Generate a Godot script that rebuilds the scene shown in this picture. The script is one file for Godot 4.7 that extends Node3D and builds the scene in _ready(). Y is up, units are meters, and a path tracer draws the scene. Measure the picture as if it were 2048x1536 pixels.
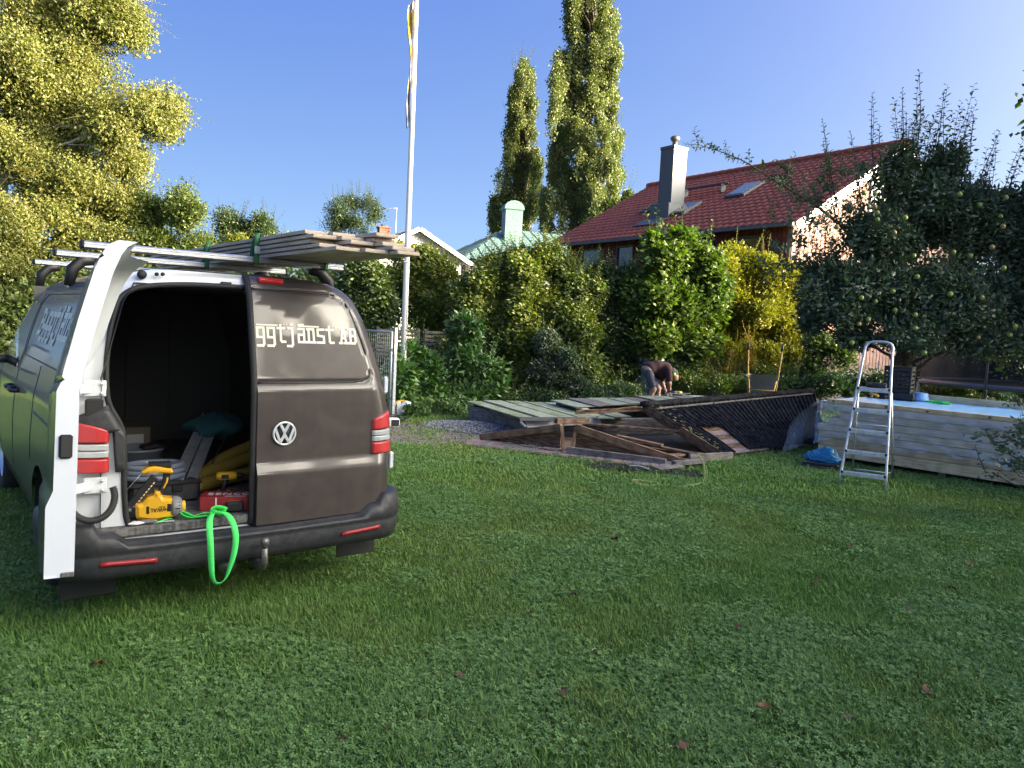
extends Node3D

# world: y up, metres, the photographer stands at the origin looking along -z
const YAW := 0.6664                                  # how the van is turned
const VAN := Vector3(-1.4579, 0.0, -4.3497)          # ground below the middle of its rear doors
const SUN := Vector3(0.96, 0.168, 0.22)             # towards the low evening sun
var rng := RandomNumberGenerator.new()
var used := {}
var M := {}

# ---------------------------------------------------------------- names, things, parts
func numbered(called: String) -> String:
	if not used.has(called):
		used[called] = 0
		return called
	used[called] += 1
	return "%s_%03d" % [called, used[called]]

func tag(o: Node, label: String, category: String, group := "", kind := "") -> void:
	if label: o.set_meta("label", label)
	if category: o.set_meta("category", category)
	if group: o.set_meta("group", group)
	if kind: o.set_meta("kind", kind)

func thing(called: String, label: String, category: String, at := Vector3.ZERO, turn := 0.0, group := "") -> Node3D:
	var o := Node3D.new()
	o.name = numbered(called)
	add_child(o)
	o.position = at
	o.rotation.y = turn
	tag(o, label, category, group)
	return o

func obj(called: String, st: SurfaceTool, m: Material, parent: Node3D, smooth := true) -> MeshInstance3D:
	st.generate_normals()
	var mi := MeshInstance3D.new()
	mi.mesh = st.commit()
	mi.mesh.surface_set_material(0, m)
	mi.name = numbered(called) if parent == self else called
	parent.add_child(mi, true)
	return mi

func put(called: String, mesh: Mesh, m: Material, parent: Node3D, xf := Transform3D()) -> MeshInstance3D:
	var mi := MeshInstance3D.new()
	mi.mesh = mesh
	mi.material_override = m
	mi.name = numbered(called) if parent == self else called
	parent.add_child(mi, true)
	mi.transform = xf
	return mi

func sub(called: String, parent: Node3D, xf := Transform3D()) -> Node3D:
	var o := Node3D.new()
	o.name = called
	parent.add_child(o, true)
	o.transform = xf
	return o

# ---------------------------------------------------------------- shapes
func mb(flat := false) -> SurfaceTool:
	var st := SurfaceTool.new()
	st.begin(Mesh.PRIMITIVE_TRIANGLES)
	st.set_smooth_group(-1 if flat else 0)
	return st

func t3(st: SurfaceTool, a: Vector3, b: Vector3, c: Vector3) -> void:
	st.add_vertex(a); st.add_vertex(b); st.add_vertex(c)

func q4(st: SurfaceTool, a: Vector3, b: Vector3, c: Vector3, d: Vector3) -> void:
	st.add_vertex(a); st.add_vertex(b); st.add_vertex(c)
	st.add_vertex(a); st.add_vertex(c); st.add_vertex(d)

func X(x: float, y: float, z: float, rx := 0.0, ry := 0.0, rz := 0.0) -> Transform3D:
	return Transform3D(Basis.from_euler(Vector3(rx, ry, rz)), Vector3(x, y, z))

# a frame at a with its x axis towards b
func along(a: Vector3, b: Vector3, up := Vector3.UP) -> Transform3D:
	var x := (b - a).normalized()
	if absf(x.dot(up)) > 0.98: up = Vector3.BACK
	var z := x.cross(up).normalized()
	return Transform3D(Basis(x, z.cross(x), z), (a + b) * 0.5)

# a box with chamfered edges
func bx(st: SurfaceTool, xf: Transform3D, s: Vector3, bev := 0.004) -> void:
	var h := s * 0.5
	bev = minf(bev, minf(h.x, minf(h.y, h.z)) * 0.9)
	st.set_smooth_group(-1)
	var v := {}
	for i in 8:
		var sg := Vector3(1 if i & 1 else -1, 1 if i & 2 else -1, 1 if i & 4 else -1)
		for ax in 3:
			var p := sg * (h - Vector3.ONE * bev)
			p[ax] = sg[ax] * h[ax]
			v[i * 3 + ax] = xf * p
	var faces := [[0, 2, 6, 4], [1, 5, 7, 3], [0, 4, 5, 1], [2, 3, 7, 6], [0, 1, 3, 2], [4, 6, 7, 5]]
	for f in 6:
		var ax := f / 2
		var c: Array = faces[f]
		q4(st, v[c[3] * 3 + ax], v[c[2] * 3 + ax], v[c[1] * 3 + ax], v[c[0] * 3 + ax])
	for e in [[0, 1, 1, 2], [2, 3, 1, 2], [4, 5, 1, 2], [6, 7, 1, 2], [0, 2, 0, 2], [1, 3, 0, 2], [4, 6, 0, 2], [5, 7, 0, 2], [0, 4, 0, 1], [1, 5, 0, 1], [2, 6, 0, 1], [3, 7, 0, 1]]:
		var a: Vector3 = v[e[0] * 3 + e[2]]
		var b: Vector3 = v[e[1] * 3 + e[2]]
		var c2: Vector3 = v[e[1] * 3 + e[3]]
		var d: Vector3 = v[e[0] * 3 + e[3]]
		var n := (b - a).cross(c2 - a)
		if n.dot((a + c2) * 0.5 - xf.origin) > 0: q4(st, d, c2, b, a)
		else: q4(st, a, b, c2, d)
	for i in 8:
		var a: Vector3 = v[i * 3]
		var b: Vector3 = v[i * 3 + 1]
		var c3: Vector3 = v[i * 3 + 2]
		if (b - a).cross(c3 - a).dot(a - xf.origin) > 0: t3(st, c3, b, a)
		else: t3(st, a, b, c3)

func box_part(called: String, parent: Node3D, xf: Transform3D, s: Vector3, m: Material, bev := 0.004) -> MeshInstance3D:
	var st := mb(true)
	bx(st, Transform3D(), s, bev)
	var o := obj(called, st, m, parent)
	o.transform = xf
	return o

# rings of points joined into a skin
func loft(st: SurfaceTool, rings: Array, closed := true, caps := true) -> void:
	var n: int = rings[0].size()
	for i in rings.size() - 1:
		var a: Array = rings[i]
		var b: Array = rings[i + 1]
		for k in (n if closed else n - 1):
			var l := (k + 1) % n
			q4(st, a[k], b[k], b[l], a[l])
	if caps and closed:
		for e in [0, rings.size() - 1]:
			var r: Array = rings[e]
			var c := Vector3.ZERO
			for p in r: c += p
			c /= n
			for k in n:
				if e == 0: t3(st, c, r[k], r[(k + 1) % n])
				else: t3(st, c, r[(k + 1) % n], r[k])

func tube(st: SurfaceTool, pts: Array, rad, n := 8, caps := true, flatten := 1.0) -> void:
	var rings := []
	var up := Vector3.UP
	for i in pts.size():
		var d: Vector3 = (pts[mini(i + 1, pts.size() - 1)] - pts[maxi(i - 1, 0)]).normalized()
		if i == 0 and absf(d.dot(up)) > 0.9: up = Vector3.RIGHT
		var s := d.cross(up)
		if s.length() < 1e-4: s = d.cross(Vector3(0.3, 0.5, 0.8))
		s = s.normalized()
		up = s.cross(d).normalized()
		var r: float = rad[i] if rad is Array else rad
		var ring := []
		for k in n:
			var a := TAU * k / n
			ring.append(pts[i] + (s * cos(a) + up * sin(a) * flatten) * r)
		rings.append(ring)
	loft(st, rings, true, caps)

# profile of (radius, height) turned about local y
func lathe(st: SurfaceTool, prof: Array, n := 16, xf := Transform3D(), caps := false) -> void:
	var rings := []
	for p in prof:
		var ring := []
		for k in n:
			var a := -TAU * k / n
			ring.append(xf * Vector3(p.x * cos(a), p.y, p.x * sin(a)))
		rings.append(ring)
	loft(st, rings, true, caps)

# an outline in x, y pushed d thick along z
func prism(st: SurfaceTool, poly: Array, d: float, xf := Transform3D(), inset := 0.0) -> void:
	var pp := PackedVector2Array(poly)
	if not Geometry2D.is_polygon_clockwise(pp): pp.reverse()
	st.set_smooth_group(-1)
	var c := Vector2.ZERO
	for p in pp: c += p
	c /= pp.size()
	var cap := PackedVector2Array()
	var n := pp.size()
	for i in n:
		if inset > 0:
			var e0 := (pp[i] - pp[(i + n - 1) % n]).normalized()
			var e1 := (pp[(i + 1) % n] - pp[i]).normalized()
			var nn := Vector2(e0.y, -e0.x) + Vector2(e1.y, -e1.x)
			cap.append(pp[i] + nn.normalized() * inset if nn.length() > 0.01 else pp[i])
		else: cap.append(pp[i])
	var tr := Geometry2D.triangulate_polygon(pp)
	for k in range(0, tr.size(), 3):
		var a := cap[tr[k]]; var b := cap[tr[k + 1]]; var e := cap[tr[k + 2]]
		t3(st, xf * Vector3(a.x, a.y, d / 2), xf * Vector3(b.x, b.y, d / 2), xf * Vector3(e.x, e.y, d / 2))
		t3(st, xf * Vector3(e.x, e.y, -d / 2), xf * Vector3(b.x, b.y, -d / 2), xf * Vector3(a.x, a.y, -d / 2))
	var zi := d / 2 - inset
	for i in n:
		var j := (i + 1) % n
		var a := pp[i]; var b := pp[j]
		q4(st, xf * Vector3(a.x, a.y, zi), xf * Vector3(a.x, a.y, -zi), xf * Vector3(b.x, b.y, -zi), xf * Vector3(b.x, b.y, zi))
		if inset > 0:
			q4(st, xf * Vector3(cap[i].x, cap[i].y, d / 2), xf * Vector3(a.x, a.y, zi), xf * Vector3(b.x, b.y, zi), xf * Vector3(cap[j].x, cap[j].y, d / 2))
			q4(st, xf * Vector3(cap[i].x, cap[i].y, -d / 2), xf * Vector3(cap[j].x, cap[j].y, -d / 2), xf * Vector3(b.x, b.y, -zi), xf * Vector3(a.x, a.y, -zi))

# a flat strap that follows points; w is its width direction at each point
func ribbon(st: SurfaceTool, pts: Array, w: Array, thick := 0.0015) -> void:
	var rings := []
	for i in pts.size():
		var d: Vector3 = (pts[mini(i + 1, pts.size() - 1)] - pts[maxi(i - 1, 0)]).normalized()
		var ww: Vector3 = w[i] if w.size() > 1 else w[0]
		var nn := d.cross(ww).normalized() * thick * 0.5
		rings.append([pts[i] - ww + nn, pts[i] + ww + nn, pts[i] + ww - nn, pts[i] - ww - nn])
	loft(st, rings)

func curve(pts: Array, n := 6, closed := false) -> Array:
	var out := []
	var m := pts.size()
	for i in (m if closed else m - 1):
		var p0 = pts[(i - 1 + m) % m] if closed or i > 0 else pts[0]
		var p3 = pts[(i + 2) % m] if closed or i + 2 < m else pts[m - 1]
		for k in n:
			out.append(pts[i].cubic_interpolate(pts[(i + 1) % m], p0, p3, float(k) / n))
	if not closed: out.append(pts[m - 1])
	return out

# piecewise-linear table lookup
func tab(t: Array, x: float) -> float:
	if x <= t[0][0]: return t[0][1]
	for i in t.size() - 1:
		if x <= t[i + 1][0]:
			var f: float = (x - t[i][0]) / (t[i + 1][0] - t[i][0])
			return lerpf(t[i][1], t[i + 1][1], f)
	return t[-1][1]

func letters(called: String, txt: String, size: float, m: Material, parent: Node3D, xf: Transform3D, serif := false, depth := 0.002, stretch := Vector3.ONE) -> MeshInstance3D:
	var tm := TextMesh.new()
	var f := SystemFont.new()
	f.font_names = PackedStringArray(["Droid Serif" if serif else "Droid Sans"])
	f.font_weight = 700
	tm.font = f
	tm.text = txt
	tm.font_size = 64
	tm.pixel_size = size / 64.0
	tm.depth = depth
	tm.material = m
	var mi := MeshInstance3D.new()
	mi.mesh = tm
	mi.name = called
	parent.add_child(mi, true)
	mi.transform = xf * Transform3D(Basis.from_scale(stretch), Vector3.ZERO)
	return mi

# heavy slab letters drawn as strokes; at() takes a point of the flat text to the surface it is stuck on
const GLYPH := {
	"g": [[[.1, .3], [.1, 1], [.9, 1], [.9, -.18], [.76, -.32], [.1, -.32]], [[.1, .3], [.9, .3]]],
	"t": [[[.42, 1.22], [.42, .1], [.55, 0], [.95, 0]], [[.05, 1], [.9, 1]]],
	"j": [[[.15, 1], [.62, 1], [.62, -.18], [.48, -.32], [-.05, -.32]], [[.55, 1.3], [.69, 1.3]]],
	"ä": [[[.1, 1], [.85, 1], [.85, 0], [1.02, 0]], [[.85, .56], [.1, .56], [.1, 0], [.85, 0]], [[.2, 1.3], [.34, 1.3]], [[.62, 1.3], [.76, 1.3]]],
	"n": [[[-.02, 0], [.38, 0]], [[-.02, 1], [.16, 1], [.16, 0]], [[.16, 1], [.84, 1], [.84, 0]], [[.66, 0], [1.02, 0]]],
	"s": [[[.95, 1], [.1, 1], [.1, .54], [.92, .46], [.92, 0], [.05, 0]]],
	"y": [[[.1, 1], [.1, .34], [.9, .34]], [[.9, 1], [.9, -.18], [.76, -.32], [.1, -.32]]],
	"A": [[[-.05, 0], [.32, 0]], [[.14, 0], [.46, 1.12], [.60, 1.12], [.90, 0]], [[.72, 0], [1.1, 0]], [[.30, .40], [.76, .40]], [[.2, 1.12], [.6, 1.12]]],
	"B": [[[0, 0], [.82, 0], [1.0, .14], [1.0, .46], [.88, .58], [.25, .58]], [[.88, .58], [.96, .70], [.96, .98], [.82, 1.12], [0, 1.12]], [[.25, 0], [.25, 1.12]]],
}
func slab_text(parent: Node3D, txt: String, adv: float, gw: float, h: float, t: float, m: Material, at: Callable) -> void:
	var x := 0.0
	for ch in txt:
		if GLYPH.has(ch):
			var st := mb(true)
			for stroke in GLYPH[ch]:
				for k in stroke.size() - 1:
					var a := Vector2(x + stroke[k][0] * gw, stroke[k][1] * h)
					var b := Vector2(x + stroke[k + 1][0] * gw, stroke[k + 1][1] * h)
					var d := (b - a).normalized() * t * .5
					var s := Vector2(-d.y, d.x)
					a -= d * .98; b += d * .98
					q4(st, at.call(a - s), at.call(a + s), at.call(b + s), at.call(b - s))
			obj("letter", st, m, parent)
		x += adv if ch != " " else adv * .45

# ---------------------------------------------------------------- materials
func lin(r: float, g: float, b: float, a := 1.0) -> Color:
	return Color(r, g, b, a).linear_to_srgb()

func plain(r: float, g: float, b: float, rough := 0.7, metal := 0.0) -> StandardMaterial3D:
	var m := StandardMaterial3D.new()
	m.albedo_color = lin(r, g, b)
	m.roughness = rough
	m.metallic = metal
	return m

# an image whose pixels mix linear colours by a noise value; stretched noise gives grain
func mottle(cols: Array, freq: float, seed_: int, sx := 1.0, sy := 1.0, size := 256, oct := 4, contrast := 1.6) -> ImageTexture:
	var n := FastNoiseLite.new()
	n.seed = seed_
	n.noise_type = FastNoiseLite.TYPE_SIMPLEX
	n.frequency = 1.0
	n.fractal_octaves = oct
	var img := Image.create(size, size, true, Image.FORMAT_RGB8)
	for y in size:
		for x in size:
			# wrap round two circles so that the picture tiles
			var u := TAU * x / size
			var v := TAU * y / size
			var k := n.get_noise_3d(cos(u) * freq * sx + 7.0, sin(u) * freq * sx, cos(v) * freq * sy) + n.get_noise_3d(sin(v) * freq * sy, cos(u) * freq * sx + 3.0, cos(v) * freq * sy + 20.0)
			k = clampf(0.5 + k * 0.5 * contrast, 0.0, 0.999) * (cols.size() - 1)
			var i := int(k)
			img.set_pixel(x, y, (cols[i] as Color).lerp(cols[i + 1], k - i).linear_to_srgb())
	img.generate_mipmaps()
	return ImageTexture.create_from_image(img)

func bumps(freq: float, seed_: int, strength := 4.0, sx := 1.0, sy := 1.0, size := 256) -> ImageTexture:
	var n := FastNoiseLite.new()
	n.seed = seed_
	n.frequency = 1.0
	n.fractal_octaves = 4
	var img := Image.create(size, size, false, Image.FORMAT_RGBA8)
	for y in size:
		for x in size:
			var u := TAU * x / size
			var v := TAU * y / size
			var k := n.get_noise_3d(cos(u) * freq * sx + 7.0, sin(u) * freq * sx, cos(v) * freq * sy) + n.get_noise_3d(sin(v) * freq * sy, cos(u) * freq * sx + 3.0, cos(v) * freq * sy + 20.0)
			k = 0.5 + k * 0.4
			img.set_pixel(x, y, Color(k, k, k))
	img.bump_map_to_normal_map(strength)
	img.generate_mipmaps()
	return ImageTexture.create_from_image(img)

func textured(tex: Texture2D, scale: float, rough := 0.85, normal: Texture2D = null, nscale := 0.6, world := false) -> StandardMaterial3D:
	var m := StandardMaterial3D.new()
	m.albedo_texture = tex
	m.roughness = rough
	m.uv1_triplanar = true
	m.uv1_world_triplanar = world
	m.uv1_scale = Vector3.ONE * scale
	if normal:
		m.normal_enabled = true
		m.normal_texture = normal
		m.normal_scale = nscale
	return m

func c3(r: float, g: float, b: float) -> Color: return Color(r, g, b)

func make_materials() -> void:
	var nwood := bumps(3.0, 5, 3.0, 0.4, 5.0)
	var nfine := bumps(6.0, 8, 3.0)
	M.nfine = nfine
	# the van
	var p := StandardMaterial3D.new()
	p.albedo_texture = mottle([c3(.032, .023, .022), c3(.040, .029, .027), c3(.050, .038, .034)], 1.3, 11, 1, 1, 128)
	p.uv1_triplanar = true
	p.uv1_scale = Vector3.ONE * 0.8
	p.roughness = 0.5
	p.metallic = 0.0
	p.clearcoat_enabled = true
	p.clearcoat = 0.5
	p.clearcoat_roughness = 0.07
	M.brown = p
	M.white = plain(.58, .60, .63, 0.3)
	M.white.clearcoat_enabled = true
	M.white.clearcoat = 0.5
	M.plastic = textured(mottle([c3(.016, .017, .020), c3(.024, .025, .029), c3(.034, .034, .036)], 2.2, 21, 1, 1, 128), 1.5, 0.55, nfine, 0.15)
	M.rubber = plain(.012, .012, .013, 0.7)
	M.black = plain(.008, .008, .009, 0.5)
	M.dark_cabin = plain(.085, .083, .08, 0.9)
	M.tyre = textured(mottle([c3(.012, .012, .012), c3(.03, .03, .028)], 3.0, 24, 1, 1, 128), 2.0, 0.9)
	M.chrome = plain(.72, .73, .75, 0.12, 1.0)
	M.alu = plain(.62, .63, .65, 0.34, 1.0)
	M.alu_paint = textured(mottle([c3(.50, .51, .53), c3(.60, .61, .63), c3(.68, .69, .70)], 2.5, 25, 1, 1, 128), 1.0, 0.38)
	M.alu_paint.metallic = 0.75
	M.steel = textured(mottle([c3(.10, .095, .09), c3(.19, .18, .17), c3(.27, .25, .23)], 3.0, 26, 1, 1, 128), 3.0, 0.5)
	M.steel.metallic = 0.8
	M.cream = plain(.74, .72, .58, 0.55)
	M.badge = plain(.62, .63, .65, 0.28, 0.35)
	var lr := plain(.42, .012, .016, 0.12)
	lr.clearcoat_enabled = true
	M.lens_red = lr
	M.lens_red2 = plain(.55, .03, .03, 0.2)
	M.lens_clear = plain(.52, .53, .54, 0.10)
	M.lens_clear.metallic = 0.35
	M.reflector = plain(.26, .016, .02, 0.3)
	var gl := StandardMaterial3D.new()
	gl.albedo_color = Color(.02, .03, .03, .55)
	gl.transparency = BaseMaterial3D.TRANSPARENCY_ALPHA
	gl.roughness = 0.03
	M.glass = gl
	var wg := plain(.03, .035, .04, 0.04)
	wg.metallic_specular = 0.9
	M.window = wg
	M.floor_ply = textured(mottle([c3(.045, .045, .048), c3(.085, .083, .08), c3(.15, .145, .135)], 3.0, 27, 1, 1, 256), 1.6, 0.85, nfine, 0.4)
	# loads and tools
	M.yellow = plain(.62, .33, .012, 0.38)
	M.tool_grey = plain(.16, .16, .165, 0.5)
	M.green_strap = textured(mottle([c3(.05, .62, .10), c3(.09, .80, .17)], 5.0, 31, 1, 1, 128), 6.0, 0.75)
	M.strap_dark = plain(.02, .10, .035, 0.8)
	M.red_card = textured(mottle([c3(.20, .010, .012), c3(.27, .016, .018)], 3.0, 32, 1, 1, 128), 3.0, 0.6)
	M.paper = plain(.62, .60, .57, 0.7)
	M.hose_yellow = plain(.22, .15, .02, 0.65)
	M.bucket_grey = plain(.12, .135, .16, 0.55)
	M.blue_plastic = plain(.13, .30, .62, 0.5)
	M.card = plain(.20, .17, .12, 0.8)
	M.clear_film = plain(.16, .19, .24, 0.2)
	# timber
	var g := [c3(.46, .33, .17), c3(.58, .43, .235), c3(.65, .50, .285), c3(.69, .55, .33)]
	M.pine = textured(mottle(g, 2.2, 41, 0.35, 3.2), 0.9, 0.75, nwood, 0.3)
	M.pine2 = textured(mottle([c3(.40, .29, .15), c3(.52, .39, .21), c3(.60, .46, .26)], 2.2, 42, 0.35, 3.0), 0.8, 0.75, nwood, 0.3)
	M.pine3 = textured(mottle([c3(.48, .37, .21), c3(.60, .475, .285), c3(.68, .55, .35)], 2.2, 43, 0.3, 3.4), 0.7, 0.75, nwood, 0.3)
	M.knot = plain(.17, .09, .04, 0.8)
	M.roofboard = textured(mottle([c3(.36, .29, .22), c3(.46, .385, .30), c3(.53, .455, .365)], 2.2, 44, 0.3, 3.4), 0.7, 0.8, nwood, 0.3)
	M.oldwood = textured(mottle([c3(.045, .026, .016), c3(.10, .058, .034), c3(.16, .10, .06), c3(.21, .14, .09)], 2.4, 45, 0.35, 3.2), 1.0, 0.85, nwood, 0.7)
	M.oldwood2 = textured(mottle([c3(.10, .055, .03), c3(.17, .10, .055), c3(.24, .155, .09)], 2.4, 46, 0.35, 3.2), 1.0, 0.85, nwood, 0.7)
	M.greywood = textured(mottle([c3(.085, .075, .07), c3(.15, .135, .125), c3(.22, .20, .185)], 2.4, 47, 0.35, 3.2), 1.0, 0.9, nwood, 0.7)
	M.pinkwood = textured(mottle([c3(.16, .11, .10), c3(.24, .175, .16), c3(.30, .235, .215)], 2.4, 48, 0.35, 3.0), 1.0, 0.9, nwood, 0.7)
	M.mosswood = textured(mottle([c3(.16, .18, .11), c3(.24, .265, .19), c3(.19, .245, .085), c3(.29, .31, .25), c3(.34, .36, .32)], 1.6, 49, 0.5, 1.6), 0.6, 0.9, nwood, 0.5)
	M.mosswood2 = textured(mottle([c3(.22, .24, .19), c3(.30, .32, .27), c3(.22, .27, .12), c3(.35, .365, .33)], 1.8, 50, 0.5, 1.8), 0.6, 0.9, nwood, 0.5)
	M.bitumen = textured(mottle([c3(.010, .010, .012), c3(.018, .018, .021), c3(.03, .03, .032), c3(.045, .046, .04)], 2.4, 51, 1.0, 1.0), 0.8, 0.8, nfine, 0.5)
	M.bitumen.metallic_specular = 0.12
	M.moss = textured(mottle([c3(.03, .03, .014), c3(.06, .065, .025), c3(.10, .085, .05)], 4.0, 52), 1.5, 0.95, nfine, 0.9)
	M.concrete = textured(mottle([c3(.17, .16, .15), c3(.24, .23, .215), c3(.30, .29, .275)], 3.0, 53), 0.9, 0.9, nfine, 0.5)
	# ground
	M.soil = textured(mottle([c3(.05, .07, .022), c3(.075, .11, .032), c3(.09, .13, .04), c3(.10, .11, .05)], 3.0, 61, 1, 1, 512), 0.45, 0.95, nfine, 0.8, true)
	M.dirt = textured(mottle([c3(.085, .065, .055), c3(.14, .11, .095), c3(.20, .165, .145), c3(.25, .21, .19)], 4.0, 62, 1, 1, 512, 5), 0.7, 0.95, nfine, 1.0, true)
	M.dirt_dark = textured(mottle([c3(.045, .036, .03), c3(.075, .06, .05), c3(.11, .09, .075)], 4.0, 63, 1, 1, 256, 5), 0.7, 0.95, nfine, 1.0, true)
	# houses
	M.redwall = textured(mottle([c3(.13, .028, .026), c3(.17, .040, .036), c3(.20, .052, .046)], 2.0, 71, 2, 0.5, 128), 0.5, 0.85)
	M.rooftile = textured(mottle([c3(.19, .042, .024), c3(.25, .058, .032), c3(.31, .080, .045), c3(.27, .075, .05)], 3.0, 72), 0.35, 0.75)
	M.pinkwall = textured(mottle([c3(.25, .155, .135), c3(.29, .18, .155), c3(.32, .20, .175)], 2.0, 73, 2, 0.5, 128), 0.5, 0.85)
	M.whitewall = plain(.70, .68, .64, 0.8)
	M.darkmetal = plain(.075, .082, .092, 0.5, 0.15)
	M.copper = textured(mottle([c3(.085, .155, .15), c3(.11, .19, .18), c3(.135, .22, .205)], 2.5, 74, 1, 1, 128), 0.4, 0.6)
	M.brick = textured(mottle([c3(.22, .07, .045), c3(.32, .10, .06)], 4.0, 75, 1, 1, 128), 1.0, 0.9)
	M.slate = plain(.06, .058, .06, 0.8)
	M.greywall = plain(.20, .20, .19, 0.85)
	M.net = StandardMaterial3D.new()
	M.net.albedo_color = Color(.10, .11, .16, .80)
	M.net.transparency = BaseMaterial3D.TRANSPARENCY_ALPHA
	M.net.roughness = 0.9
	M.navy = plain(.075, .085, .15, 0.35)
	M.galv = textured(mottle([c3(.26, .28, .30), c3(.34, .36, .38), c3(.42, .44, .46)], 3.0, 76, 1, 1, 128), 2.0, 0.5)
	M.galv.metallic = 0.5
	M.bark = textured(mottle([c3(.035, .028, .022), c3(.07, .056, .044), c3(.11, .09, .072)], 3.0, 77, 2.0, 0.6), 1.2, 0.95, nfine, 1.0)
	M.birchbark = textured(mottle([c3(.05, .045, .04), c3(.30, .28, .25), c3(.46, .44, .41), c3(.52, .50, .47)], 2.0, 78, 0.6, 2.4, 128), 0.8, 0.8)
	M.sheet_blue = plain(.19, .40, .68, 0.4)
	M.film = StandardMaterial3D.new()
	M.film.albedo_color = Color(.78, .86, .97, .19)
	M.film.transparency = BaseMaterial3D.TRANSPARENCY_ALPHA
	M.film.roughness = 0.08
	M.film.metallic_specular = 0.8
	M.film2 = M.film.duplicate()
	M.film2.albedo_color = Color(.80, .86, .95, .35)
	M.blue_bag = plain(.012, .16, .32, 0.3)
	M.pole_white = plain(.66, .65, .62, 0.35)
	M.pennant = textured(mottle([c3(.55, .36, .03), c3(.62, .43, .06), c3(.55, .50, .42), c3(.20, .22, .30)], 1.0, 82, .3, 1.2, 128, 2), 0.35, 0.9)
	M.yellow_pipe = plain(.42, .24, .04, 0.5)
	M.cab_grey = plain(.20, .23, .25, 0.6)
	M.strap_yellow = plain(.55, .53, .17, 0.5)
	M.leaf_brown = plain(.10, .05, .032, 0.85)
	M.leaf_orange = plain(.20, .10, .035, 0.9)
	M.leaf_red = plain(.10, .045, .026, 0.9)
	M.leaf_pale = plain(.32, .28, .18, 0.8)
	M.pale_glass = plain(.10, .13, .15, 0.05)
	M.teal = plain(.01, .06, .07, 0.9)
	M.shirt = plain(.045, .016, .018, 0.9)
	M.shorts = textured(mottle([c3(.06, .065, .09), c3(.10, .105, .14)], 4.0, 81, 1, 1, 128), 3.0, 0.9)
	M.hair = plain(.05, .047, .045, 0.8)
	M.neon = plain(.45, .75, .10, 0.5)
	M.skin = plain(.36, .20, .145, 0.6)
	M.skin.subsurf_scatter_enabled = true
	M.skin.subsurf_scatter_strength = 0.1

# ---------------------------------------------------------------- light and camera
func setup() -> void:
	var cam := Camera3D.new()
	cam.name = "camera"
	cam.position = Vector3(0, 1.7243, 0)
	cam.basis = Basis.from_euler(Vector3(-0.0757, 0, 0.0487))
	cam.fov = 53.34
	cam.near = 0.05
	cam.far = 600.0
	cam.current = true
	add_child(cam)
	var sun := DirectionalLight3D.new()
	sun.name = "sun"
	sun.light_color = Color(1.0, 0.89, 0.66)
	sun.light_energy = 0.69
	sun.light_angular_distance = 0.6
	sun.shadow_enabled = true
	sun.directional_shadow_max_distance = 150.0
	add_child(sun)
	sun.look_at_from_position(SUN * 50.0, Vector3.ZERO)
	var env := Environment.new()
	var sky := Sky.new()
	var pm := PanoramaSkyMaterial.new()
	pm.panorama = sky_image()
	sky.sky_material = pm
	env.sky = sky
	env.background_mode = Environment.BG_SKY
	env.tonemap_mode = Environment.TONE_MAPPER_LINEAR
	env.tonemap_exposure = 6.3
	env.sdfgi_enabled = true
	env.ssao_enabled = true
	env.ssil_enabled = true
	var we := WorldEnvironment.new()
	we.name = "world_environment"
	we.environment = env
	add_child(we)

# clear evening sky: deep blue overhead, paler towards the horizon and towards the low sun
func sky_image() -> ImageTexture:
	var w := 512
	var h := 256
	var img := Image.create(w, h, false, Image.FORMAT_RGBF)
	var s := SUN.normalized()
	for y in h:
		var el := (0.5 - (y + 0.5) / h) * PI
		for x in w:
			var az := (x + 0.5) / w * TAU
			var d := Vector3(sin(az) * cos(el), sin(el), -cos(az) * cos(el))
			var k := pow(1.0 - clampf(d.y, 0.0, 1.0), 4.2)
			var c := Vector3(.015, .036, .119).lerp(Vector3(.086, .135, .188), k)
			var a := rad_to_deg(acos(clampf(d.dot(s), -1, 1)))
			# light scattered forward round the sun
			c += Vector3(1.0, .88, .66) * 36.0 * exp(-a / 7.5) + Vector3(.92, .90, .80) * 8.5 * exp(-a / 14.0)
			if d.y < 0.0: c = c.lerp(Vector3(.06, .075, .05), clampf(-d.y * 12.0, 0, 1))
			img.set_pixel(x, y, Color(c.x, c.y, c.z))
	return ImageTexture.create_from_image(img)

# ---------------------------------------------------------------- ground
func in_poly(p: Vector2, poly: PackedVector2Array) -> bool: return Geometry2D.is_point_in_polygon(p, poly)

const DIRT := [[-3.4, -9.9], [-2.3, -10.1], [-1.4, -10.45], [-.55, -10.75], [-.2, -11.2], [.6, -11.9], [.7, -12.6], [-.9, -12.9], [-1.6, -12.75], [-2.2, -13.1], [-3.6, -12.8]]
const WRECK := [[-.45, -10.95], [.8, -10.25], [2.25, -9.85], [2.95, -10.75], [5.0, -12.2], [5.1, -13.2], [2.6, -15.4], [1.9, -15.6], [-.65, -13.4]]
const STACK := [[4.5, -11.0], [6.3, -9.2], [8.4, -7.2], [10.0, -8.9], [6.3, -12.7]]
var dirt_poly := PackedVector2Array()
var wreck_poly := PackedVector2Array()
var stack_poly := PackedVector2Array()

func sheet(called: String, poly: Array, y: float, m: Material) -> MeshInstance3D:
	var pp := PackedVector2Array()
	for q in poly: pp.append(Vector2(q.x, q.y))
	var st := mb(true)
	var tr := Geometry2D.triangulate_polygon(pp)
	for k in range(0, tr.size(), 3):
		var a := pp[tr[k]]; var b := pp[tr[k + 1]]; var c := pp[tr[k + 2]]
		if (b - a).cross(c - a) < 0: var t := b; b = c; c = t
		t3(st, Vector3(a.x, y, a.y), Vector3(b.x, y, b.y), Vector3(c.x, y, c.y))
	var o := obj(called, st, m, self)
	o.set_meta("kind", "structure")
	return o

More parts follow.
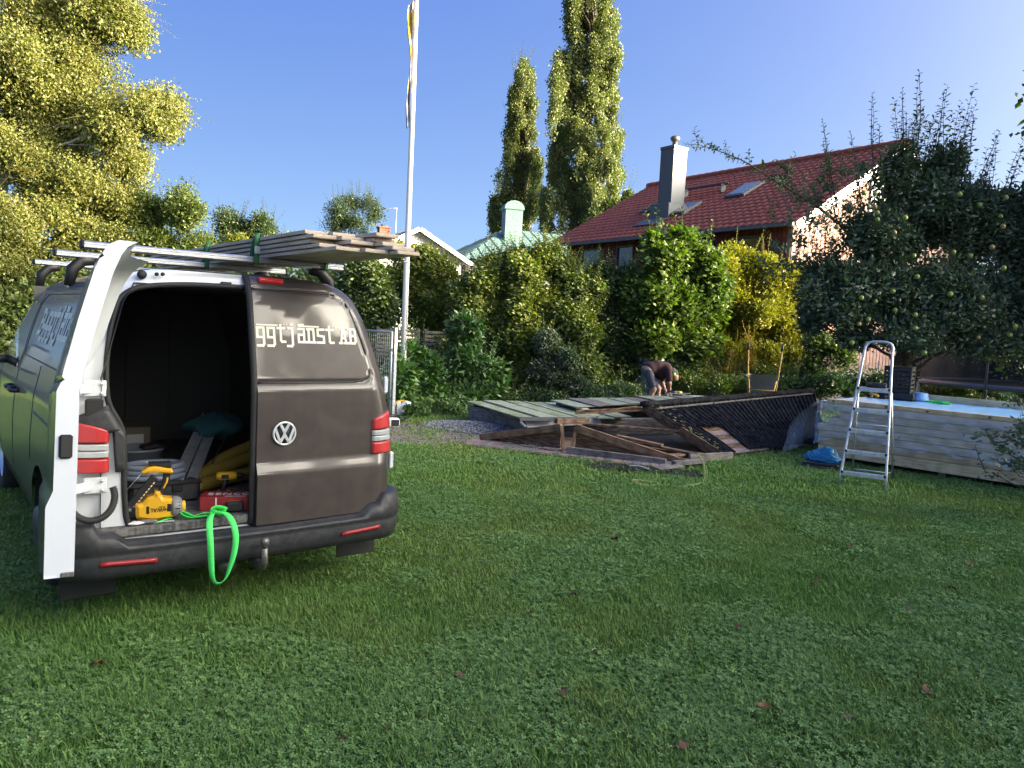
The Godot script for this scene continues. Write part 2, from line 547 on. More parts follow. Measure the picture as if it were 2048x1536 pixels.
func blade_tuft(n: int, r: float, h: float, w: float, seed_: int) -> ArrayMesh:
	var g := RandomNumberGenerator.new()
	g.seed = seed_
	var st := mb(true)
	for i in n:
		var a := g.randf() * TAU
		var p := Vector3(cos(a), 0, sin(a)) * r * sqrt(g.randf())
		var yaw := g.randf() * TAU
		var d := Vector3(cos(yaw), 0, sin(yaw))
		var s := Vector3(-d.z, 0, d.x) * w * 0.5
		var hh := h * g.randf_range(0.5, 1.15)
		var lean := hh * g.randf_range(0.25, 1.0)
		var tone := g.randf_range(0.7, 1.25)
		if g.randf() < 0.09: st.set_color(Color(tone * 2.0, tone * 1.5, tone * 1.7))
		else: st.set_color(Color(tone * g.randf_range(.9, 1.15), tone, tone))
		var m := p + d * lean * 0.35 + Vector3(0, hh * 0.65, 0)
		var t := p + d * lean + Vector3(0, hh, 0)
		q4(st, p - s, m - s * 0.8, m + s * 0.8, p + s)
		t3(st, m - s * 0.8, t, m + s * 0.8)
	st.generate_normals()
	return st.commit()

func clover_tuft(n: int, r: float, h: float, l: float, seed_: int) -> ArrayMesh:
	var g := RandomNumberGenerator.new()
	g.seed = seed_
	var st := mb(true)
	for i in n:
		var a := g.randf() * TAU
		var p := Vector3(cos(a), 0, sin(a)) * r * sqrt(g.randf()) + Vector3(0, h * g.randf_range(0.45, 1.1), 0)
		var nrm := Vector3(g.randfn() * .3, 1, g.randfn() * .3).normalized()
		var x := nrm.cross(Vector3(cos(a), 0, sin(a))).normalized()
		var z := x.cross(nrm)
		var tone := g.randf_range(0.75, 1.3)
		for k in 3:
			var b := TAU * k / 3.0 + a
			var d := x * cos(b) + z * sin(b)
			var s := nrm.cross(d)
			var ll := l * g.randf_range(.8, 1.1)
			var tn := tone * g.randf_range(.9, 1.1)
			st.set_color(Color(tn, tn, tn))
			var tip := p + d * ll + nrm * ll * .1
			var e1 := p + d * ll * .7 + s * ll * .48
			var e2 := p + d * ll * .7 - s * ll * .48
			t3(st, p, e1, tip); t3(st, p, tip, e2)
	st.generate_normals()
	return st.commit()

func build_ground() -> void:
	var o := sheet("lawn", [Vector2(-250, 120), Vector2(250, 120), Vector2(250, -300), Vector2(-250, -300)], 0.0, M.soil)
	for q in DIRT: dirt_poly.append(Vector2(q[0], q[1]))
	var dl := []
	for q in curve(Array(dirt_poly), 5, true): dl.append(q + Vector2(sin(q.x * 9.0 + q.y * 5.0), cos(q.x * 7.0)) * 0.06)
	sheet("bare_soil", dl, 0.006, M.dirt)
	for q in WRECK: wreck_poly.append(Vector2(q[0], q[1]))
	for q in STACK: stack_poly.append(Vector2(q[0], q[1]))
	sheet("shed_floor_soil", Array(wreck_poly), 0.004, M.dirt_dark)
	build_grass()

func build_grass() -> void:
	var gm := leaf_mat(Color(.45, .6, .2), 0.5)
	gm.metallic_specular = 0.22
	var n1 := FastNoiseLite.new(); n1.seed = 4; n1.frequency = 0.55
	var n2 := FastNoiseLite.new(); n2.seed = 9; n2.frequency = 1.7
	var n3 := FastNoiseLite.new(); n3.seed = 14; n3.frequency = 0.28
	var near := blade_tuft(26, 0.085, 0.046, 0.0042, 1)
	var far := blade_tuft(26, 0.19, 0.058, 0.009, 2)
	var clov := clover_tuft(13, 0.075, 0.040, 0.0115, 3)
	var A := [[], []]; var B := [[], []]; var C := [[], []]
	var ci := cos(YAW); var si := sin(YAW)
	var place := func(x: float, z: float, lay: Array, big: float) -> void:
		if in_poly(Vector2(x, z), wreck_poly) or in_poly(Vector2(x, z), stack_poly): return
		if in_poly(Vector2(x, z), dirt_poly) and n2.get_noise_2d(x * 1.5, z * 1.5) < 0.22: return
		var w := n1.get_noise_2d(x, z)
		var v := n2.get_noise_2d(x, z)
		var u := n3.get_noise_2d(x, z)
		if v < -0.46 and w < 0.05 and rng.randf() < 0.75: return      # thin, worn spots
		var c := Color(.132, .238, .058).lerp(Color(.195, .268, .075), clampf(0.45 + u * 1.1 + v * .5, 0, 1))
		c = c.lerp(Color(.126, .24, .075), clampf(w * 1.6, 0, 0.8))
		c *= rng.randf_range(0.82, 1.18)
		var b := Basis(Vector3.UP, rng.randf() * TAU).scaled(Vector3(1, (1.0 + 0.45 * v + .2 * w) * rng.randf_range(.7, 1.3), 1) * big)
		lay[0].append(Transform3D(b, Vector3(x, 0.0, z)))
		lay[1].append(c)
	# near field, then thinner and coarser with distance
	for i in 62000:
		var z := -(1.9 + 6.6 * pow(rng.randf(), 0.75))
		var x := rng.randf_range(-0.78, 0.78) * (absf(z) + 2.0)
		place.call(x, z, A, rng.randf_range(.8, 1.25))
	for i in 40000:
		var z := -(7.5 + 13.0 * pow(rng.randf(), 0.8))
		var x := rng.randf_range(-0.8, 0.8) * (absf(z) + 2.5)
		place.call(x, z, B, rng.randf_range(.8, 1.2))
	# ground round and behind the photographer, coarse
	for i in 9000:
		place.call(rng.randf_range(-9, 11), rng.randf_range(-6, 6), B, 1.0)
	for i in 76000:
		var z := -(1.9 + 9.4 * pow(rng.randf(), 0.85))
		var x := rng.randf_range(-0.78, 0.78) * (absf(z) + 2.0)
		var w := n1.get_noise_2d(x, z) + 0.45 * n2.get_noise_2d(x * 1.4 + 50, z * 1.4)
		if w < rng.randf_range(-.28, .30) or in_poly(Vector2(x, z), dirt_poly) or in_poly(Vector2(x, z), wreck_poly): continue
		var c := Color(.145, .25, .080) * rng.randf_range(.85, 1.25)
		C[0].append(Transform3D(Basis(Vector3.UP, rng.randf() * TAU).scaled(Vector3.ONE * rng.randf_range(.75, 1.3)), Vector3(x, 0.004, z)))
		C[1].append(c)
	var g1 := multi("grass", self, near, gm, A[0], A[1])
	tag(g1, "short green lawn grass round the van", "grass", "", "stuff")
	var g2 := multi("grass_001", self, far, gm, B[0], B[1])
	tag(g2, "lawn grass farther off towards the hedge and the torn-down shed", "grass", "", "stuff")
	var g3 := multi("clover", self, clov, gm, C[0], C[1])
	tag(g3, "patches of low clover leaves growing in the lawn", "clover", "", "stuff")

func _ready() -> void:
	rng.seed = 20240901
	setup()
	make_materials()
	make_leaves()
	build_ground()
	build_van()
	build_site()
	build_houses()
	build_plants()
	build_cargo()
	build_person()
	build_small()

# ---------------------------------------------------------------- foliage
# a spray of n leaves filling a ball of radius r; shade of each leaf in its vertex colour
func spray(n: int, r: float, l: float, w: float, seed_: int, up := 0.5, droop := 0.0, twigs := true) -> ArrayMesh:
	var g := RandomNumberGenerator.new()
	g.seed = seed_
	var st := mb(true)
	for i in n:
		var p := Vector3(g.randfn(), g.randfn(), g.randfn()).normalized() * r * pow(g.randf(), 0.45)
		var nrm := (Vector3(g.randfn(), g.randfn() + up * 2.0, g.randfn())).normalized()
		var d := (Vector3(g.randfn(), g.randfn() * 0.6 - droop * 2.0, g.randfn()) + p * 0.8 / r)
		d = (d - nrm * d.dot(nrm)).normalized()
		var s := d.cross(nrm)
		var k := g.randf_range(0.75, 1.2)
		var tone := g.randf_range(0.72, 1.25)
		st.set_color(Color(tone * g.randf_range(0.92, 1.12), tone, tone * g.randf_range(0.8, 1.1)))
		var a := p
		var b := p + d * l * k * 0.45 + s * w * k * 0.5 - nrm * w * 0.12
		var c := p + d * l * k
		var e := p + d * l * k * 0.45 - s * w * k * 0.5 - nrm * w * 0.12
		var mid := p + d * l * k * 0.48 + nrm * w * 0.10
		t3(st, a, b, mid); t3(st, b, c, mid); t3(st, c, e, mid); t3(st, e, a, mid)
	st.generate_normals()
	return st.commit()

func leaf_mat(back: Color, rough := 0.42) -> StandardMaterial3D:
	var m := StandardMaterial3D.new()
	m.vertex_color_use_as_albedo = true
	m.roughness = rough
	m.backlight_enabled = true
	m.backlight = back
	m.metallic_specular = 0.5
	return m

func multi(called: String, parent: Node3D, mesh: Mesh, m: Material, xfs: Array, cols: Array) -> MultiMeshInstance3D:
	var mm := MultiMesh.new()
	mm.transform_format = MultiMesh.TRANSFORM_3D
	mm.use_colors = true
	mm.mesh = mesh
	mm.instance_count = xfs.size()
	for i in xfs.size():
		mm.set_instance_transform(i, xfs[i])
		mm.set_instance_color(i, cols[i])
	var o := MultiMeshInstance3D.new()
	o.multimesh = mm
	o.material_override = m
	o.name = called
	parent.add_child(o, true)
	if parent != self: o.set_meta("kind", "stuff")
	return o

# a plant: woody limbs that run to its lobes, and leaf sprays spread through them
# lobes: [x, y, z, rx, ry, rz] in world metres; cols: linear leaf colours
func plant(called: String, label: String, category: String, group: String, at: Vector3, lobes: Array, kind: Dictionary, count: int, cols: Array, trunk := 0.1, bark: Material = null, gaps := 0.0, shootn := 0) -> Node3D:
	var o := thing(called, label, category, at, 0.0, group)
	var st := mb()
	var top := 0.0
	for q in lobes: top = maxf(top, q[1])
	var mid := Vector3.ZERO
	for q in lobes: mid += Vector3(q[0], 0, q[2])
	mid /= lobes.size()
	# trunk
	if trunk > 0.0:
		var hgt: float = top * kind.get("trunk_to", 0.75)
		var tp := []
		var tr := []
		for i in 9:
			var f := i / 8.0
			tp.append(Vector3((mid.x - at.x) * f * f * 0.6 + rng.randf_range(-.04, .04) * f * hgt * 0.3, hgt * f - at.y - 0.05, (mid.z - at.z) * f * f * 0.6))
			tr.append(lerpf(trunk, trunk * 0.3, pow(f, 0.8)) * (1.25 if i == 0 else 1.0))
		tube(st, tp, tr, 9)
		obj("trunk", st, bark if bark else M.bark, o)
		st = mb()
		for q in lobes:
			var end := Vector3(q[0], q[1], q[2]) - at
			var f := clampf((end.y - maxf(q[4], 0.5) * 1.2) / hgt, 0.12, 0.85)
			var k := f * 8.0
			var s: Vector3 = (tp[int(k)] as Vector3).lerp(tp[mini(int(k) + 1, 8)], k - int(k))
			var r0: float = lerpf(trunk, trunk * 0.3, f) * 0.5
			var lp := []
			var lr := []
			for i in 6:
				var g := i / 5.0
				var pnt := s.lerp(end, g) + Vector3(rng.randf_range(-1, 1), rng.randf_range(-.5, 1), rng.randf_range(-1, 1)) * 0.06 * s.distance_to(end) * sin(g * PI)
				lp.append(pnt); lr.append(lerpf(r0, r0 * 0.22, g))
			tube(st, lp, lr, 6, false)
			# smaller branches fan out from the limb into its lobe
			for b in kind.get("twigs", 6):
				var s2: Vector3 = lp[3 + b % 3]
				var dir := Vector3(rng.randfn(), rng.randfn() * 0.7 + 0.3, rng.randfn()).normalized()
				var e2 := end + dir * Vector3(q[3], q[4], q[5]) * rng.randf_range(0.6, 0.98)
				tube(st, [s2, s2.lerp(e2, 0.5) + Vector3(0, 0.05, 0) * q[4], e2], [r0 * 0.22, r0 * 0.15, r0 * 0.06], 4, false)
		obj("limbs", st, bark if bark else M.bark, o)
	# leaves
	var noise := FastNoiseLite.new()
	noise.seed = int(rng.randi() % 1000)
	noise.frequency = kind.get("gap_freq", 0.9)
	var tot := 0.0
	for q in lobes: tot += pow(q[3] * q[4] * q[5], 0.667)
	var xfs := []
	var cc := []
	for q in lobes:
		var n := int(count * pow(q[3] * q[4] * q[5], 0.667) / tot)
		var done := 0
		var tries := 0
		var clumps := []
		for k in kind.get("split", 10):
			var d0 := Vector3(rng.randfn(), rng.randfn(), rng.randfn()).normalized() * pow(rng.randf(), 0.45) * 0.92
			clumps.append([d0, rng.randf_range(0.22, 0.46)])
		while done < n and tries < n * 4:
			tries += 1
			var cl: Array = clumps[rng.randi() % clumps.size()]
			var off := Vector3(rng.randfn(), rng.randfn() * kind.get("hang", 1.0), rng.randfn()) * 0.55
			if off.length() > 1.5: continue
			var at1: Vector3 = cl[0] + off * cl[1]
			var rad := at1.length()
			var dir := at1.normalized()
			var wob := 1.0 + 0.25 * noise.get_noise_3d(dir.x * 2.2 + q[0], dir.y * 2.2 + q[1], dir.z * 2.2) + 0.2 * noise.get_noise_3d(dir.x * 5.0 + q[2], dir.y * 5.0 + q[0], dir.z * 5.0)
			var p := Vector3(q[0], q[1], q[2]) + dir * rad * wob * Vector3(q[3], q[4], q[5])
			if p.y < at.y + 0.04: continue
			if gaps > 0.0 and noise.get_noise_3d(p.x * 2.0, p.y * 2.0, p.z * 2.0) > 0.42 - gaps: continue
			done += 1
			var b := Basis.from_euler(Vector3(rng.randf_range(-.5, .5), rng.randf() * TAU, rng.randf_range(-.5, .5))).scaled(Vector3.ONE * rng.randf_range(0.7, 1.25))
			xfs.append(Transform3D(b, p - at))
			var c: Color = cols[rng.randi() % cols.size()]
			cc.append(c * rng.randf_range(0.7, 1.25))
	multi("foliage", o, kind.mesh, kind.mat, xfs, cc)
	# long leafy shoots that break the outline
	if shootn > 0:
		var sx := []
		var sc := []
		for i in shootn:
			var q: Array = lobes[rng.randi() % lobes.size()]
			var dir := Vector3(rng.randfn() * 0.8, absf(rng.randfn()) * 0.9 + 0.45, rng.randfn() * 0.8).normalized()
			var p := Vector3(q[0], q[1], q[2]) + dir * Vector3(q[3], q[4], q[5]) * rng.randf_range(0.72, 0.98)
			var y := (dir * 0.7 + Vector3(rng.randfn() * .2, 0.9 + kind.get("droop", 0.0), rng.randfn() * .2)).normalized()
			var x := y.cross(Vector3(rng.randfn(), rng.randfn(), rng.randfn())).normalized()
			sx.append(Transform3D(Basis(x, y, x.cross(y)).scaled(Vector3.ONE * rng.randf_range(0.6, 1.25)), p - at))
			sc.append(cols[rng.randi() % cols.size()])
		multi("shoot", o, kind.shoot, kind.mat, sx, sc)
	return o

# one leafy shoot of length h along +y
func shoot_mesh(h: float, n: int, l: float, w: float, seed_: int) -> ArrayMesh:
	var g := RandomNumberGenerator.new()
	g.seed = seed_
	var st := mb()
	st.set_color(Color(.9, .65, .5))
	var pts := []
	for i in 5: pts.append(Vector3(sin(i * 0.9) * 0.02 * h, h * i / 4.0, cos(i * 1.3) * 0.02 * h))
	tube(st, pts, [.006, .005, .004, .003, .0015], 4, false)
	st.set_smooth_group(-1)
	for i in n:
		var f := (i + 0.6) / n
		var a := i * 2.4 + g.randf_range(-.4, .4)
		var o := Vector3(cos(a), 0, sin(a))
		var p := Vector3(0, h * f, 0)
		var d := (o + Vector3(0, g.randf_range(0.1, 0.9), 0)).normalized()
		var s := d.cross(Vector3.UP).normalized()
		var nn := s.cross(d)
		var k := g.randf_range(0.7, 1.1) * (1.0 - 0.4 * f)
		var tone := g.randf_range(0.8, 1.2)
		st.set_color(Color(tone, tone, tone))
		var c := p + d * l * k - Vector3(0, l * k * 0.2, 0)
		var b := p + d * l * k * 0.5 + s * w * k * 0.5
		var e := p + d * l * k * 0.5 - s * w * k * 0.5
		var m := p + d * l * k * 0.5 - nn * w * 0.15
		t3(st, p, b, m); t3(st, b, c, m); t3(st, c, e, m); t3(st, e, p, m)
	st.generate_normals()
	return st.commit()

var K := {}
func make_leaves() -> void:
	var warm := leaf_mat(Color(.75, .85, .25))
	var green := leaf_mat(Color(.55, .75, .25))
	K.birch = {mesh = spray(42, 0.36, 0.075, 0.054, 3, 0.2, 0.6), mat = warm, shoot = shoot_mesh(0.85, 24, 0.06, 0.042, 4), droop = -1.6, trunk_to = 0.9, twigs = 8, gap_freq = 0.55, split = 12, hang = 1.7}
	K.poplar = {mesh = spray(34, 0.42, 0.15, 0.13, 5, 0.1, 0.3), mat = warm, shoot = shoot_mesh(1.6, 22, 0.16, 0.12, 6), trunk_to = 0.92, twigs = 4, gap_freq = 0.5, split = 5, hang = 1.2}
	K.bush = {mesh = spray(34, 0.27, 0.08, 0.048, 7, 0.5), mat = warm, shoot = shoot_mesh(0.6, 18, 0.085, 0.048, 8), gap_freq = 0.9}
	K.hedge = {mesh = spray(34, 0.27, 0.09, 0.058, 9, 0.5), mat = warm, shoot = shoot_mesh(0.55, 18, 0.10, 0.055, 10), gap_freq = 0.8, split = 14}
	K.maple = {mesh = spray(30, 0.34, 0.13, 0.115, 11, 0.9), mat = warm, shoot = shoot_mesh(0.6, 10, 0.14, 0.12, 12), gap_freq = 0.9}
	K.apple = {mesh = spray(24, 0.22, 0.09, 0.052, 13, 0.5), mat = green, spur = shoot_mesh(0.26, 10, 0.12, 0.06, 25), shoot = shoot_mesh(0.95, 24, 0.15, 0.07, 14), gap_freq = 0.8, twigs = 9, trunk_to = 0.45, split = 16}
	K.apple_small = {mesh = spray(11, 0.15, 0.062, 0.036, 23, 0.8), mat = green, shoot = shoot_mesh(0.3, 9, 0.06, 0.034, 24), gap_freq = 0.8, twigs = 3, trunk_to = 0.7}
	K.broad = {mesh = spray(22, 0.24, 0.17, 0.085, 15, 0.8, 0.3), mat = green, shoot = shoot_mesh(0.9, 16, 0.16, 0.06, 16), gap_freq = 1.0}
	K.weed = {mesh = spray(26, 0.17, 0.075, 0.035, 17, 0.4), mat = green, shoot = shoot_mesh(0.45, 16, 0.08, 0.03, 18), gap_freq = 1.2}
	K.flower = {mesh = spray(46, 0.13, 0.03, 0.025, 19, 0.4), mat = warm, shoot = shoot_mesh(0.5, 18, 0.07, 0.02, 20), gap_freq = 1.2}
	K.far = {mesh = spray(40, 0.5, 0.14, 0.10, 21, 0.5), mat = warm, shoot = shoot_mesh(1.1, 20, 0.14, 0.09, 22), gap_freq = 0.5}

# the apple tree's long side branch, upright water shoots and fruit
func apple_extras() -> void:
	var o: Node3D = get_node("apple_tree")
	var P := o.position
	var st := mb()
	var tips := [Vector3(5.04, 5.5, -13.3), Vector3(5.53, 5.32, -13.3), Vector3(5.85, 5.96, -13.3), Vector3(6.35, 6.06, -13.3), Vector3(6.56, 6.32, -13.2), Vector3(7.06, 6.05, -13.3), Vector3(7.66, 5.71, -13.4), Vector3(8.07, 5.44, -13.3), Vector3(5.48, 4.95, -13.1), Vector3(6.8, 5.75, -13.6), Vector3(7.35, 5.6, -13.0), Vector3(6.1, 5.5, -13.5), Vector3(5.2, 5.2, -13.6), Vector3(6.5, 5.7, -13.4), Vector3(8.6, 5.2, -13.5), Vector3(7.9, 5.1, -13.1)]
	var xs := []
	var cs := []
	for t in tips:
		var foot: Vector3 = t + Vector3((6.75 - t.x) * .22 + rng.randf_range(-.1, .1), -1.5, rng.randf_range(-.2, .2))
		var mid: Vector3 = t.lerp(foot, .5) + Vector3(rng.randf_range(-.06, .06), 0, 0)
		tube(st, [foot - P, mid - P, t - P], [.012, .008, .003], 5, false)
		var y: Vector3 = (t - foot).normalized()
		for k in 2:
			var a := foot.lerp(t, .40 if k == 0 else .02)
			var x := y.cross(Vector3(rng.randfn(), rng.randfn(), rng.randfn())).normalized()
			xs.append(Transform3D(Basis(x, y, x.cross(y)).scaled(Vector3.ONE * .95), a - P))
			cs.append(Color(.088, .118, .070))
	# long branch out to the left over the red roof
	var br := curve([Vector3(6.3, 3.0, -13.3), Vector3(5.6, 3.62, -13.3), Vector3(5.12, 3.98, -13.3), Vector3(4.41, 4.36, -13.3), Vector3(3.67, 4.72, -13.2), Vector3(2.95, 4.93, -13.2)], 4)
	var bp := []
	var r := []
	for k in br.size():
		bp.append(br[k] - P); r.append(lerpf(.032, .004, k / float(br.size() - 1)))
	tube(st, bp, r, 6, false)
	var ux := []
	var uc := []
	for k in range(5, br.size()):
		var d: Vector3 = (br[k] - br[k - 1]).normalized()
		for m in 2:
			var y := (d + Vector3(rng.randfn() * .5, rng.randfn() * .5 + .15, rng.randfn() * .5)).normalized()
			var x := y.cross(Vector3(rng.randfn(), rng.randfn(), rng.randfn())).normalized()
			ux.append(Transform3D(Basis(x, y, x.cross(y)).scaled(Vector3.ONE * rng.randf_range(.7, 1.15)), br[k] - P))
			uc.append(Color(.088, .118, .070))
	obj("branches", st, M.bark, o)
	# thin leafy growth before the sunlit gable
	for k in 210:
		var f := rng.randf()
		var p := Vector3(lerpf(4.3, 6.3, f), lerpf(2.6, 4.6, rng.randf()) + .25 * f, rng.randf_range(-13.6, -12.9))
		var y := Vector3(rng.randfn() * .6 - .3, rng.randf() * .8 + .2, rng.randfn() * .6).normalized()
		var x := y.cross(Vector3(rng.randfn(), rng.randfn(), rng.randfn())).normalized()
		ux.append(Transform3D(Basis(x, y, x.cross(y)).scaled(Vector3.ONE * rng.randf_range(.8, 1.4)), p - P))
		uc.append(Color(.088, .118, .070))
	multi("shoot", o, K.apple.shoot, K.apple.mat, xs, cs)
	multi("spur", o, K.apple.spur, K.apple.mat, ux, uc)
	# leaning trunk seen between crate and crown
	st = mb()
	tube(st, curve([Vector3(6.55, -.05, -13.35) - P, Vector3(6.58, .6, -13.3) - P, Vector3(6.72, 1.3, -13.3) - P, Vector3(6.85, 2.1, -13.3) - P], 4), .12, 9, false)
	obj("trunk", st, M.bark, o)
	var am := mb()
	lathe(am, [Vector2(0, .030), Vector2(.012, .034), Vector2(.026, .026), Vector2(.034, .004), Vector2(.031, -.016), Vector2(.018, -.031), Vector2(.005, -.032), Vector2(0, -.027)], 12)
	am.generate_normals()
	var mesh := am.commit()
	var g1 := plain(.17, .22, .035, .4)
	var g2 := plain(.24, .17, .05, .4)
	var spots := [Vector3(5.46, 2.02, -12.2), Vector3(5.39, 1.72, -12.25), Vector3(5.61, 1.72, -12.2), Vector3(6.48, 1.62, -12.1), Vector3(5.8, 3.45, -12.0), Vector3(5.6, 2.1, -12.2)]
	for k in 34: spots.append(Vector3(rng.randf_range(5.0, 8.4), rng.randf_range(1.8, 4.2), rng.randf_range(-12.4, -11.9)))
	for k in spots.size():
		put("apple", mesh, g1 if k % 4 else g2, o, Transform3D(Basis.from_scale(Vector3.ONE * rng.randf_range(.9, 1.25)), spots[k] - P))

# ---------------------------------------------------------------- the van (x right, y up, z rearward, origin on the ground under the rear doors)
const VW := [[.30, .90], [.45, .945], [.60, .955], [.85, .957], [1.12, .937], [1.32, .893], [1.52, .842], [1.72, .778], [1.84, .715], [1.90, .645], [1.93, .575], [1.95, .47], [1.962, .30], [1.968, .02]]
const VZ := [[.30, .0], [1.28, .0], [1.36, -.012], [1.60, -.065], [1.80, -.115], [1.88, -.145], [1.92, -.170], [1.945, -.21], [1.958, -.32], [1.968, -.6]]
const VF := [[.30, -4.78], [.42, -4.86], [.75, -4.88], [.95, -4.82], [1.08, -4.62], [1.20, -4.15], [1.50, -3.62], [1.80, -3.12], [1.90, -2.92], [1.945, -2.6], [1.968, -2.2]]
const DOOR := [[.46, .030], [.50, .034], [.80, .036], [.865, .010], [1.285, .009], [1.315, .0], [1.97, .0]]

func van_w(y: float) -> float: return tab(VW, y)

func rear_z(x: float, y: float) -> float:
	var w := van_w(y)
	var rc := minf(0.15, w * 0.8)
	var z := tab(VZ, y) - 0.045 * x * x / (w * w)
	var t := clampf((absf(x) - (w - rc)) / rc, 0.0, 0.995)
	return z - rc * (1.0 - sqrt(1.0 - t * t))

func door_z(x: float, y: float) -> float:
	var z := rear_z(x, y) + tab(DOOR, y) * clampf((van_w(y) - 0.03 - absf(x)) / 0.12, 0.0, 1.0)
	return z

# groove round the covered rear pane
func pane_groove(x: float, y: float) -> float:
	var e := absf(x)
	var right := van_w(y) - 0.12
	var d := minf(minf(right - e, 1.865 - y), y - 1.325)
	if right - e < 0.10 and 1.865 - y < 0.10: d = 0.10 - Vector2(0.10 - (right - e), 0.10 - (1.865 - y)).length()
	elif right - e < 0.10 and y - 1.325 < 0.10: d = 0.10 - Vector2(0.10 - (right - e), 0.10 - (y - 1.325)).length()
	return d

func door_skin(flip: float) -> Array:      # outer, pane, inner and edge meshes of a rear door, x from 0 to the corner
	var out := mb(); var seam := mb(); var inn := mb(); var edge := mb()
	var nx := 44
	var ys := []
	var y := 0.505
	while y < 1.9425:
		ys.append(y); y += 0.0125
	ys.append(1.944)
	var P := func(i: int, j: int, k: float) -> Vector3:
		var yy: float = ys[j]
		var xe := van_w(yy) - 0.014
		var x: float = lerpf(0.006, xe, i / float(nx))
		var z := door_z(x, yy)
		var g := pane_groove(x, yy)
		if k == 0.0:
			if absf(g) < 0.007: z -= 0.012
		else: z = minf(rear_z(x, yy) - k, z - 0.03)
		return Vector3(x * flip, yy, z)
	for j in ys.size() - 1:
		for i in nx:
			var a: Vector3 = P.call(i, j, 0.0); var b: Vector3 = P.call(i + 1, j, 0.0)
			var c: Vector3 = P.call(i + 1, j + 1, 0.0); var d: Vector3 = P.call(i, j + 1, 0.0)
			if flip > 0: q4(out, a, d, c, b)
			else: q4(out, a, b, c, d)
			if j % 4 == 0 and i % 4 == 0:
				var j2 := mini(j + 4, ys.size() - 1)
				a = P.call(i, j, 0.075); b = P.call(i + 4, j, 0.075); c = P.call(i + 4, j2, 0.075); d = P.call(i, j2, 0.075)
				if flip > 0: q4(inn, a, b, c, d)
				else: q4(inn, a, d, c, b)
		for i in [0, nx]:
			q4(edge, P.call(i, j, 0.0), P.call(i, j + 1, 0.0), P.call(i, j + 1, 0.075), P.call(i, j, 0.075))
	for j in [0, ys.size() - 1]:
		for i in nx: q4(edge, P.call(i, j, 0.0), P.call(i + 1, j, 0.0), P.call(i + 1, j, 0.075), P.call(i, j, 0.075))
	# black line set into the groove
	var loop := []
	for a in [[0.012, 1.325], [0.25, 1.325], [0.5, 1.325], [0.62, 1.328], [0.70, 1.345], [0.745, 1.39], [0.722, 1.52], [0.66, 1.70], [0.617, 1.80], [0.585, 1.845], [0.52, 1.864], [0.3, 1.866], [0.012, 1.866]]:
		loop.append(Vector3(a[0], a[1], 0))
	var lp := []
	for v in curve(loop, 5): lp.append(Vector3(v.x * flip, v.y, door_z(v.x, v.y) - 0.007))
	tube(seam, lp, 0.0075, 6)
	return [out, inn, edge, seam]

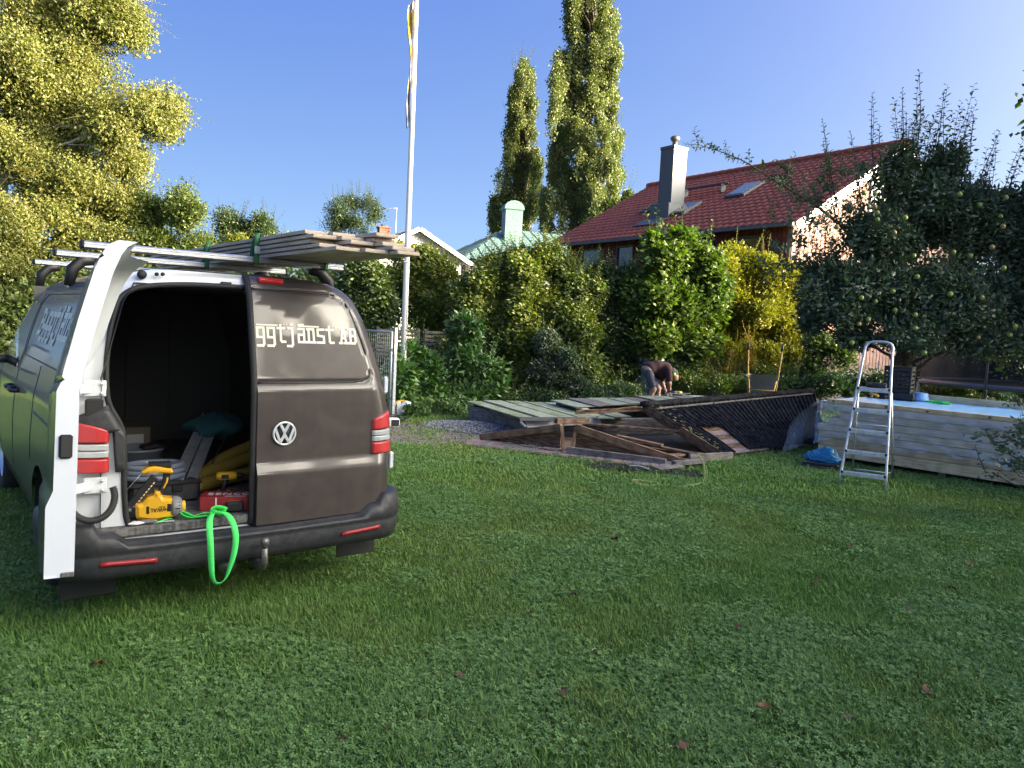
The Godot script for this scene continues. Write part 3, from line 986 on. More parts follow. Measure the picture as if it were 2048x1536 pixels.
func build_van() -> Node3D:
	var van := thing("van", "dark brown panel van with white roof bars and its left rear door open", "van", VAN, YAW)
	# ---- body shell: sides, corners, roof, front
	var ys := []
	var y := 0.30
	while y < 1.88: ys.append(y); y += 0.035
	ys.append_array([1.89, 1.905, 1.92, 1.932, 1.942, 1.95, 1.957, 1.963, 1.968])
	var st := mb()
	for sd in [-1.0, 1.0]:
		var grid := []
		for yy in ys:
			var row := []
			var w := van_w(yy)
			var rc := minf(0.15, w * 0.8)
			if yy > 1.943:
				for k in 5: 
					var x := (w - rc) * k / 5.0
					row.append(Vector3(x * sd, yy, rear_z(x, yy)))
			else:
				for k in 5: row.append(Vector3((w - 0.008) * sd, yy, rear_z(w - 0.008, yy)))
			for k in 6:
				var t := lerpf(0.94 if yy <= 1.943 else 0.0, 0.995, k / 5.0)
				var x := w - rc + rc * t
				row.append(Vector3(x * sd, yy, rear_z(x, yy)))
			var zb := rear_z(w, yy)
			var zf := tab(VF, yy)
			var fr := minf(0.35, w * 0.7)
			for k in 101:
				row.append(Vector3(w * sd, yy, lerpf(zb - 0.001, zf + fr, k / 100.0)))
			for k in 6:
				var a := PI / 2 * (k + 1) / 6.0
				row.append(Vector3((w - fr + fr * cos(a)) * sd, yy, zf + fr - fr * sin(a)))
			row.append(Vector3(0, yy, zf - 0.05))
			grid.append(row)
		# wheel arches: points inside are pulled out to the rim, cells wholly inside are left open
		var ins := []
		for r in grid:
			var rowi := []
			for i in r.size():
				var p: Vector3 = r[i]
				var hit := false
				if i > 10 and i < 112:
					for wz in [-1.0, -4.0]:
						var d := Vector2(p.z - wz, p.y - 0.34)
						if d.length() < 0.405:
							hit = true
							if d.length() < 0.001: d = Vector2(0, 1)
							d = d.normalized() * 0.405
							var ny := maxf(0.34 + d.y, 0.30)
							r[i] = Vector3(van_w(ny) * sd, ny, wz + d.x)
				rowi.append(hit)
			ins.append(rowi)
		for j in grid.size() - 1:
			for i in grid[0].size() - 1:
				if i < 4 and ys[j] < 1.942: continue
				if ins[j][i] and ins[j + 1][i] and ins[j][i + 1] and ins[j + 1][i + 1]: continue
				if sd < 0: q4(st, grid[j][i], grid[j][i + 1], grid[j + 1][i + 1], grid[j + 1][i])
				else: q4(st, grid[j][i], grid[j + 1][i], grid[j + 1][i + 1], grid[j][i + 1])
	var body := obj("body", st, M.brown, van)
	# side glass of the cab, covered side panel, seams, handles, fuel flap
	for sd in [-1.0, 1.0]:
		st = mb(true)
		var pane := [[-3.72, 1.22], [-2.62, 1.22], [-2.62, 1.74], [-2.95, 1.74], [-3.35, 1.45]]
		side_panel(st, pane, sd, 0.004)
		obj("cab_window", st, M.window, van)
		for line in [[[-2.5, .42], [-2.5, 1.25], [-2.48, 1.80]], [[-1.42, .72], [-1.42, 1.25], [-1.42, 1.32]], [[-3.6, .5], [-3.72, 1.2]]]:
			st = mb()
			side_line(st, line, sd, 0.005)
			obj("door_seam", st, M.black, van)
		st = mb()
		var l2 := [[-2.40, 1.34], [-0.42, 1.34], [-0.36, 1.42], [-0.50, 1.74], [-0.60, 1.79], [-2.30, 1.79], [-2.40, 1.72], [-2.40, 1.34]]
		side_line(st, l2, sd, 0.006)
		obj("panel_seam", st, M.black, van)
		st = mb()
		side_line(st, [[-1.40, 1.03], [-0.35, 1.03]], sd, 0.010)
		obj("slide_rail", st, M.black, van)
		for hz in [-2.62, -2.36]:
			st = mb()
			var hy := 1.08
			tube(st, [Vector3(sd * (van_w(hy) + .002), hy, hz - .10), Vector3(sd * (van_w(hy) + .045), hy, hz - .07), Vector3(sd * (van_w(hy) + .045), hy, hz + .07), Vector3(sd * (van_w(hy) + .002), hy, hz + .10)], 0.016, 8)
			obj("handle", st, M.plastic, van)
		# mirror on its arm
		var mir := sub("mirror", van, X(sd * 1.03, 1.26, -3.42))
		st = mb()
		tube(st, [Vector3(-sd * .16, -.02, -.04), Vector3(0, -.02, 0)], 0.035, 8)
		bx(st, X(sd * .06, .06, 0, 0, sd * 0.12, 0), Vector3(.20, .26, .11), .045)
		obj("housing", st, M.plastic, mir)
		box_part("glass", mir, X(sd * .06, .06, .058, 0, sd * 0.12, 0), Vector3(.165, .215, .004), M.chrome, .001)
		# wheels
		for wz in [-1.0, -4.0]: wheel(van, Vector3(sd * 0.815, 0.338, wz), sd)
		# inner arches
		for wz in [-1.0, -4.0]:
			st = mb()
			var rings := []
			for k in 13:
				var a := PI * k / 12.0
				rings.append([Vector3(sd * .93, maxf(0.34 + sin(a) * .41, .30), wz + cos(a) * .41), Vector3(sd * .60, maxf(0.34 + sin(a) * .41, .30), wz + cos(a) * .41)])
			loft(st, rings, false, false)
			obj("arch_liner", st, M.rubber, van)
	# name on the covered side panel
	var side := sub("side_lettering", van)
	slab_text(side, "Byggtjänst", .155, .13, .135, .034, M.cream, func(p: Vector2) -> Vector3: return Vector3(-(van_w(1.52 + p.y) + .004), 1.52 + p.y, -2.05 + p.x))
	# windscreen
	st = mb(true)
	q4(st, Vector3(-.70, 1.24, -4.13), Vector3(.70, 1.24, -4.13), Vector3(.60, 1.80, -3.19), Vector3(-.60, 1.80, -3.19))
	obj("windscreen", st, M.window, van)
	# ---- cargo room
	st = mb(true)
	var xi := 0.78
	for sd in [-1.0, 1.0]:
		q4(st, Vector3(sd * xi, .56, -.06), Vector3(sd * xi, 1.35, -.06), Vector3(sd * xi, 1.35, -2.9), Vector3(sd * xi, .56, -2.9))
		q4(st, Vector3(sd * xi, 1.35, -.06), Vector3(sd * .66, 1.75, -.17), Vector3(sd * .66, 1.75, -2.9), Vector3(sd * xi, 1.35, -2.9))
		q4(st, Vector3(sd * .66, 1.75, -.17), Vector3(sd * .6, 1.86, -.2), Vector3(sd * .6, 1.86, -2.9), Vector3(sd * .66, 1.75, -2.9))
	q4(st, Vector3(-.6, 1.86, -.2), Vector3(.6, 1.86, -.2), Vector3(.6, 1.86, -2.9), Vector3(-.6, 1.86, -2.9))
	q4(st, Vector3(-xi, .56, -2.9), Vector3(-xi, 1.86, -2.9), Vector3(xi, 1.86, -2.9), Vector3(xi, .56, -2.9))
	obj("cargo_lining", st, M.dark_cabin, van)
	for k in [-.42, -.1, .25]:
		box_part("wall_rib", van, X(k, 1.2, -2.885), Vector3(.02, 1.25, .02), M.dark_cabin)
	box_part("cargo_floor", van, X(0, .54, -1.47), Vector3(1.62, .05, 2.9), M.floor_ply, .006)
	# underside
	box_part("chassis", van, X(0, .36, -2.4), Vector3(1.5, .14, 4.2), M.rubber, .02)
	# ---- white door jamb with the black seal on its inner rim (left half, right half mirrored)
	var inner := [[-.005, 1.872], [-.30, 1.868], [-.50, 1.85], [-.60, 1.825], [-.665, 1.775], [-.70, 1.69], [-.727, 1.58], [-.750, 1.42], [-.752, 1.28], [-.735, 1.20], [-.69, 1.11], [-.672, 1.03], [-.668, .93], [-.668, .80], [-.662, .68], [-.650, .585], [-.615, .535], [-.54, .515], [-.3, .508], [-.005, .508]]
	var iv := []
	for q in inner: iv.append(Vector3(q[0], q[1], 0))
	iv = curve(iv, 4)
	for sd in [1.0, -1.0]:
		var rings := []
		var n := iv.size()
		for i in n:
			var p: Vector3 = iv[i]
			# matching point on the outer rim
			var f := float(i) / (n - 1)
			var oy := clampf(lerpf(1.943, 0.50, (f - 0.20) / 0.62), 0.50, 1.943)
			var ox := -(van_w(oy) - 0.012)
			if f < 0.20: ox = -(van_w(1.943) - 0.012) * f / 0.20; oy = 1.943
			if f > 0.82: ox = -(van_w(.5) - 0.012) * (1.0 - f) / 0.18; oy = 0.502
			var q := Vector3(ox, oy, rear_z(ox, oy) - 0.004)
			var ring := []
			for k in 7:
				var g := k / 6.0
				var m := q.lerp(p, g)
				m.z = rear_z(m.x, m.y) - 0.004 - 0.05 * smoothstep(0.0, 0.35, g)
				ring.append(Vector3(m.x * sd, m.y, m.z))
			var b: Vector3 = ring[-1]
			ring.append(b + Vector3(0, 0, -0.10))
			rings.append(ring)
		st = mb()
		if sd > 0:
			for r in rings: r.reverse()
		loft(st, rings, false, false)
		obj("door_jamb", st, M.white, van)
		var seal := []
		for p in iv: seal.append(Vector3(p.x * sd, p.y, rear_z(p.x, p.y) - 0.052))
		st = mb()
		tube(st, seal, 0.015, 8)
		obj("door_seal", st, M.rubber, van)
	# ---- right rear door, shut
	var rd := sub("right_rear_door", van)
	var sk := door_skin(1.0)
	obj("outer_skin", sk[0], M.brown, rd)
	obj("inner_skin", sk[1], M.white, rd)
	obj("edge", sk[2], M.rubber, rd)
	obj("pane_seam", sk[3], M.black, rd)
	st = mb()
	var es := []
	for k in 30: 
		var yy := lerpf(.505, 1.945, k / 29.0)
		es.append(Vector3(-.006, yy, rear_z(0, yy) - .014))
	tube(st, es, 0.020, 8)
	obj("edge_seal", st, M.rubber, rd)
	for hy in [[.80, .02], [1.30, .0]]:
		box_part("hinge", rd, X(van_w(hy[0]) - .010, hy[0], rear_z(van_w(hy[0]) - .02, hy[0]) + .012, 0, .9, 0), Vector3(.05, .115, .03), M.white, .012)
	# lettering: the tail of the firm's name runs on from the open door
	var tx := Transform3D(Basis.from_euler(Vector3(-.225, 0, 0)), Vector3.ZERO)
	var lt := sub("lettering", rd)
	slab_text(lt, "ggtjänst AB", .0625, .047, .078, .0138, M.cream, func(p: Vector2) -> Vector3: return Vector3(.016 + p.x, 1.567 + p.y, rear_z(.016 + p.x, 1.567 + p.y) + .003))
	for seg in [[.012, .14], [.265, .40], [.51, .60]]:
		var c: float = (seg[0] + seg[1]) / 2
		box_part("lettering_bar", rd, Transform3D(tx.basis, Vector3(c + .005, 1.661, rear_z(c, 1.661) + .003)), Vector3(seg[1] - seg[0], .010, .003), M.cream, .0005)
	for k in 5: box_part("lettering_dash", rd, Transform3D(tx.basis, Vector3(.165 + k * .018, 1.668, rear_z(.2, 1.668) + .003)), Vector3(.008, .006, .003), M.cream, .0005)
	# emblem: ring, V above W
	var em := sub("emblem", rd, X(.166, 1.032, door_z(.166, 1.032) + .002, 0, .01, 0))
	st = mb()
	lathe(st, [Vector2(0, -.001), Vector2(.066, -.001), Vector2(.068, .004), Vector2(0, .005)], 32, Transform3D(Basis.from_euler(Vector3(PI / 2, 0, 0)), Vector3.ZERO))
	obj("disc", st, M.black, em)
	st = mb()
	var rp := []
	for k in 33: rp.append(Vector3(cos(TAU * k / 32) * .0655, sin(TAU * k / 32) * .0655, .006))
	tube(st, rp, .0065, 8, false)
	obj("ring", st, M.badge, em)
	for pl in [[[-.027, .057], [0, .008], [.027, .057]], [[-.056, .031], [-.026, -.053], [0, -.005], [.026, -.053], [.056, .031]]]:
		st = mb()
		for k in pl.size() - 1:
			var a := Vector3(pl[k][0], pl[k][1], .007)
			var b := Vector3(pl[k + 1][0], pl[k + 1][1], .007)
			bx(st, along(a, b, Vector3.UP), Vector3(a.distance_to(b) + .010, .016, .010), .002)
		obj("letter", st, M.badge, em)
	# high brake light
	st = mb()
	var bl := []
	for k in 9: 
		var x := lerpf(.055, .20, k / 8.0)
		bl.append(Vector3(x, 1.921 - .002 * k / 8.0, rear_z(x, 1.92) + .006))
	tube(st, bl, .019, 8)
	obj("brake_light", st, M.lens_red2, rd)
	# ---- left rear door, swung open a quarter turn
	var hinge := Vector3(-.925, 0, -.12)
	var ld := sub("left_rear_door", van)
	ld.transform = Transform3D(Basis(Vector3(.067, 1, -.033).normalized(), -1.619), hinge + Vector3(-.028, -.010, .005)) * Transform3D(Basis(), -hinge)
	sk = door_skin(-1.0)
	obj("outer_skin", sk[0], M.brown, ld)
	obj("inner_skin", sk[1], M.white, ld)
	obj("edge", sk[2], M.white, ld)
	obj("pane_seam", sk[3], M.black, ld)
	box_part("latch", ld, X(-.004, 1.05, -.03), Vector3(.03, .10, .05), M.black, .008)
	box_part("lower_latch", ld, X(-.03, .515, -.05), Vector3(.07, .02, .05), M.steel, .004)
	# hinges, check strap and cable hose on the left jamb
	for hy in [.80, 1.30]:
		var hg := sub("door_hinge", van, X(-.83, hy, rear_z(-.83, hy) - .02))
		box_part("leaf", hg, X(.02, 0, .012, 0, 0, 0), Vector3(.11, .085, .012), M.white, .006)
		box_part("arm", hg, X(-.05, 0, .05, 0, .7, 0), Vector3(.13, .05, .025), M.white, .006)
		for b in [[.05, .025], [.05, -.025], [-.01, .02]]:
			var s5 := mb()
			lathe(s5, [Vector2(0, .012), Vector2(.008, .012), Vector2(.009, 0)], 8, X(b[0], b[1], .018, PI / 2, 0, 0))
			obj("bolt", s5, M.alu_paint, hg)
	box_part("hinge_cover", van, X(-.815, 1.19, rear_z(-.815, 1.19) - .012), Vector3(.085, .12, .02), M.black, .01)
	st = mb()
	var hp := []
	for k in 22:
		var a := lerpf(.35, -3.5, k / 21.0)
		hp.append(Vector3(-.815 + cos(a) * .105 - .02, .755 + sin(a) * .115, rear_z(-.8, .75) + .03 + .05 * sin(k / 21.0 * PI)))
	var hr := []
	var hp2 := curve(hp, 4)
	for k in hp2.size(): hr.append(.019 if k % 2 else .0155)
	tube(st, hp2, hr, 9)
	obj("cable_hose", st, M.rubber, van)
	for kk in [[-.56, 1.905], [-.49, 1.912], [-.46, 1.914]]:
		st = mb()
		lathe(st, [Vector2(.024 if kk[0] < -.5 else .010, -.01), Vector2(.024 if kk[0] < -.5 else .010, .008), Vector2(0, .014)], 12, X(kk[0], kk[1], rear_z(kk[0], kk[1]) - .01, PI / 2, 0, 0))
		obj("grommet", st, M.rubber, van)
	box_part("door_catch", van, X(-.12, 1.888, rear_z(-.12, 1.888) - .045), Vector3(.06, .018, .02), M.black, .004)
	# ---- tail lights
	for sd in [-1.0, 1.0]: tail_light(van, sd)
	# black trim above the left light
	st = mb()
	grid_patch(st, [[-.925, 1.14], [-.752, 1.215], [-.675, 1.075], [-.925, 1.05]], 0.012, -1.0)
	obj("light_trim", st, M.plastic, van)
	st = mb()
	grid_patch(st, [[-.735, 1.15], [-.672, 1.075], [-.672, .86], [-.715, .86]], 0.004, -1.0)
	obj("light_trim", st, M.plastic, van)
	# ---- bumper swept round the rear
	build_bumper(van)
	roof_rack(van)
	return van

func side_panel(st: SurfaceTool, poly: Array, sd: float, off: float) -> void:
	var pp := PackedVector2Array()
	for q in poly: pp.append(Vector2(q[0], q[1]))
	var tr := Geometry2D.triangulate_polygon(pp)
	for i in tr: st.add_vertex(Vector3(sd * (van_w(pp[i].y) + off), pp[i].y, pp[i].x))

func side_line(st: SurfaceTool, pts: Array, sd: float, r: float) -> void:
	var o := []
	for i in pts.size() - 1:
		for k in 8:
			var f := k / 8.0
			var yy := lerpf(pts[i][1], pts[i + 1][1], f)
			o.append(Vector3(sd * (van_w(yy) - r * .3), yy, lerpf(pts[i][0], pts[i + 1][0], f)))
	o.append(Vector3(sd * (van_w(pts[-1][1]) - r * .3), pts[-1][1], pts[-1][0]))
	tube(st, o, r, 5)

# a four-cornered patch that follows the rear of the body
func grid_patch(st: SurfaceTool, c: Array, off: float, flip: float, n := 10) -> void:
	var g := []
	for j in n + 1:
		var row := []
		for i in n + 1:
			var a := Vector2(c[0][0], c[0][1]).lerp(Vector2(c[1][0], c[1][1]), i / float(n))
			var b := Vector2(c[3][0], c[3][1]).lerp(Vector2(c[2][0], c[2][1]), i / float(n))
			var p := a.lerp(b, j / float(n))
			var edge := minf(minf(i, n - i), minf(j, n - j))
			row.append(Vector3(p.x, p.y, rear_z(p.x, p.y) + (off if edge > 0 else -0.03)))
		g.append(row)
	if flip > 0: g.reverse()
	loft(st, g, false, false)

func tail_light(van: Node3D, sd: float) -> void:
	var t := sub("tail_light", van)
	var x0 := .745 * sd
	var x1 := .945 * sd
	# red top, clear band split by a bar, red bottom
	for b in [[1.02, 1.145, 1.07, "red_lens", M.lens_red], [.985, 1.018, 1.018, "clear_lens", M.lens_clear], [.948, .982, .982, "clear_lens", M.lens_clear], [.865, .945, .945, "red_lens", M.lens_red]]:
		var st := mb()
		var top_out: float = b[1]
		var top_in: float = b[2]
		var g := []
		var n := 12
		for j in n + 1:
			var row := []
			for i in n + 1:
				var f := i / float(n)
				var x := lerpf(x0, x1, f)
				var yt := lerpf(top_in, top_out, sqrt(f))
				var yy := lerpf(b[0], yt, j / float(n))
				var w := van_w(yy)
				x = clampf(x, -(w - .006), w - .006)
				var e := minf(minf(i, n - i), minf(j, n - j))
				var z := rear_z(x, yy) + (.026 if e > 0 else -.02)
				if e > 0: z += .0015 * sin(f * 60.0)
				row.append(Vector3(x, yy, z))
			g.append(row)
		if sd > 0: g.reverse()
		loft(st, g, false, false)
		obj(b[3], st, b[4], t)

func build_bumper(van: Node3D) -> void:
	var path := []      # x, z, outward x, outward z, top height
	for k in 13:
		var x := .80 * k / 12.0
		path.append([x, -.01 - .03 * x * x, 0.04 * x, 1.0, lerpf(.498, .505, k / 12.0) if x < .70 else .56 + .0 * x])
	for k in 9:
		var a := PI / 2 * (k + 1) / 9.0
		path.append([.80 + .145 * sin(a), -.03 - .145 * (1 - cos(a)) - .0, sin(a), cos(a), .615])
	for k in 6: path.append([.945, -.20 - .09 * k, 1.0, 0.0, .615 - .005 * k])
	var full := []
	for k in range(path.size() - 1, 0, -1):
		var p: Array = path[k]
		full.append([-p[0], p[1], -p[2], p[3], p[4]])
	full.append_array(path)
	var rings := []
	for p in full:
		var tp: float = p[4]
		var ring := []
		for q in [[-.05, tp - .002], [.012, tp], [.055, tp - .006], [.070, tp - .025], [.078, .485 if tp < .55 else .53], [.082, .462], [.070, .448], [.074, .436], [.068, .36], [.045, .315], [-.02, .295], [-.06, .30]]:
			ring.append(Vector3(p[0] + p[2] * q[0], q[1], p[1] + p[3] * q[0]))
		rings.append(ring)
	var st := mb()
	loft(st, rings, true, true)
	var b := obj("bumper", st, M.plastic, van)
	for sd in [-1.0, 1.0]:
		st = mb()
		var rp := []
		for k in 8:
			var x := lerpf(.53, .80, k / 7.0)
			rp.append(Vector3(x * sd, lerpf(.392, .405, k / 7.0), -.03 * x * x + .062))
		tube(st, rp, .0145, 6)
		obj("reflector", st, M.reflector, van)
		var fl := box_part("mud_flap", van, X(sd * .80, .255, -.28), Vector3(.28, .24, .012), M.rubber, .004)
	# tow bar with its ball
	st = mb()
	tube(st, [Vector3(.02, .30, -.3), Vector3(.02, .28, .02), Vector3(.02, .285, .10), Vector3(.02, .32, .135), Vector3(.02, .40, .14)], [.025, .025, .026, .022, .017], 10)
	lathe(st, [Vector2(0, .46), Vector2(.015, .457), Vector2(.024, .445), Vector2(.025, .435), Vector2(.022, .42), Vector2(.014, .41), Vector2(.014, .39)], 14, X(.02, 0, .14))
	obj("tow_ball", st, M.steel, van)
	st = mb()
	var h := X(-.12, .27, -.05, PI / 2, 0, 0)
	lathe(st, [Vector2(0, .0), Vector2(.05, .0), Vector2(.055, -.05), Vector2(.03, -.3)], 12, h)
	obj("exhaust", st, M.steel, van)

func wheel(van: Node3D, at: Vector3, sd: float) -> void:
	var w := sub("wheel", van, Transform3D(Basis.from_euler(Vector3(0, 0, -sd * PI / 2)), at))
	var st := mb()
	lathe(st, [Vector2(.215, -.10), Vector2(.30, -.107), Vector2(.330, -.085), Vector2(.338, -.04), Vector2(.338, .04), Vector2(.330, .085), Vector2(.30, .107), Vector2(.215, .10), Vector2(.205, .06), Vector2(.205, -.06)], 40, Transform3D())
	obj("tyre", st, M.tyre, w)
	st = mb()
	lathe(st, [Vector2(.212, .098), Vector2(.200, .085), Vector2(.185, .05), Vector2(.10, .03), Vector2(.08, .06), Vector2(0, .065)], 32, Transform3D())
	obj("rim", st, M.alu_paint, w)

func roof_rack(van: Node3D) -> void:
	var i := 0
	for z in [-.60, -1.64, -3.2]:
		var r := sub("roof_bar", van, X(0, 2.064, z))
		var w := .785 if i < 2 else .74
		var st := mb()
		# grooved aluminium profile
		var prof := [[-.035, -.012], [-.035, .010], [-.028, .016], [-.006, .016], [-.005, .010], [.005, .010], [.006, .016], [.028, .016], [.035, .010], [.035, .003], [.030, .002], [.030, -.002], [.035, -.003], [.035, -.012], [.028, -.018], [-.028, -.018]]
		var a := []
		var b := []
		for q in prof:
			a.append(Vector3(-w, q[1] * 1.25, q[0])); b.append(Vector3(w, q[1] * 1.25, q[0]))
		st.set_smooth_group(-1)
		loft(st, [a, b])
		obj("bar", st, M.alu, r)
		for sd in [-1.0, 1.0]:
			box_part("end_cap", r, X(sd * (w + .008), 0, 0), Vector3(.022, .05, .076), M.black, .01)
			st = mb()
			tube(st, [Vector3(sd * .56, -.03, 0), Vector3(sd * .63, -.04, 0), Vector3(sd * .69, -.10, 0), Vector3(sd * .71, -.215, 0)], [.035, .04, .04, .032], 10, true)
			obj("foot", st, M.black, r)
		i += 1

# ---------------------------------------------------------------- the torn-down shed, timber stack and ladder
func board_mesh(l: float, h: float, w: float, bev := 0.003) -> ArrayMesh:
	var st := mb(true)
	bx(st, Transform3D(), Vector3(l, h, w), bev)
	st.generate_normals()
	return st.commit()

# a board as a part, from a to b (world minus the parent's origin), lying with its broad face up
func beam(called: String, parent: Node3D, a: Vector3, b: Vector3, h: float, w: float, m: Material, up := Vector3.UP, roll := 0.0) -> MeshInstance3D:
	var xf := along(a, b, up)
	if roll != 0.0: xf.basis = xf.basis * Basis(Vector3.RIGHT, roll)
	return put(called, board_mesh(a.distance_to(b), h, w), m, parent, xf)

func bil(p: Array, u: float, v: float) -> Vector3:   # p: 00, 10, 01, 11
	return (p[0] as Vector3).lerp(p[1], u).lerp((p[2] as Vector3).lerp(p[3], u), v)

func build_site() -> void:
	build_foundation()
	build_gable()
	build_fallen_roof()
	build_stack()
	build_ladder()

func build_foundation() -> void:
	# weathered sill frame that the shed stood on
	var o := thing("foundation_frame", "weathered grey timber frame on the ground under the mossy panels", "timber frame", Vector3(-.6, 0, -13.3))
	var P := o.position
	var c := [Vector3(-.70, .15, -13.45), Vector3(.42, .15, -12.0), Vector3(2.75, .15, -13.0), Vector3(1.9, .15, -15.6)]
	for i in 4: beam("sill_beam", o, c[i] - P, c[(i + 1) % 4] - P, .27, .12, M.greywood)
	for k in 3: beam("joist", o, (c[0] as Vector3).lerp(c[3], .25 * (k + 1)) - P, (c[1] as Vector3).lerp(c[2], .25 * (k + 1)) - P, .18, .05, M.oldwood)
	# two wall panels of mossy boards laid on top
	panel("wall_panel", "pale mossy board panel lying flat beside the grey gravel", [Vector3(-.82, .34, -13.55), Vector3(1.30, .34, -14.2), Vector3(.16, .34, -11.42), Vector3(1.95, .33, -12.35)], 6, M.mosswood, M.mosswood2)
	panel("wall_panel", "grey board panel lying flat in front of the bending person", [Vector3(.70, .43, -13.55), Vector3(3.9, .45, -16.0), Vector3(1.15, .42, -12.45), Vector3(4.4, .44, -14.6)], 9, M.mosswood2, M.greywood)
	# white strip and bent trim between the panels
	var s := thing("trim_strip", "white painted strip lying against the near edge of the mossy panel", "strip", Vector3(.7, .25, -11.75))
	beam("board", s, Vector3(-.45, -.02, .10), Vector3(.75, .02, -.45), .012, .11, M.white, Vector3(0, .6, .8).normalized())
	var fl := thing("metal_flashing", "grey metal edge flashing hanging off the mossy panel corner", "flashing", Vector3(.17, .30, -11.36))
	beam("strip", fl, Vector3(-.03, .045, -.02), Vector3(1.0, .045, -.36), .06, .012, M.darkmetal)
	beam("strip", fl, Vector3(-.02, .0, .0), Vector3(.06, -.06, .04), .03, .02, M.galv)
	var bm := thing("loose_beam", "short weathered beam end resting on top of the gable posts", "beam", Vector3(.8, .42, -10.6))
	beam("beam", bm, Vector3(-.17, .03, .12), Vector3(.28, .03, -.08), .075, .10, M.oldwood)
	var bt := thing("bent_strip", "thin dark bent strip rising from the loose beam to the roof edge", "strip", Vector3(1.0, .45, -10.8))
	var st := mb()
	ribbon(st, curve([Vector3(.05, .02, .05), Vector3(.25, .04, -.1), Vector3(.5, .14, -.25), Vector3(.85, .19, -.4)], 4), [Vector3(.0, .0, .03)], .006)
	obj("strip", st, M.oldwood, bt)

func panel(called: String, label: String, c: Array, n: int, m1: Material, m2: Material) -> void:
	var o := thing(called, label, "wall panel", c[2])
	var P := o.position
	for i in n:
		var u0 := i / float(n) + .006
		var u1 := (i + 1) / float(n) - .006
		var um := (u0 + u1) / 2
		var a := bil(c, um, -.01 - .02 * ((i * 7) % 3)) - P
		var b := bil(c, um, 1.0 + .012 * ((i * 5) % 3)) - P
		var w := bil(c, u0, .5).distance_to(bil(c, u1, .5))
		var y := .006 * ((i * 3) % 4) * Vector3.UP
		var k := beam("board", o, a + y, b + y, .022, w * .93, m1 if i % 3 != 1 else m2)
		k.rotate_object_local(Vector3.RIGHT, rng.randf_range(-.03, .03))
		if i < n - 1 and i % 2 == 0:      # cover strip over the joint
			var j := (i + 1.0) / n
			beam("cover_strip", o, bil(c, j, -.01) - P + Vector3(0, .024, 0), bil(c, j, 1.01) - P + Vector3(0, .024, 0), .02, .05, m2)
	for v in [.12, .88]: beam("batten", o, bil(c, .02, v) - P - Vector3(0, .035, 0), bil(c, .98, v) - P - Vector3(0, .035, 0), .045, .07, M.oldwood)

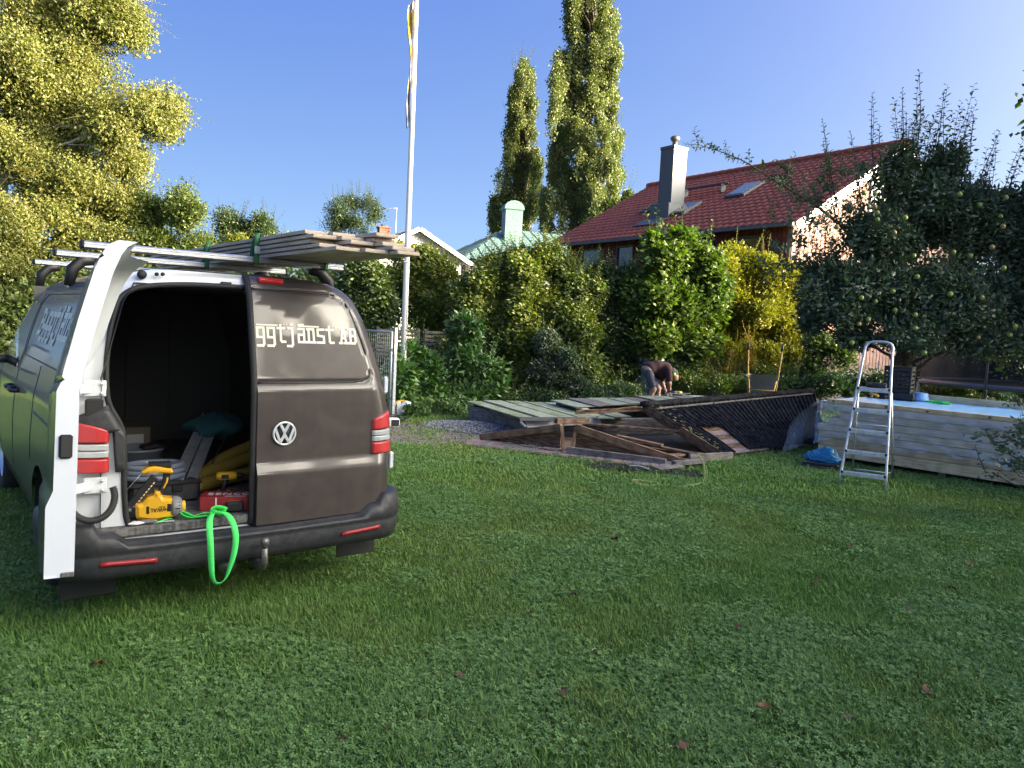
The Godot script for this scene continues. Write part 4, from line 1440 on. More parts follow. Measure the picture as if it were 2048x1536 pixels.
func build_gable() -> void:
	var o := thing("gable_frame", "brown timber gable frame leaning at the front of the collapsed shed", "gable frame", Vector3(.8, 0, -10.3))
	var P := o.position
	var back := Vector3(-.12, .0, -.28) * .35
	# rafters, posts, bottom chords
	var L0 := Vector3(-.42, .09, -11.02); var L1 := Vector3(.70, .38, -10.36)
	beam("rafter", o, L0 - P, L1 - P, .095, .05, M.oldwood2)
	beam("post", o, Vector3(.745, .02, -10.24) - P, Vector3(.70, .40, -10.34) - P, .045, .07, M.oldwood2, Vector3.RIGHT)
	beam("post", o, Vector3(.83, .03, -10.22) - P, Vector3(.90, .38, -10.32) - P, .045, .05, M.oldwood2, Vector3.RIGHT)
	beam("rafter", o, Vector3(.89, .39, -10.30) - P, Vector3(2.22, .07, -9.86) - P, .105, .05, M.oldwood2)
	beam("bottom_chord", o, Vector3(-.38, .05, -10.93) - P, Vector3(.74, .05, -10.20) - P, .05, .05, M.oldwood)
	beam("bottom_chord", o, Vector3(.78, .10, -10.14) - P, Vector3(2.0, .085, -9.62) - P, .105, .045, M.greywood)
	beam("rafter", o, Vector3(2.05, .10, -9.95) - P, Vector3(2.55, .05, -9.80) - P, .07, .05, M.oldwood)
	# dark sheet of hardboard behind the frame
	var st := mb(true)
	prism(st, [Vector2(0, 0), Vector2(1.28, 0), Vector2(1.28, .33), Vector2(.1, .06)], .008)
	var hb := obj("hardboard", st, M.oldwood, o)
	hb.transform = Transform3D(along(L0, Vector3(.7, .09, -10.36)).basis, L0 - P + Vector3(.02, -.07, -.06))
	st = mb(true)
	prism(st, [Vector2(0, 0), Vector2(1.25, 0), Vector2(1.2, .05), Vector2(.02, .33)], .008)
	hb = obj("hardboard", st, M.oldwood, o)
	hb.transform = Transform3D(along(Vector3(.9, .09, -10.3), Vector3(2.2, .09, -9.86)).basis, Vector3(.90, .03, -10.38) - P)
	# skirt of short cladding boards lying in front, their ends towards the lawn
	var a := Vector3(-.62, .035, -10.72)
	var b := Vector3(2.02, .05, -9.50)
	var d := (b - a).normalized()
	var side := Vector3(-d.z, 0, d.x)
	var n := 24
	for i in n:
		var p := a.lerp(b, (i + .5) / n)
		var len_ := .34 + .05 * sin(i * 2.1) + rng.randf_range(-.02, .02)
		var k := beam("cladding_board", o, p - side * (-.07 + .02 * sin(i * 3.0)) - P, p - side * (-.07 + len_) - P + Vector3(0, .03, 0), .02, a.distance_to(b) / n * .93, [M.pinkwood, M.pinkwood, M.greywood][i % 3])
		k.rotate_object_local(Vector3.RIGHT, rng.randf_range(-.05, .05))
	beam("edge_board", o, a + side * .10 + Vector3(0, -.012, 0) - P, b + side * .10 + Vector3(0, -.012, 0) - P, .03, .05, M.oldwood)
	# debris at the right foot of the frame
	var dm := thing("rubber_mat", "black torn roofing felt under the right foot of the gable frame", "felt", Vector3(1.9, .02, -9.5))
	st = mb()
	var rings := []
	for i in 9:
		var row := []
		for j in 6:
			row.append(Vector3(-.9 + i * .17, .012 + .03 * absf(sin(i * 1.3 + j)), -.02 + j * .09 + .27 * i / 8.0 + .02 * sin(i * 2.0) - .15))
		rings.append(row)
	loft(st, rings, false, false)
	obj("felt", st, M.bitumen, dm)
	var pl := thing("scrap_board", "short grey board lying on black felt beside the lawn", "board", Vector3(1.98, .06, -9.42))
	beam("board", pl, Vector3(-.16, 0, .09), Vector3(.20, .02, -.08), .022, .13, M.greywood)
	pl = thing("scrap_board", "grey block propped under the end of the right rafter", "board", Vector3(2.3, .06, -9.66))
	beam("board", pl, Vector3(-.20, .03, .05), Vector3(.22, .05, -.10), .05, .10, M.greywood)
	pl = thing("scrap_board", "grey plank lying on the soil in the mouth of the shed", "board", Vector3(2.66, .07, -10.25))
	beam("board", pl, Vector3(-.24, 0, .10), Vector3(.42, .01, -.20), .12, .05, M.greywood)
	var pipe := thing("pipe_piece", "thin white curved pipe on the grass beside the black felt", "pipe", Vector3(1.62, .02, -9.36))
	st = mb()
	tube(st, curve([Vector3(-.13, .05, 0), Vector3(0, .055, .02), Vector3(.10, .03, .06), Vector3(.13, 0, .10)], 5), .011, 7)
	obj("pipe", st, M.galv, pipe)

func build_fallen_roof() -> void:
	var RL := Vector3(2.0, .62, -11.6); var RR := Vector3(5.2, .85, -13.2)
	var BL := Vector3(3.0, .06, -10.75); var BR := Vector3(5.05, .12, -12.15)
	var o := thing("fallen_roof", "collapsed shed roof of black corrugated sheets sloping down to the lawn", "roof", Vector3(3.0, 0, -10.8))
	var P := o.position
	var c := [RL, RR, BL, BR]
	var nrm := (RR - RL).cross(BL - RL).normalized()
	if nrm.y < 0: nrm = -nrm
	# sheathing boards that run along the ridge
	for i in 12:
		var v0 := (i + .5) / 12.0
		var vis := i >= 7
		beam("sheathing_board", o, bil(c, 0.005, v0) - P - nrm * .02, bil(c, 1.0, v0) - P - nrm * .02, .02, .125, M.pinkwood if i % 2 else M.oldwood, nrm)
	# rafters below
	for k in 6:
		var u := .02 + .19 * k
		beam("rafter", o, bil(c, u, .02) - P - nrm * .085, bil(c, u, .97) - P - nrm * .085, .09, .045, M.oldwood2, nrm)
	beam("barge_board", o, bil(c, .004, .0) - P - nrm * .01, bil(c, .004, .5) - P - nrm * .01, .10, .022, M.oldwood, nrm)
	beam("barge_board", o, bil(c, .004, .5) - P - nrm * .01, bil(c, .006, 1.0) - P - nrm * .01, .10, .022, M.oldwood2, nrm)
	# corrugated sheets: u0, u1, v0, v1
	for s in [[.0, .155, .0, .52], [.0, .13, .49, 1.02], [.15, .36, .0, .55], [.26, .44, .50, .99], [.35, .58, .0, .62], [.43, .62, .56, 1.03], [.57, .79, .0, .60], [.61, .82, .55, 1.0], [.78, 1.01, .0, .62], [.81, 1.01, .58, 1.03]]:
		var st := mb()
		var n := int((s[1] - s[0]) * 300)
		var rows := []
		var warp := rng.randf() * 6.0
		for j in 11:
			var row := []
			for i in n + 1:
				var u: float = lerpf(s[0], s[1], i / float(n))
				var v: float = lerpf(s[2], s[3], j / 10.0)
				if j == 10: v += .015 * sin(i * 1.7 + warp) - .012 * float(i % 7 == 0)
				var h := .02 + .020 * sin(i * TAU / 8.0) + .006 * sin(u * 17 + v * 9 + warp) + (.014 if s[2] < .1 else .0)
				row.append(bil(c, u, v) + nrm * h - P)
			rows.append(row)
		loft(st, rows, false, false)
		obj("roofing_sheet", st, M.bitumen, o)
	# ridge cap and the pale batten below it
	var st2 := mb()
	var rp := []
	for i in 25:
		var u := i / 24.0
		rp.append(bil(c, u * 1.0 - .01, .02) + nrm * (.035 + .008 * sin(i * 1.9)) - P)
	tube(st2, rp, .075, 8, true, .6)
	obj("ridge_cap", st2, M.bitumen, o)
	for k in 3:
		var u0 := .03 + k * .32
		beam("batten", o, bil(c, u0, .14 - .015 * k) + nrm * .05 - P, bil(c, u0 + .315, .125 - .015 * k) + nrm * .05 - P, .022, .022, M.greywood, nrm)
	# stub of the far slope: mossy edge over the panels
	var c2 := [RL + Vector3(-1.03, -.10, .10), RR + Vector3(-.9, -.16, -.15), RL + Vector3(-.02, -.01, -.02), RR]
	var st3 := mb()
	var rr := []
	for j in 5:
		var row := []
		for i in 61:
			row.append(bil(c2, i / 60.0 * .97, j / 4.0) + Vector3(0, .02 * sin(i * .9 + j * .3) + .012 * sin(i * 2.3 + j), 0) - P)
		rr.append(row)
	loft(st3, rr, false, false)
	obj("far_slope_felt", st3, M.moss, o)
	for k in 2:
		beam("edge_board", o, (c2[0] as Vector3) - P + Vector3(.01, -.03 - .035 * k, .01), (c2[2] as Vector3) - P + Vector3(0, -.035 - .035 * k, .02), .025, .05, M.oldwood2 if k else M.oldwood)
	# moss clumps on the left rake
	for k in 26:
		var m := mb()
		var p := bil(c, .012 + rng.randf() * .10 * rng.randf(), .02 + .036 * k + rng.randf() * .03) + nrm * .035 - P
		lathe(m, [Vector2(0, .016), Vector2(.014, .013), Vector2(.026, .004), Vector2(.03, -.01)], 7, Transform3D(Basis.from_euler(Vector3(.3, k, .4)).scaled(Vector3(.6 + rng.randf(), .8, .5 + .8 * rng.randf())), p))
		obj("moss_clump", m, M.moss, o)
	# things inside the wreck: loose old boards, each lying across the others
	var inside := [[Vector3(1.55, .22, -10.95), Vector3(2.15, .16, -10.62), M.oldwood2, "short bright brown board lying in the mouth of the wreck"], [Vector3(1.8, .14, -11.0), Vector3(2.75, .07, -10.35), M.oldwood, "long dark brown board sloping down inside the wreck"], [Vector3(1.4, .09, -11.2), Vector3(2.55, .05, -10.65), M.oldwood2, "brown board lying at the back inside the wreck"], [Vector3(2.1, .07, -10.3), Vector3(2.75, .05, -10.75), M.oldwood, "dark board lying crosswise inside the wreck"], [Vector3(1.1, .30, -11.5), Vector3(2.7, .30, -11.2), M.oldwood, "dark beam hanging under the fallen roof"]]
	for q in inside:
		var t := thing("loose_board", q[3], "board", q[1])
		beam("board", t, q[0] - q[1], Vector3.ZERO, .03, .10, q[2])
	# floor of the shed: dark earth and rotten sheet
	var fl := thing("rotten_floor", "dark rotten floor sheet inside the collapsed shed", "floor sheet", Vector3(1.4, .0, -11.2))
	st3 = mb(true)
	prism(st3, [Vector2(-.9, -.6), Vector2(.4, -1.0), Vector2(1.55, -.55), Vector2(1.3, .5), Vector2(.2, .9), Vector2(-.5, .8)], .02, X(0, .02, 0, PI / 2, 0, 0))
	obj("sheet", st3, M.oldwood, fl)

func build_stack() -> void:
	var S := Vector3(4.45, 0, -11.06)
	var d := Vector3(.70, 0, .714).normalized()
	var e := Vector3(d.z, 0, -d.x)           # away from the lawn
	var turn := atan2(-d.z, d.x)
	# bearers
	for k in 4:
		var b := thing("bearer", "short bearer block under the timber stack", "bearer", S + d * (.35 + 1.35 * k) + e * 1.2, turn, "bearers under the timber stack")
		box_part("block", b, X(0, .045, 0), Vector3(.09, .09, 2.4), M.oldwood)
	var lay := [[.09, .145, .05, 0], [.237, .105, -.02, 1], [.344, .10, -.06, 2], [.446, .095, .02, 0], [.543, .095, .12, 2], [.640, .10, .22, 1], [.742, .10, .30, 2]]
	var names := ["lowest broad timber of the stack, bare pine", "second timber layer, its end farthest out beside the roof", "third layer timber under the film", "fourth layer timber under the film", "fifth layer timber under the film, its end set back", "sixth layer timber under the film", "seventh layer timber just below the loose top rail"]
	for i in lay.size():
		for r in 9:
			var q: Array = lay[i]
			var L := 5.2 + .1 * ((i * 3 + r) % 4)
			var lab := "%s, %s row" % [names[i], ["front", "second", "third", "fourth", "fifth", "sixth", "seventh", "eighth", "back"][r]]
			var t := thing("timber", lab, "timber", S + d * (q[2] + .05 * ((i + r * 2) % 3)) + e * (r * .27 + .008 * ((i * 2 + r) % 3)), turn, "timbers in the stack")
			put("beam", board_mesh(L, q[1] - .004, .255), [M.pine, M.pine2, M.pine3][(q[3] + r) % 3], t, X(L / 2, q[0] + q[1] / 2, -.128))
			if r == 0:
				for k in 2 + i % 2:
					var kn := mb(true)
					lathe(kn, [Vector2(0, .0025), Vector2(rng.randf_range(.006, .013), .002), Vector2(.014, -.001)], 8, X(rng.randf_range(.3, 4.5), q[0] + rng.randf_range(.25, .75) * q[1], .0005, PI / 2, 0, 0))
					obj("knot", kn, M.knot, t)
	# rail along the top front edge and the long edge board behind
	var tr := thing("top_rail", "knotty pine rail lying along the front top edge of the stack", "timber", S + d * .12 + Vector3(0, .846, 0), turn)
	put("beam", board_mesh(5.3, .058, .07), M.pine, tr, X(2.65, .029, -.035))
	for k in 6:
		var kn := mb(true)
		lathe(kn, [Vector2(0, .0025), Vector2(.013, .002), Vector2(.018, -.001)], 9, X(.1 + .62 * k + .1 * (k % 2), .03 - .004 * (k % 3), .0005, PI / 2, 0, 0))
		obj("knot", kn, M.knot, tr)
	var bb := thing("edge_board", "pale board lying along the back top edge of the stack", "board", S + d * .10 + e * 2.25 + Vector3(0, .866, 0), turn)
	put("beam", board_mesh(4.6, .095, .03), M.pine3, bb, X(2.3, .0475, 0))
	# light blue plastic sheet spread over the top
	var sh := thing("blue_sheet", "light blue plastic sheet spread over the top of the timber stack", "plastic sheet", S + Vector3(0, .846, 0), turn)
	var st := mb()
	var rows := []
	for j in 13:
		var row := []
		for i in 61:
			var x := -.02 + i * .088
			var z := -.085 - j * .185
			var y := .012 + .006 * sin(x * 9 + z * 4) + .004 * sin(x * 31.0 + j) + .004 * rng.randf()
			row.append(Vector3(x, y, z))
		rows.append(row)
	rows.reverse()
	loft(st, rows, false, false)
	obj("sheet", st, M.sheet_blue, sh)
	# clear film over the front, folded out past the left end
	var fm := thing("plastic_film", "clear crumpled plastic film hanging over the front of the timber stack", "plastic film", S + Vector3(0, .844, 0), turn)
	st = mb()
	rows = []
	var hem := [[-.30, .60], [-.1, .72], [.1, .52], [.5, .46], [1.2, .55], [1.7, .50], [2.2, .55], [2.45, .56], [2.7, .62], [3.2, .56], [5.2, .5]]
	for j in 17:
		var row := []
		var f := j / 16.0
		for i in 90:
			var x := .0 + i * .058
			var hmax := tab(hem, x) + .02 * sin(x * 11.0)
			var fold := .014 * sin(x * 23.0 + f * 6.0) + .012 * sin(x * 41.0 - f * 14.0) + .010 * sin(x * 9.0 + f * 19.0) + .008 * sin(x * 67.0 + f * 31.0)
			var z := .018 + absf(fold) * (0.3 + f * 1.5) + rng.randf() * .003
			var y := -.005 - f * hmax
			if f == 0.0: z = -.02; y = .004
			row.append(Vector3(x, y, z))
		rows.append(row)
	loft(st, rows, false, false)
	obj("front_film", st, M.film, fm)
	# loose tail at the left end
	st = mb()
	rows = []
	for j in 15:
		var f := j / 14.0
		var row := []
		for i in 13:
			var g := i / 12.0
			var out := -.42 * sin(minf(f * 1.35, 1.0) * PI * .62) * (1.0 - .25 * g)
			var p := Vector3(out + .05 * sin(g * 9 + f * 5), .012 - f * (.80 - .22 * g) , .06 - g * .85 + .05 * sin(f * 7.0 + g * 6.0))
			if f < .06: p.x = .0
			row.append(p)
		rows.append(row)
	loft(st, rows, false, false)
	obj("loose_tail", st, M.film, fm)
	# a folded corner that sticks up from the front film
	st = mb(true)
	t3(st, Vector3(2.30, -.50, .06), Vector3(2.62, -.38, .09), Vector3(2.44, -.60, .075))
	t3(st, Vector3(2.44, -.60, .075), Vector3(2.62, -.38, .09), Vector3(2.50, -.50, .12))
	obj("folded_corner", st, M.film2, fm)
	# ---- things on top
	var top := .866
	# folding crates in a stack, upright
	for k in 2:
		var at := S + d * .42 + e * (1.93 + .02 * k) + Vector3(0, top + (.105 if k else .0), 0)
		if k == 0: 
			var ba := thing("plastic_box", "low black plastic box under the folding crate on the timber", "box", at, turn + .12)
			st = mb(true)
			open_box(st, Vector3(.52, .10, .36), .012)
			obj("tray", st, M.black, ba)
			box_part("lid", ba, X(0, .101, 0), Vector3(.50, .008, .34), M.plastic, .003)
		else:
			crate("folding_crate", "black slatted folding crate standing on end on the timber stack", at + Vector3(0, .002, 0), turn + .12)
	# blue bucket upside down
	var bu := thing("bucket", "pale blue bucket upside down on the timber stack", "bucket", S + d * .70 + e * 2.08 + Vector3(0, top, 0), 0.3)
	st = mb()
	lathe(st, [Vector2(.135, 0), Vector2(.142, .004), Vector2(.142, .018), Vector2(.132, .02), Vector2(.112, .115), Vector2(.104, .122), Vector2(0, .124)], 28)
	obj("shell", st, M.blue_plastic, bu)
	st = mb()
	var hp := []
	for k in 13: hp.append(Vector3(cos(PI * k / 12.0) * .143, .012 + .02 * sin(PI * k / 12.0), .13 * sin(PI * k / 12.0)))
	tube(st, hp, .0025, 5)
	obj("handle", st, M.galv, bu)
	# drill lying down
	drill("cordless_drill", "yellow and black cordless drill lying on the blue sheet", S + d * .12 + e * 1.5 + Vector3(0, top, 0), turn + 2.6, true)
	# green strap heap
	strap_heap("strap_heap", "bright green strap heap on the blue sheet", S + d * 1.05 + e * 1.8 + Vector3(0, top + .002, 0), turn, .30)
	# black notebook-like case by the ladder
	var ps := thing("tool_case", "flat black tool case on the blue sheet behind the ladder", "case", S + d * .22 + e * 1.75 + Vector3(0, top, 0), turn - .2)
	box_part("shell", ps, X(0, .03, 0), Vector3(.30, .058, .22), M.black, .012)
	box_part("handle", ps, X(0, .035, .115), Vector3(.10, .02, .02), M.plastic, .006)
	# spade leaning behind the stack
	var sp := thing("spade", "spade with wooden handle leaning behind the blue bucket", "spade", S + d * .35 + e * 2.65, turn)
	st = mb()
	tube(st, [Vector3(0, .1, 0), Vector3(.07, .65, .04), Vector3(.15, 1.19, .07)], .016, 8)
	tube(st, [Vector3(.10, 1.20, .04), Vector3(.20, 1.195, .10)], .014, 8)
	obj("handle", st, M.greywood, sp)
	box_part("blade", sp, X(-.01, .13, 0, 0, 0, -.1), Vector3(.18, .26, .006), M.steel, .003)
	# beyond the stack on the lawn: case and blue bag
	var cs := thing("power_tool_case", "black plastic tool case lying on the grass beside the timber stack", "case", Vector3(4.20, .0, -10.18), turn + .35)
	st = mb(true)
	prism(st, [Vector2(-.21, 0), Vector2(.20, 0), Vector2(.235, .035), Vector2(.235, .085), Vector2(.20, .11), Vector2(-.21, .11), Vector2(-.235, .085), Vector2(-.235, .03)], .30, X(0, .0, 0), .008)
	obj("shell", st, M.black, cs)
	box_part("rim", cs, X(0, .058, 0), Vector3(.478, .012, .315), M.plastic, .004)
	st = mb()
	tube(st, [Vector3(-.10, .055, .155), Vector3(-.09, .055, .19), Vector3(.09, .055, .19), Vector3(.10, .055, .155)], .011, 7)
	obj("handle", st, M.plastic, cs)
	for s in [-1, 1]: box_part("latch", cs, X(s * .15, .055, .158), Vector3(.035, .04, .012), M.tool_grey, .003)
	var bag := thing("blue_bag", "crumpled blue plastic bag lying on the black tool case", "bag", Vector3(4.24, .114, -10.24), turn)
	st = mb()
	var crease := FastNoiseLite.new()
	crease.seed = 6
	crease.frequency = 2.2
	crease.fractal_type = FastNoiseLite.FRACTAL_RIDGED
	crease.fractal_octaves = 3
	var rings := []
	for j in 19:
		var ring := []
		var f := j / 18.0
		for i in 40:
			var a := TAU * i / 40.0
			var dir := Vector3(cos(a) * cos(f * PI / 2), sin(f * PI / 2), sin(a) * cos(f * PI / 2))
			var k := 0.80 + 0.30 * crease.get_noise_3dv(dir * 1.1) + 0.12 * sin(a * 2.0 + 0.8)
			ring.append(dir * k * Vector3(.25, .165 * (1.0 + .25 * cos(a + .6)), .16))
		rings.append(ring)
	loft(st, rings)
	obj("bag", st, M.blue_bag, bag)
	var bl := thing("wood_block", "small pale wood offcut on the grass under the stack's near end", "offcut", Vector3(6.12, .0, -8.98), .8)
	box_part("block", bl, X(0, .022, 0), Vector3(.16, .04, .07), M.pine3)

func open_box(st: SurfaceTool, s: Vector3, t: float) -> void:
	bx(st, X(0, t / 2, 0), Vector3(s.x, t, s.z), .002)
	for k in [-1, 1]:
		bx(st, X(k * (s.x - t) / 2, s.y / 2, 0), Vector3(t, s.y, s.z), .002)
		bx(st, X(0, s.y / 2, k * (s.z - t) / 2), Vector3(s.x - .002, s.y - .002, t), .002)

func crate(called: String, label: String, at: Vector3, turn: float) -> void:
	var o := thing(called, label, "crate", at, turn)
	var w := .40; var h := .40; var dp := .28
	for sx in [-1, 1]:
		for sz in [-1, 1]: box_part("corner_post", o, X(sx * (w / 2 - .015), h / 2, sz * (dp / 2 - .015)), Vector3(.03, h, .03), M.black, .005)
	for sz in [-1, 1]:
		for k in 6: box_part("slat", o, X(0, .03 + k * .068, sz * (dp / 2 - .012)), Vector3(w - .06, .042 if k % 5 else .055, .010), M.black, .003)
		box_part("middle_bar", o, X(0, h / 2, sz * (dp / 2 - .006)), Vector3(.025, h - .02, .010), M.black, .003)
	for sx in [-1, 1]:
		for k in 6: box_part("slat", o, X(sx * (w / 2 - .012), .03 + k * .068, 0), Vector3(.010, .042 if k % 5 else .055, dp - .06), M.black, .003)
	box_part("base", o, X(0, .006, 0), Vector3(w - .05, .010, dp - .05), M.black, .002)
	box_part("top_rim", o, X(0, h + .004, 0), Vector3(w + .01, .02, dp + .01), M.black, .005)

func strap_heap(called: String, label: String, at: Vector3, turn: float, size: float) -> void:
	var o := thing(called, label, "strap", at, turn)
	var st := mb()
	var pts := []
	var ws := []
	for k in 26:
		var a := k * 1.05
		var r := size * (.25 + .35 * absf(sin(k * 1.7)))
		pts.append(Vector3(cos(a) * r, .004 + .022 * absf(sin(k * 2.3)), sin(a) * r * .5))
		ws.append(Vector3(sin(k * .8) * .01, .010 + .006 * cos(k * 1.1), .012))
	var p2 := curve(pts, 4)
	var w2 := curve(ws, 4)
	ribbon(st, p2, w2, .002)
	obj("webbing", st, M.green_strap, o)

func build_ladder() -> void:
	var o := thing("step_ladder", "aluminium step ladder standing open before the timber stack", "ladder", Vector3(4.195, 0, -8.95))
	var P := o.position
	var f0 := Vector3(3.975, 0, -9.08) - P; var f1 := Vector3(4.415, 0, -8.82) - P
	var across := (f1 - f0).normalized()
	var back := Vector3(across.z, 0, -across.x)
	if back.z > 0: back = -back
	# front rails run up into one rounded hoop
	var t0 := f0 + across * .115 + back * .44 + Vector3(0, 1.62, 0)
	var t1 := f1 - across * .085 + back * .44 + Vector3(0, 1.62, 0)
	var up := (t0 - f0).normalized()
	var pts := [f0]
	for k in 8: pts.append(f0.lerp(t0, (k + 1) / 8.0))
	var wide := t0.distance_to(t1)
	for k in 9:
		var a := PI * (k + 1) / 10.0
		pts.append(t0.lerp(t1, .5 - .5 * signf(cos(a)) * pow(absf(cos(a)), .6)) + up * pow(sin(a), .6) * .135)
	for k in 9: pts.append(t1.lerp(f1, k / 8.0))
	var st := mb()
	tube(st, pts, .0155, 10)
	obj("front_frame", st, M.alu_paint, o)
	# treads
	for k in 5:
		var f := [.105, .26, .415, .57, .725][k] as float
		var a := f0.lerp(t0, f); var b := f1.lerp(t1, f)
		var c := (a + b) / 2
		var w := a.distance_to(b)
		var dp := .09 if k < 4 else .25
		var bas := Basis(across, Vector3.UP, across.cross(Vector3.UP))
		var mid := c + back * (dp / 2 - .02)
		var tr := sub("tread" if k < 4 else "platform", o, Transform3D(bas, mid))
		box_part("step", tr, X(0, 0, 0), Vector3(w - .01, .022, dp), M.alu_paint, .003)
		box_part("front_lip", tr, X(0, -.012, dp / 2 - .002), Vector3(w - .008, .045, .006), M.alu_paint, .002)
		for r in 4: box_part("ridge", tr, X(0, .012, -dp / 2 + .015 + r * (dp - .03) / 3), Vector3(w - .05, .003, .006), M.alu_paint, .001)
		for s in [-1, 1]: box_part("corner_clip", tr, X(s * (w / 2 - .012), .004, dp / 2 - .005), Vector3(.026, .03, .03), M.black, .004)
	# rear legs with two crossbars
	var r0 := f0 + across * .03 + back * 1.02; var r1 := f1 - across * .0 + back * 1.02
	var q0 := f0.lerp(t0, .70) + back * .18; var q1 := f1.lerp(t1, .70) + back * .18
	for s in [[r0, q0], [r1, q1]]:
		st = mb()
		tube(st, [s[0], s[1]], .011, 8)
		obj("rear_leg", st, M.alu_paint, o)
	for f in [.07, .62]:
		st = mb()
		tube(st, [r0.lerp(q0, f), r1.lerp(q1, f)], .009, 8)
		obj("crossbar", st, M.alu_paint, o)
	for p in [f0, f1, r0, r1]: box_part("foot", o, Transform3D(Basis.from_euler(Vector3(0, .5, 0)), p + Vector3(0, .016, 0)), Vector3(.036, .034, .036), M.black, .006)
	# flat black tool on the platform
	var pl := f0.lerp(t0, .725).lerp(f1.lerp(t1, .725), .5) + back * .10
	var kt := thing("nail_strip", "black tool pouch lying on the ladder platform", "pouch", P + pl + Vector3(.02, .016, 0), -.5)
	box_part("pouch", kt, X(0, .018, 0), Vector3(.23, .034, .12), M.black, .012)
	box_part("flap", kt, X(.01, .042, 0, 0, .1, .04), Vector3(.20, .014, .10), M.plastic, .005)
	box_part("belt", kt, X(-.02, .055, -.02, 0, .3, 0), Vector3(.22, .012, .035), M.black, .005)

# ---------------------------------------------------------------- things in and on the van
func vthing(called: String, label: String, category: String, at: Vector3, turn := 0.0, group := "") -> Node3D:
	return thing(called, label, category, VAN + at.rotated(Vector3.UP, YAW), YAW + turn, group)

func drill(called: String, label: String, at: Vector3, turn: float, flat := false) -> Node3D:
	var o := thing(called, label, "drill", at, turn)
	var r := sub("machine", o, Transform3D(Basis.from_euler(Vector3(PI / 2 if flat else 0.0, 0, 0)).scaled(Vector3.ONE * .85), Vector3(0, .036 if flat else .0, 0)))
	var st := mb()
	lathe(st, [Vector2(0, -.075), Vector2(.024, -.072), Vector2(.031, -.05), Vector2(.032, .03), Vector2(.027, .055), Vector2(.022, .065)], 14, X(0, .175, 0, 0, 0, -PI / 2), true)
	obj("motor_housing", st, M.yellow, r)
	st = mb()
	lathe(st, [Vector2(.022, .064), Vector2(.022, .085), Vector2(.017, .115), Vector2(.006, .125), Vector2(.003, .165), Vector2(0, .165)], 12, X(0, .175, 0, 0, 0, -PI / 2))
	obj("chuck", st, M.black, r)
	st = mb()
	tube(st, [Vector3(-.005, .165, 0), Vector3(-.018, .11, 0), Vector3(-.03, .055, 0)], [.022, .0185, .021], 10, true)
	obj("grip", st, M.black, r)
	box_part("battery", r, X(-.02, .025, 0), Vector3(.115, .05, .066), M.black, .010)
	box_part("battery_collar", r, X(-.02, .056, 0), Vector3(.10, .016, .062), M.yellow, .006)
	box_part("trigger", r, X(.012, .128, 0), Vector3(.016, .03, .014), M.black, .004)
	box_part("side_plate", r, X(-.015, .175, .031), Vector3(.05, .03, .004), M.black, .001)
	return o

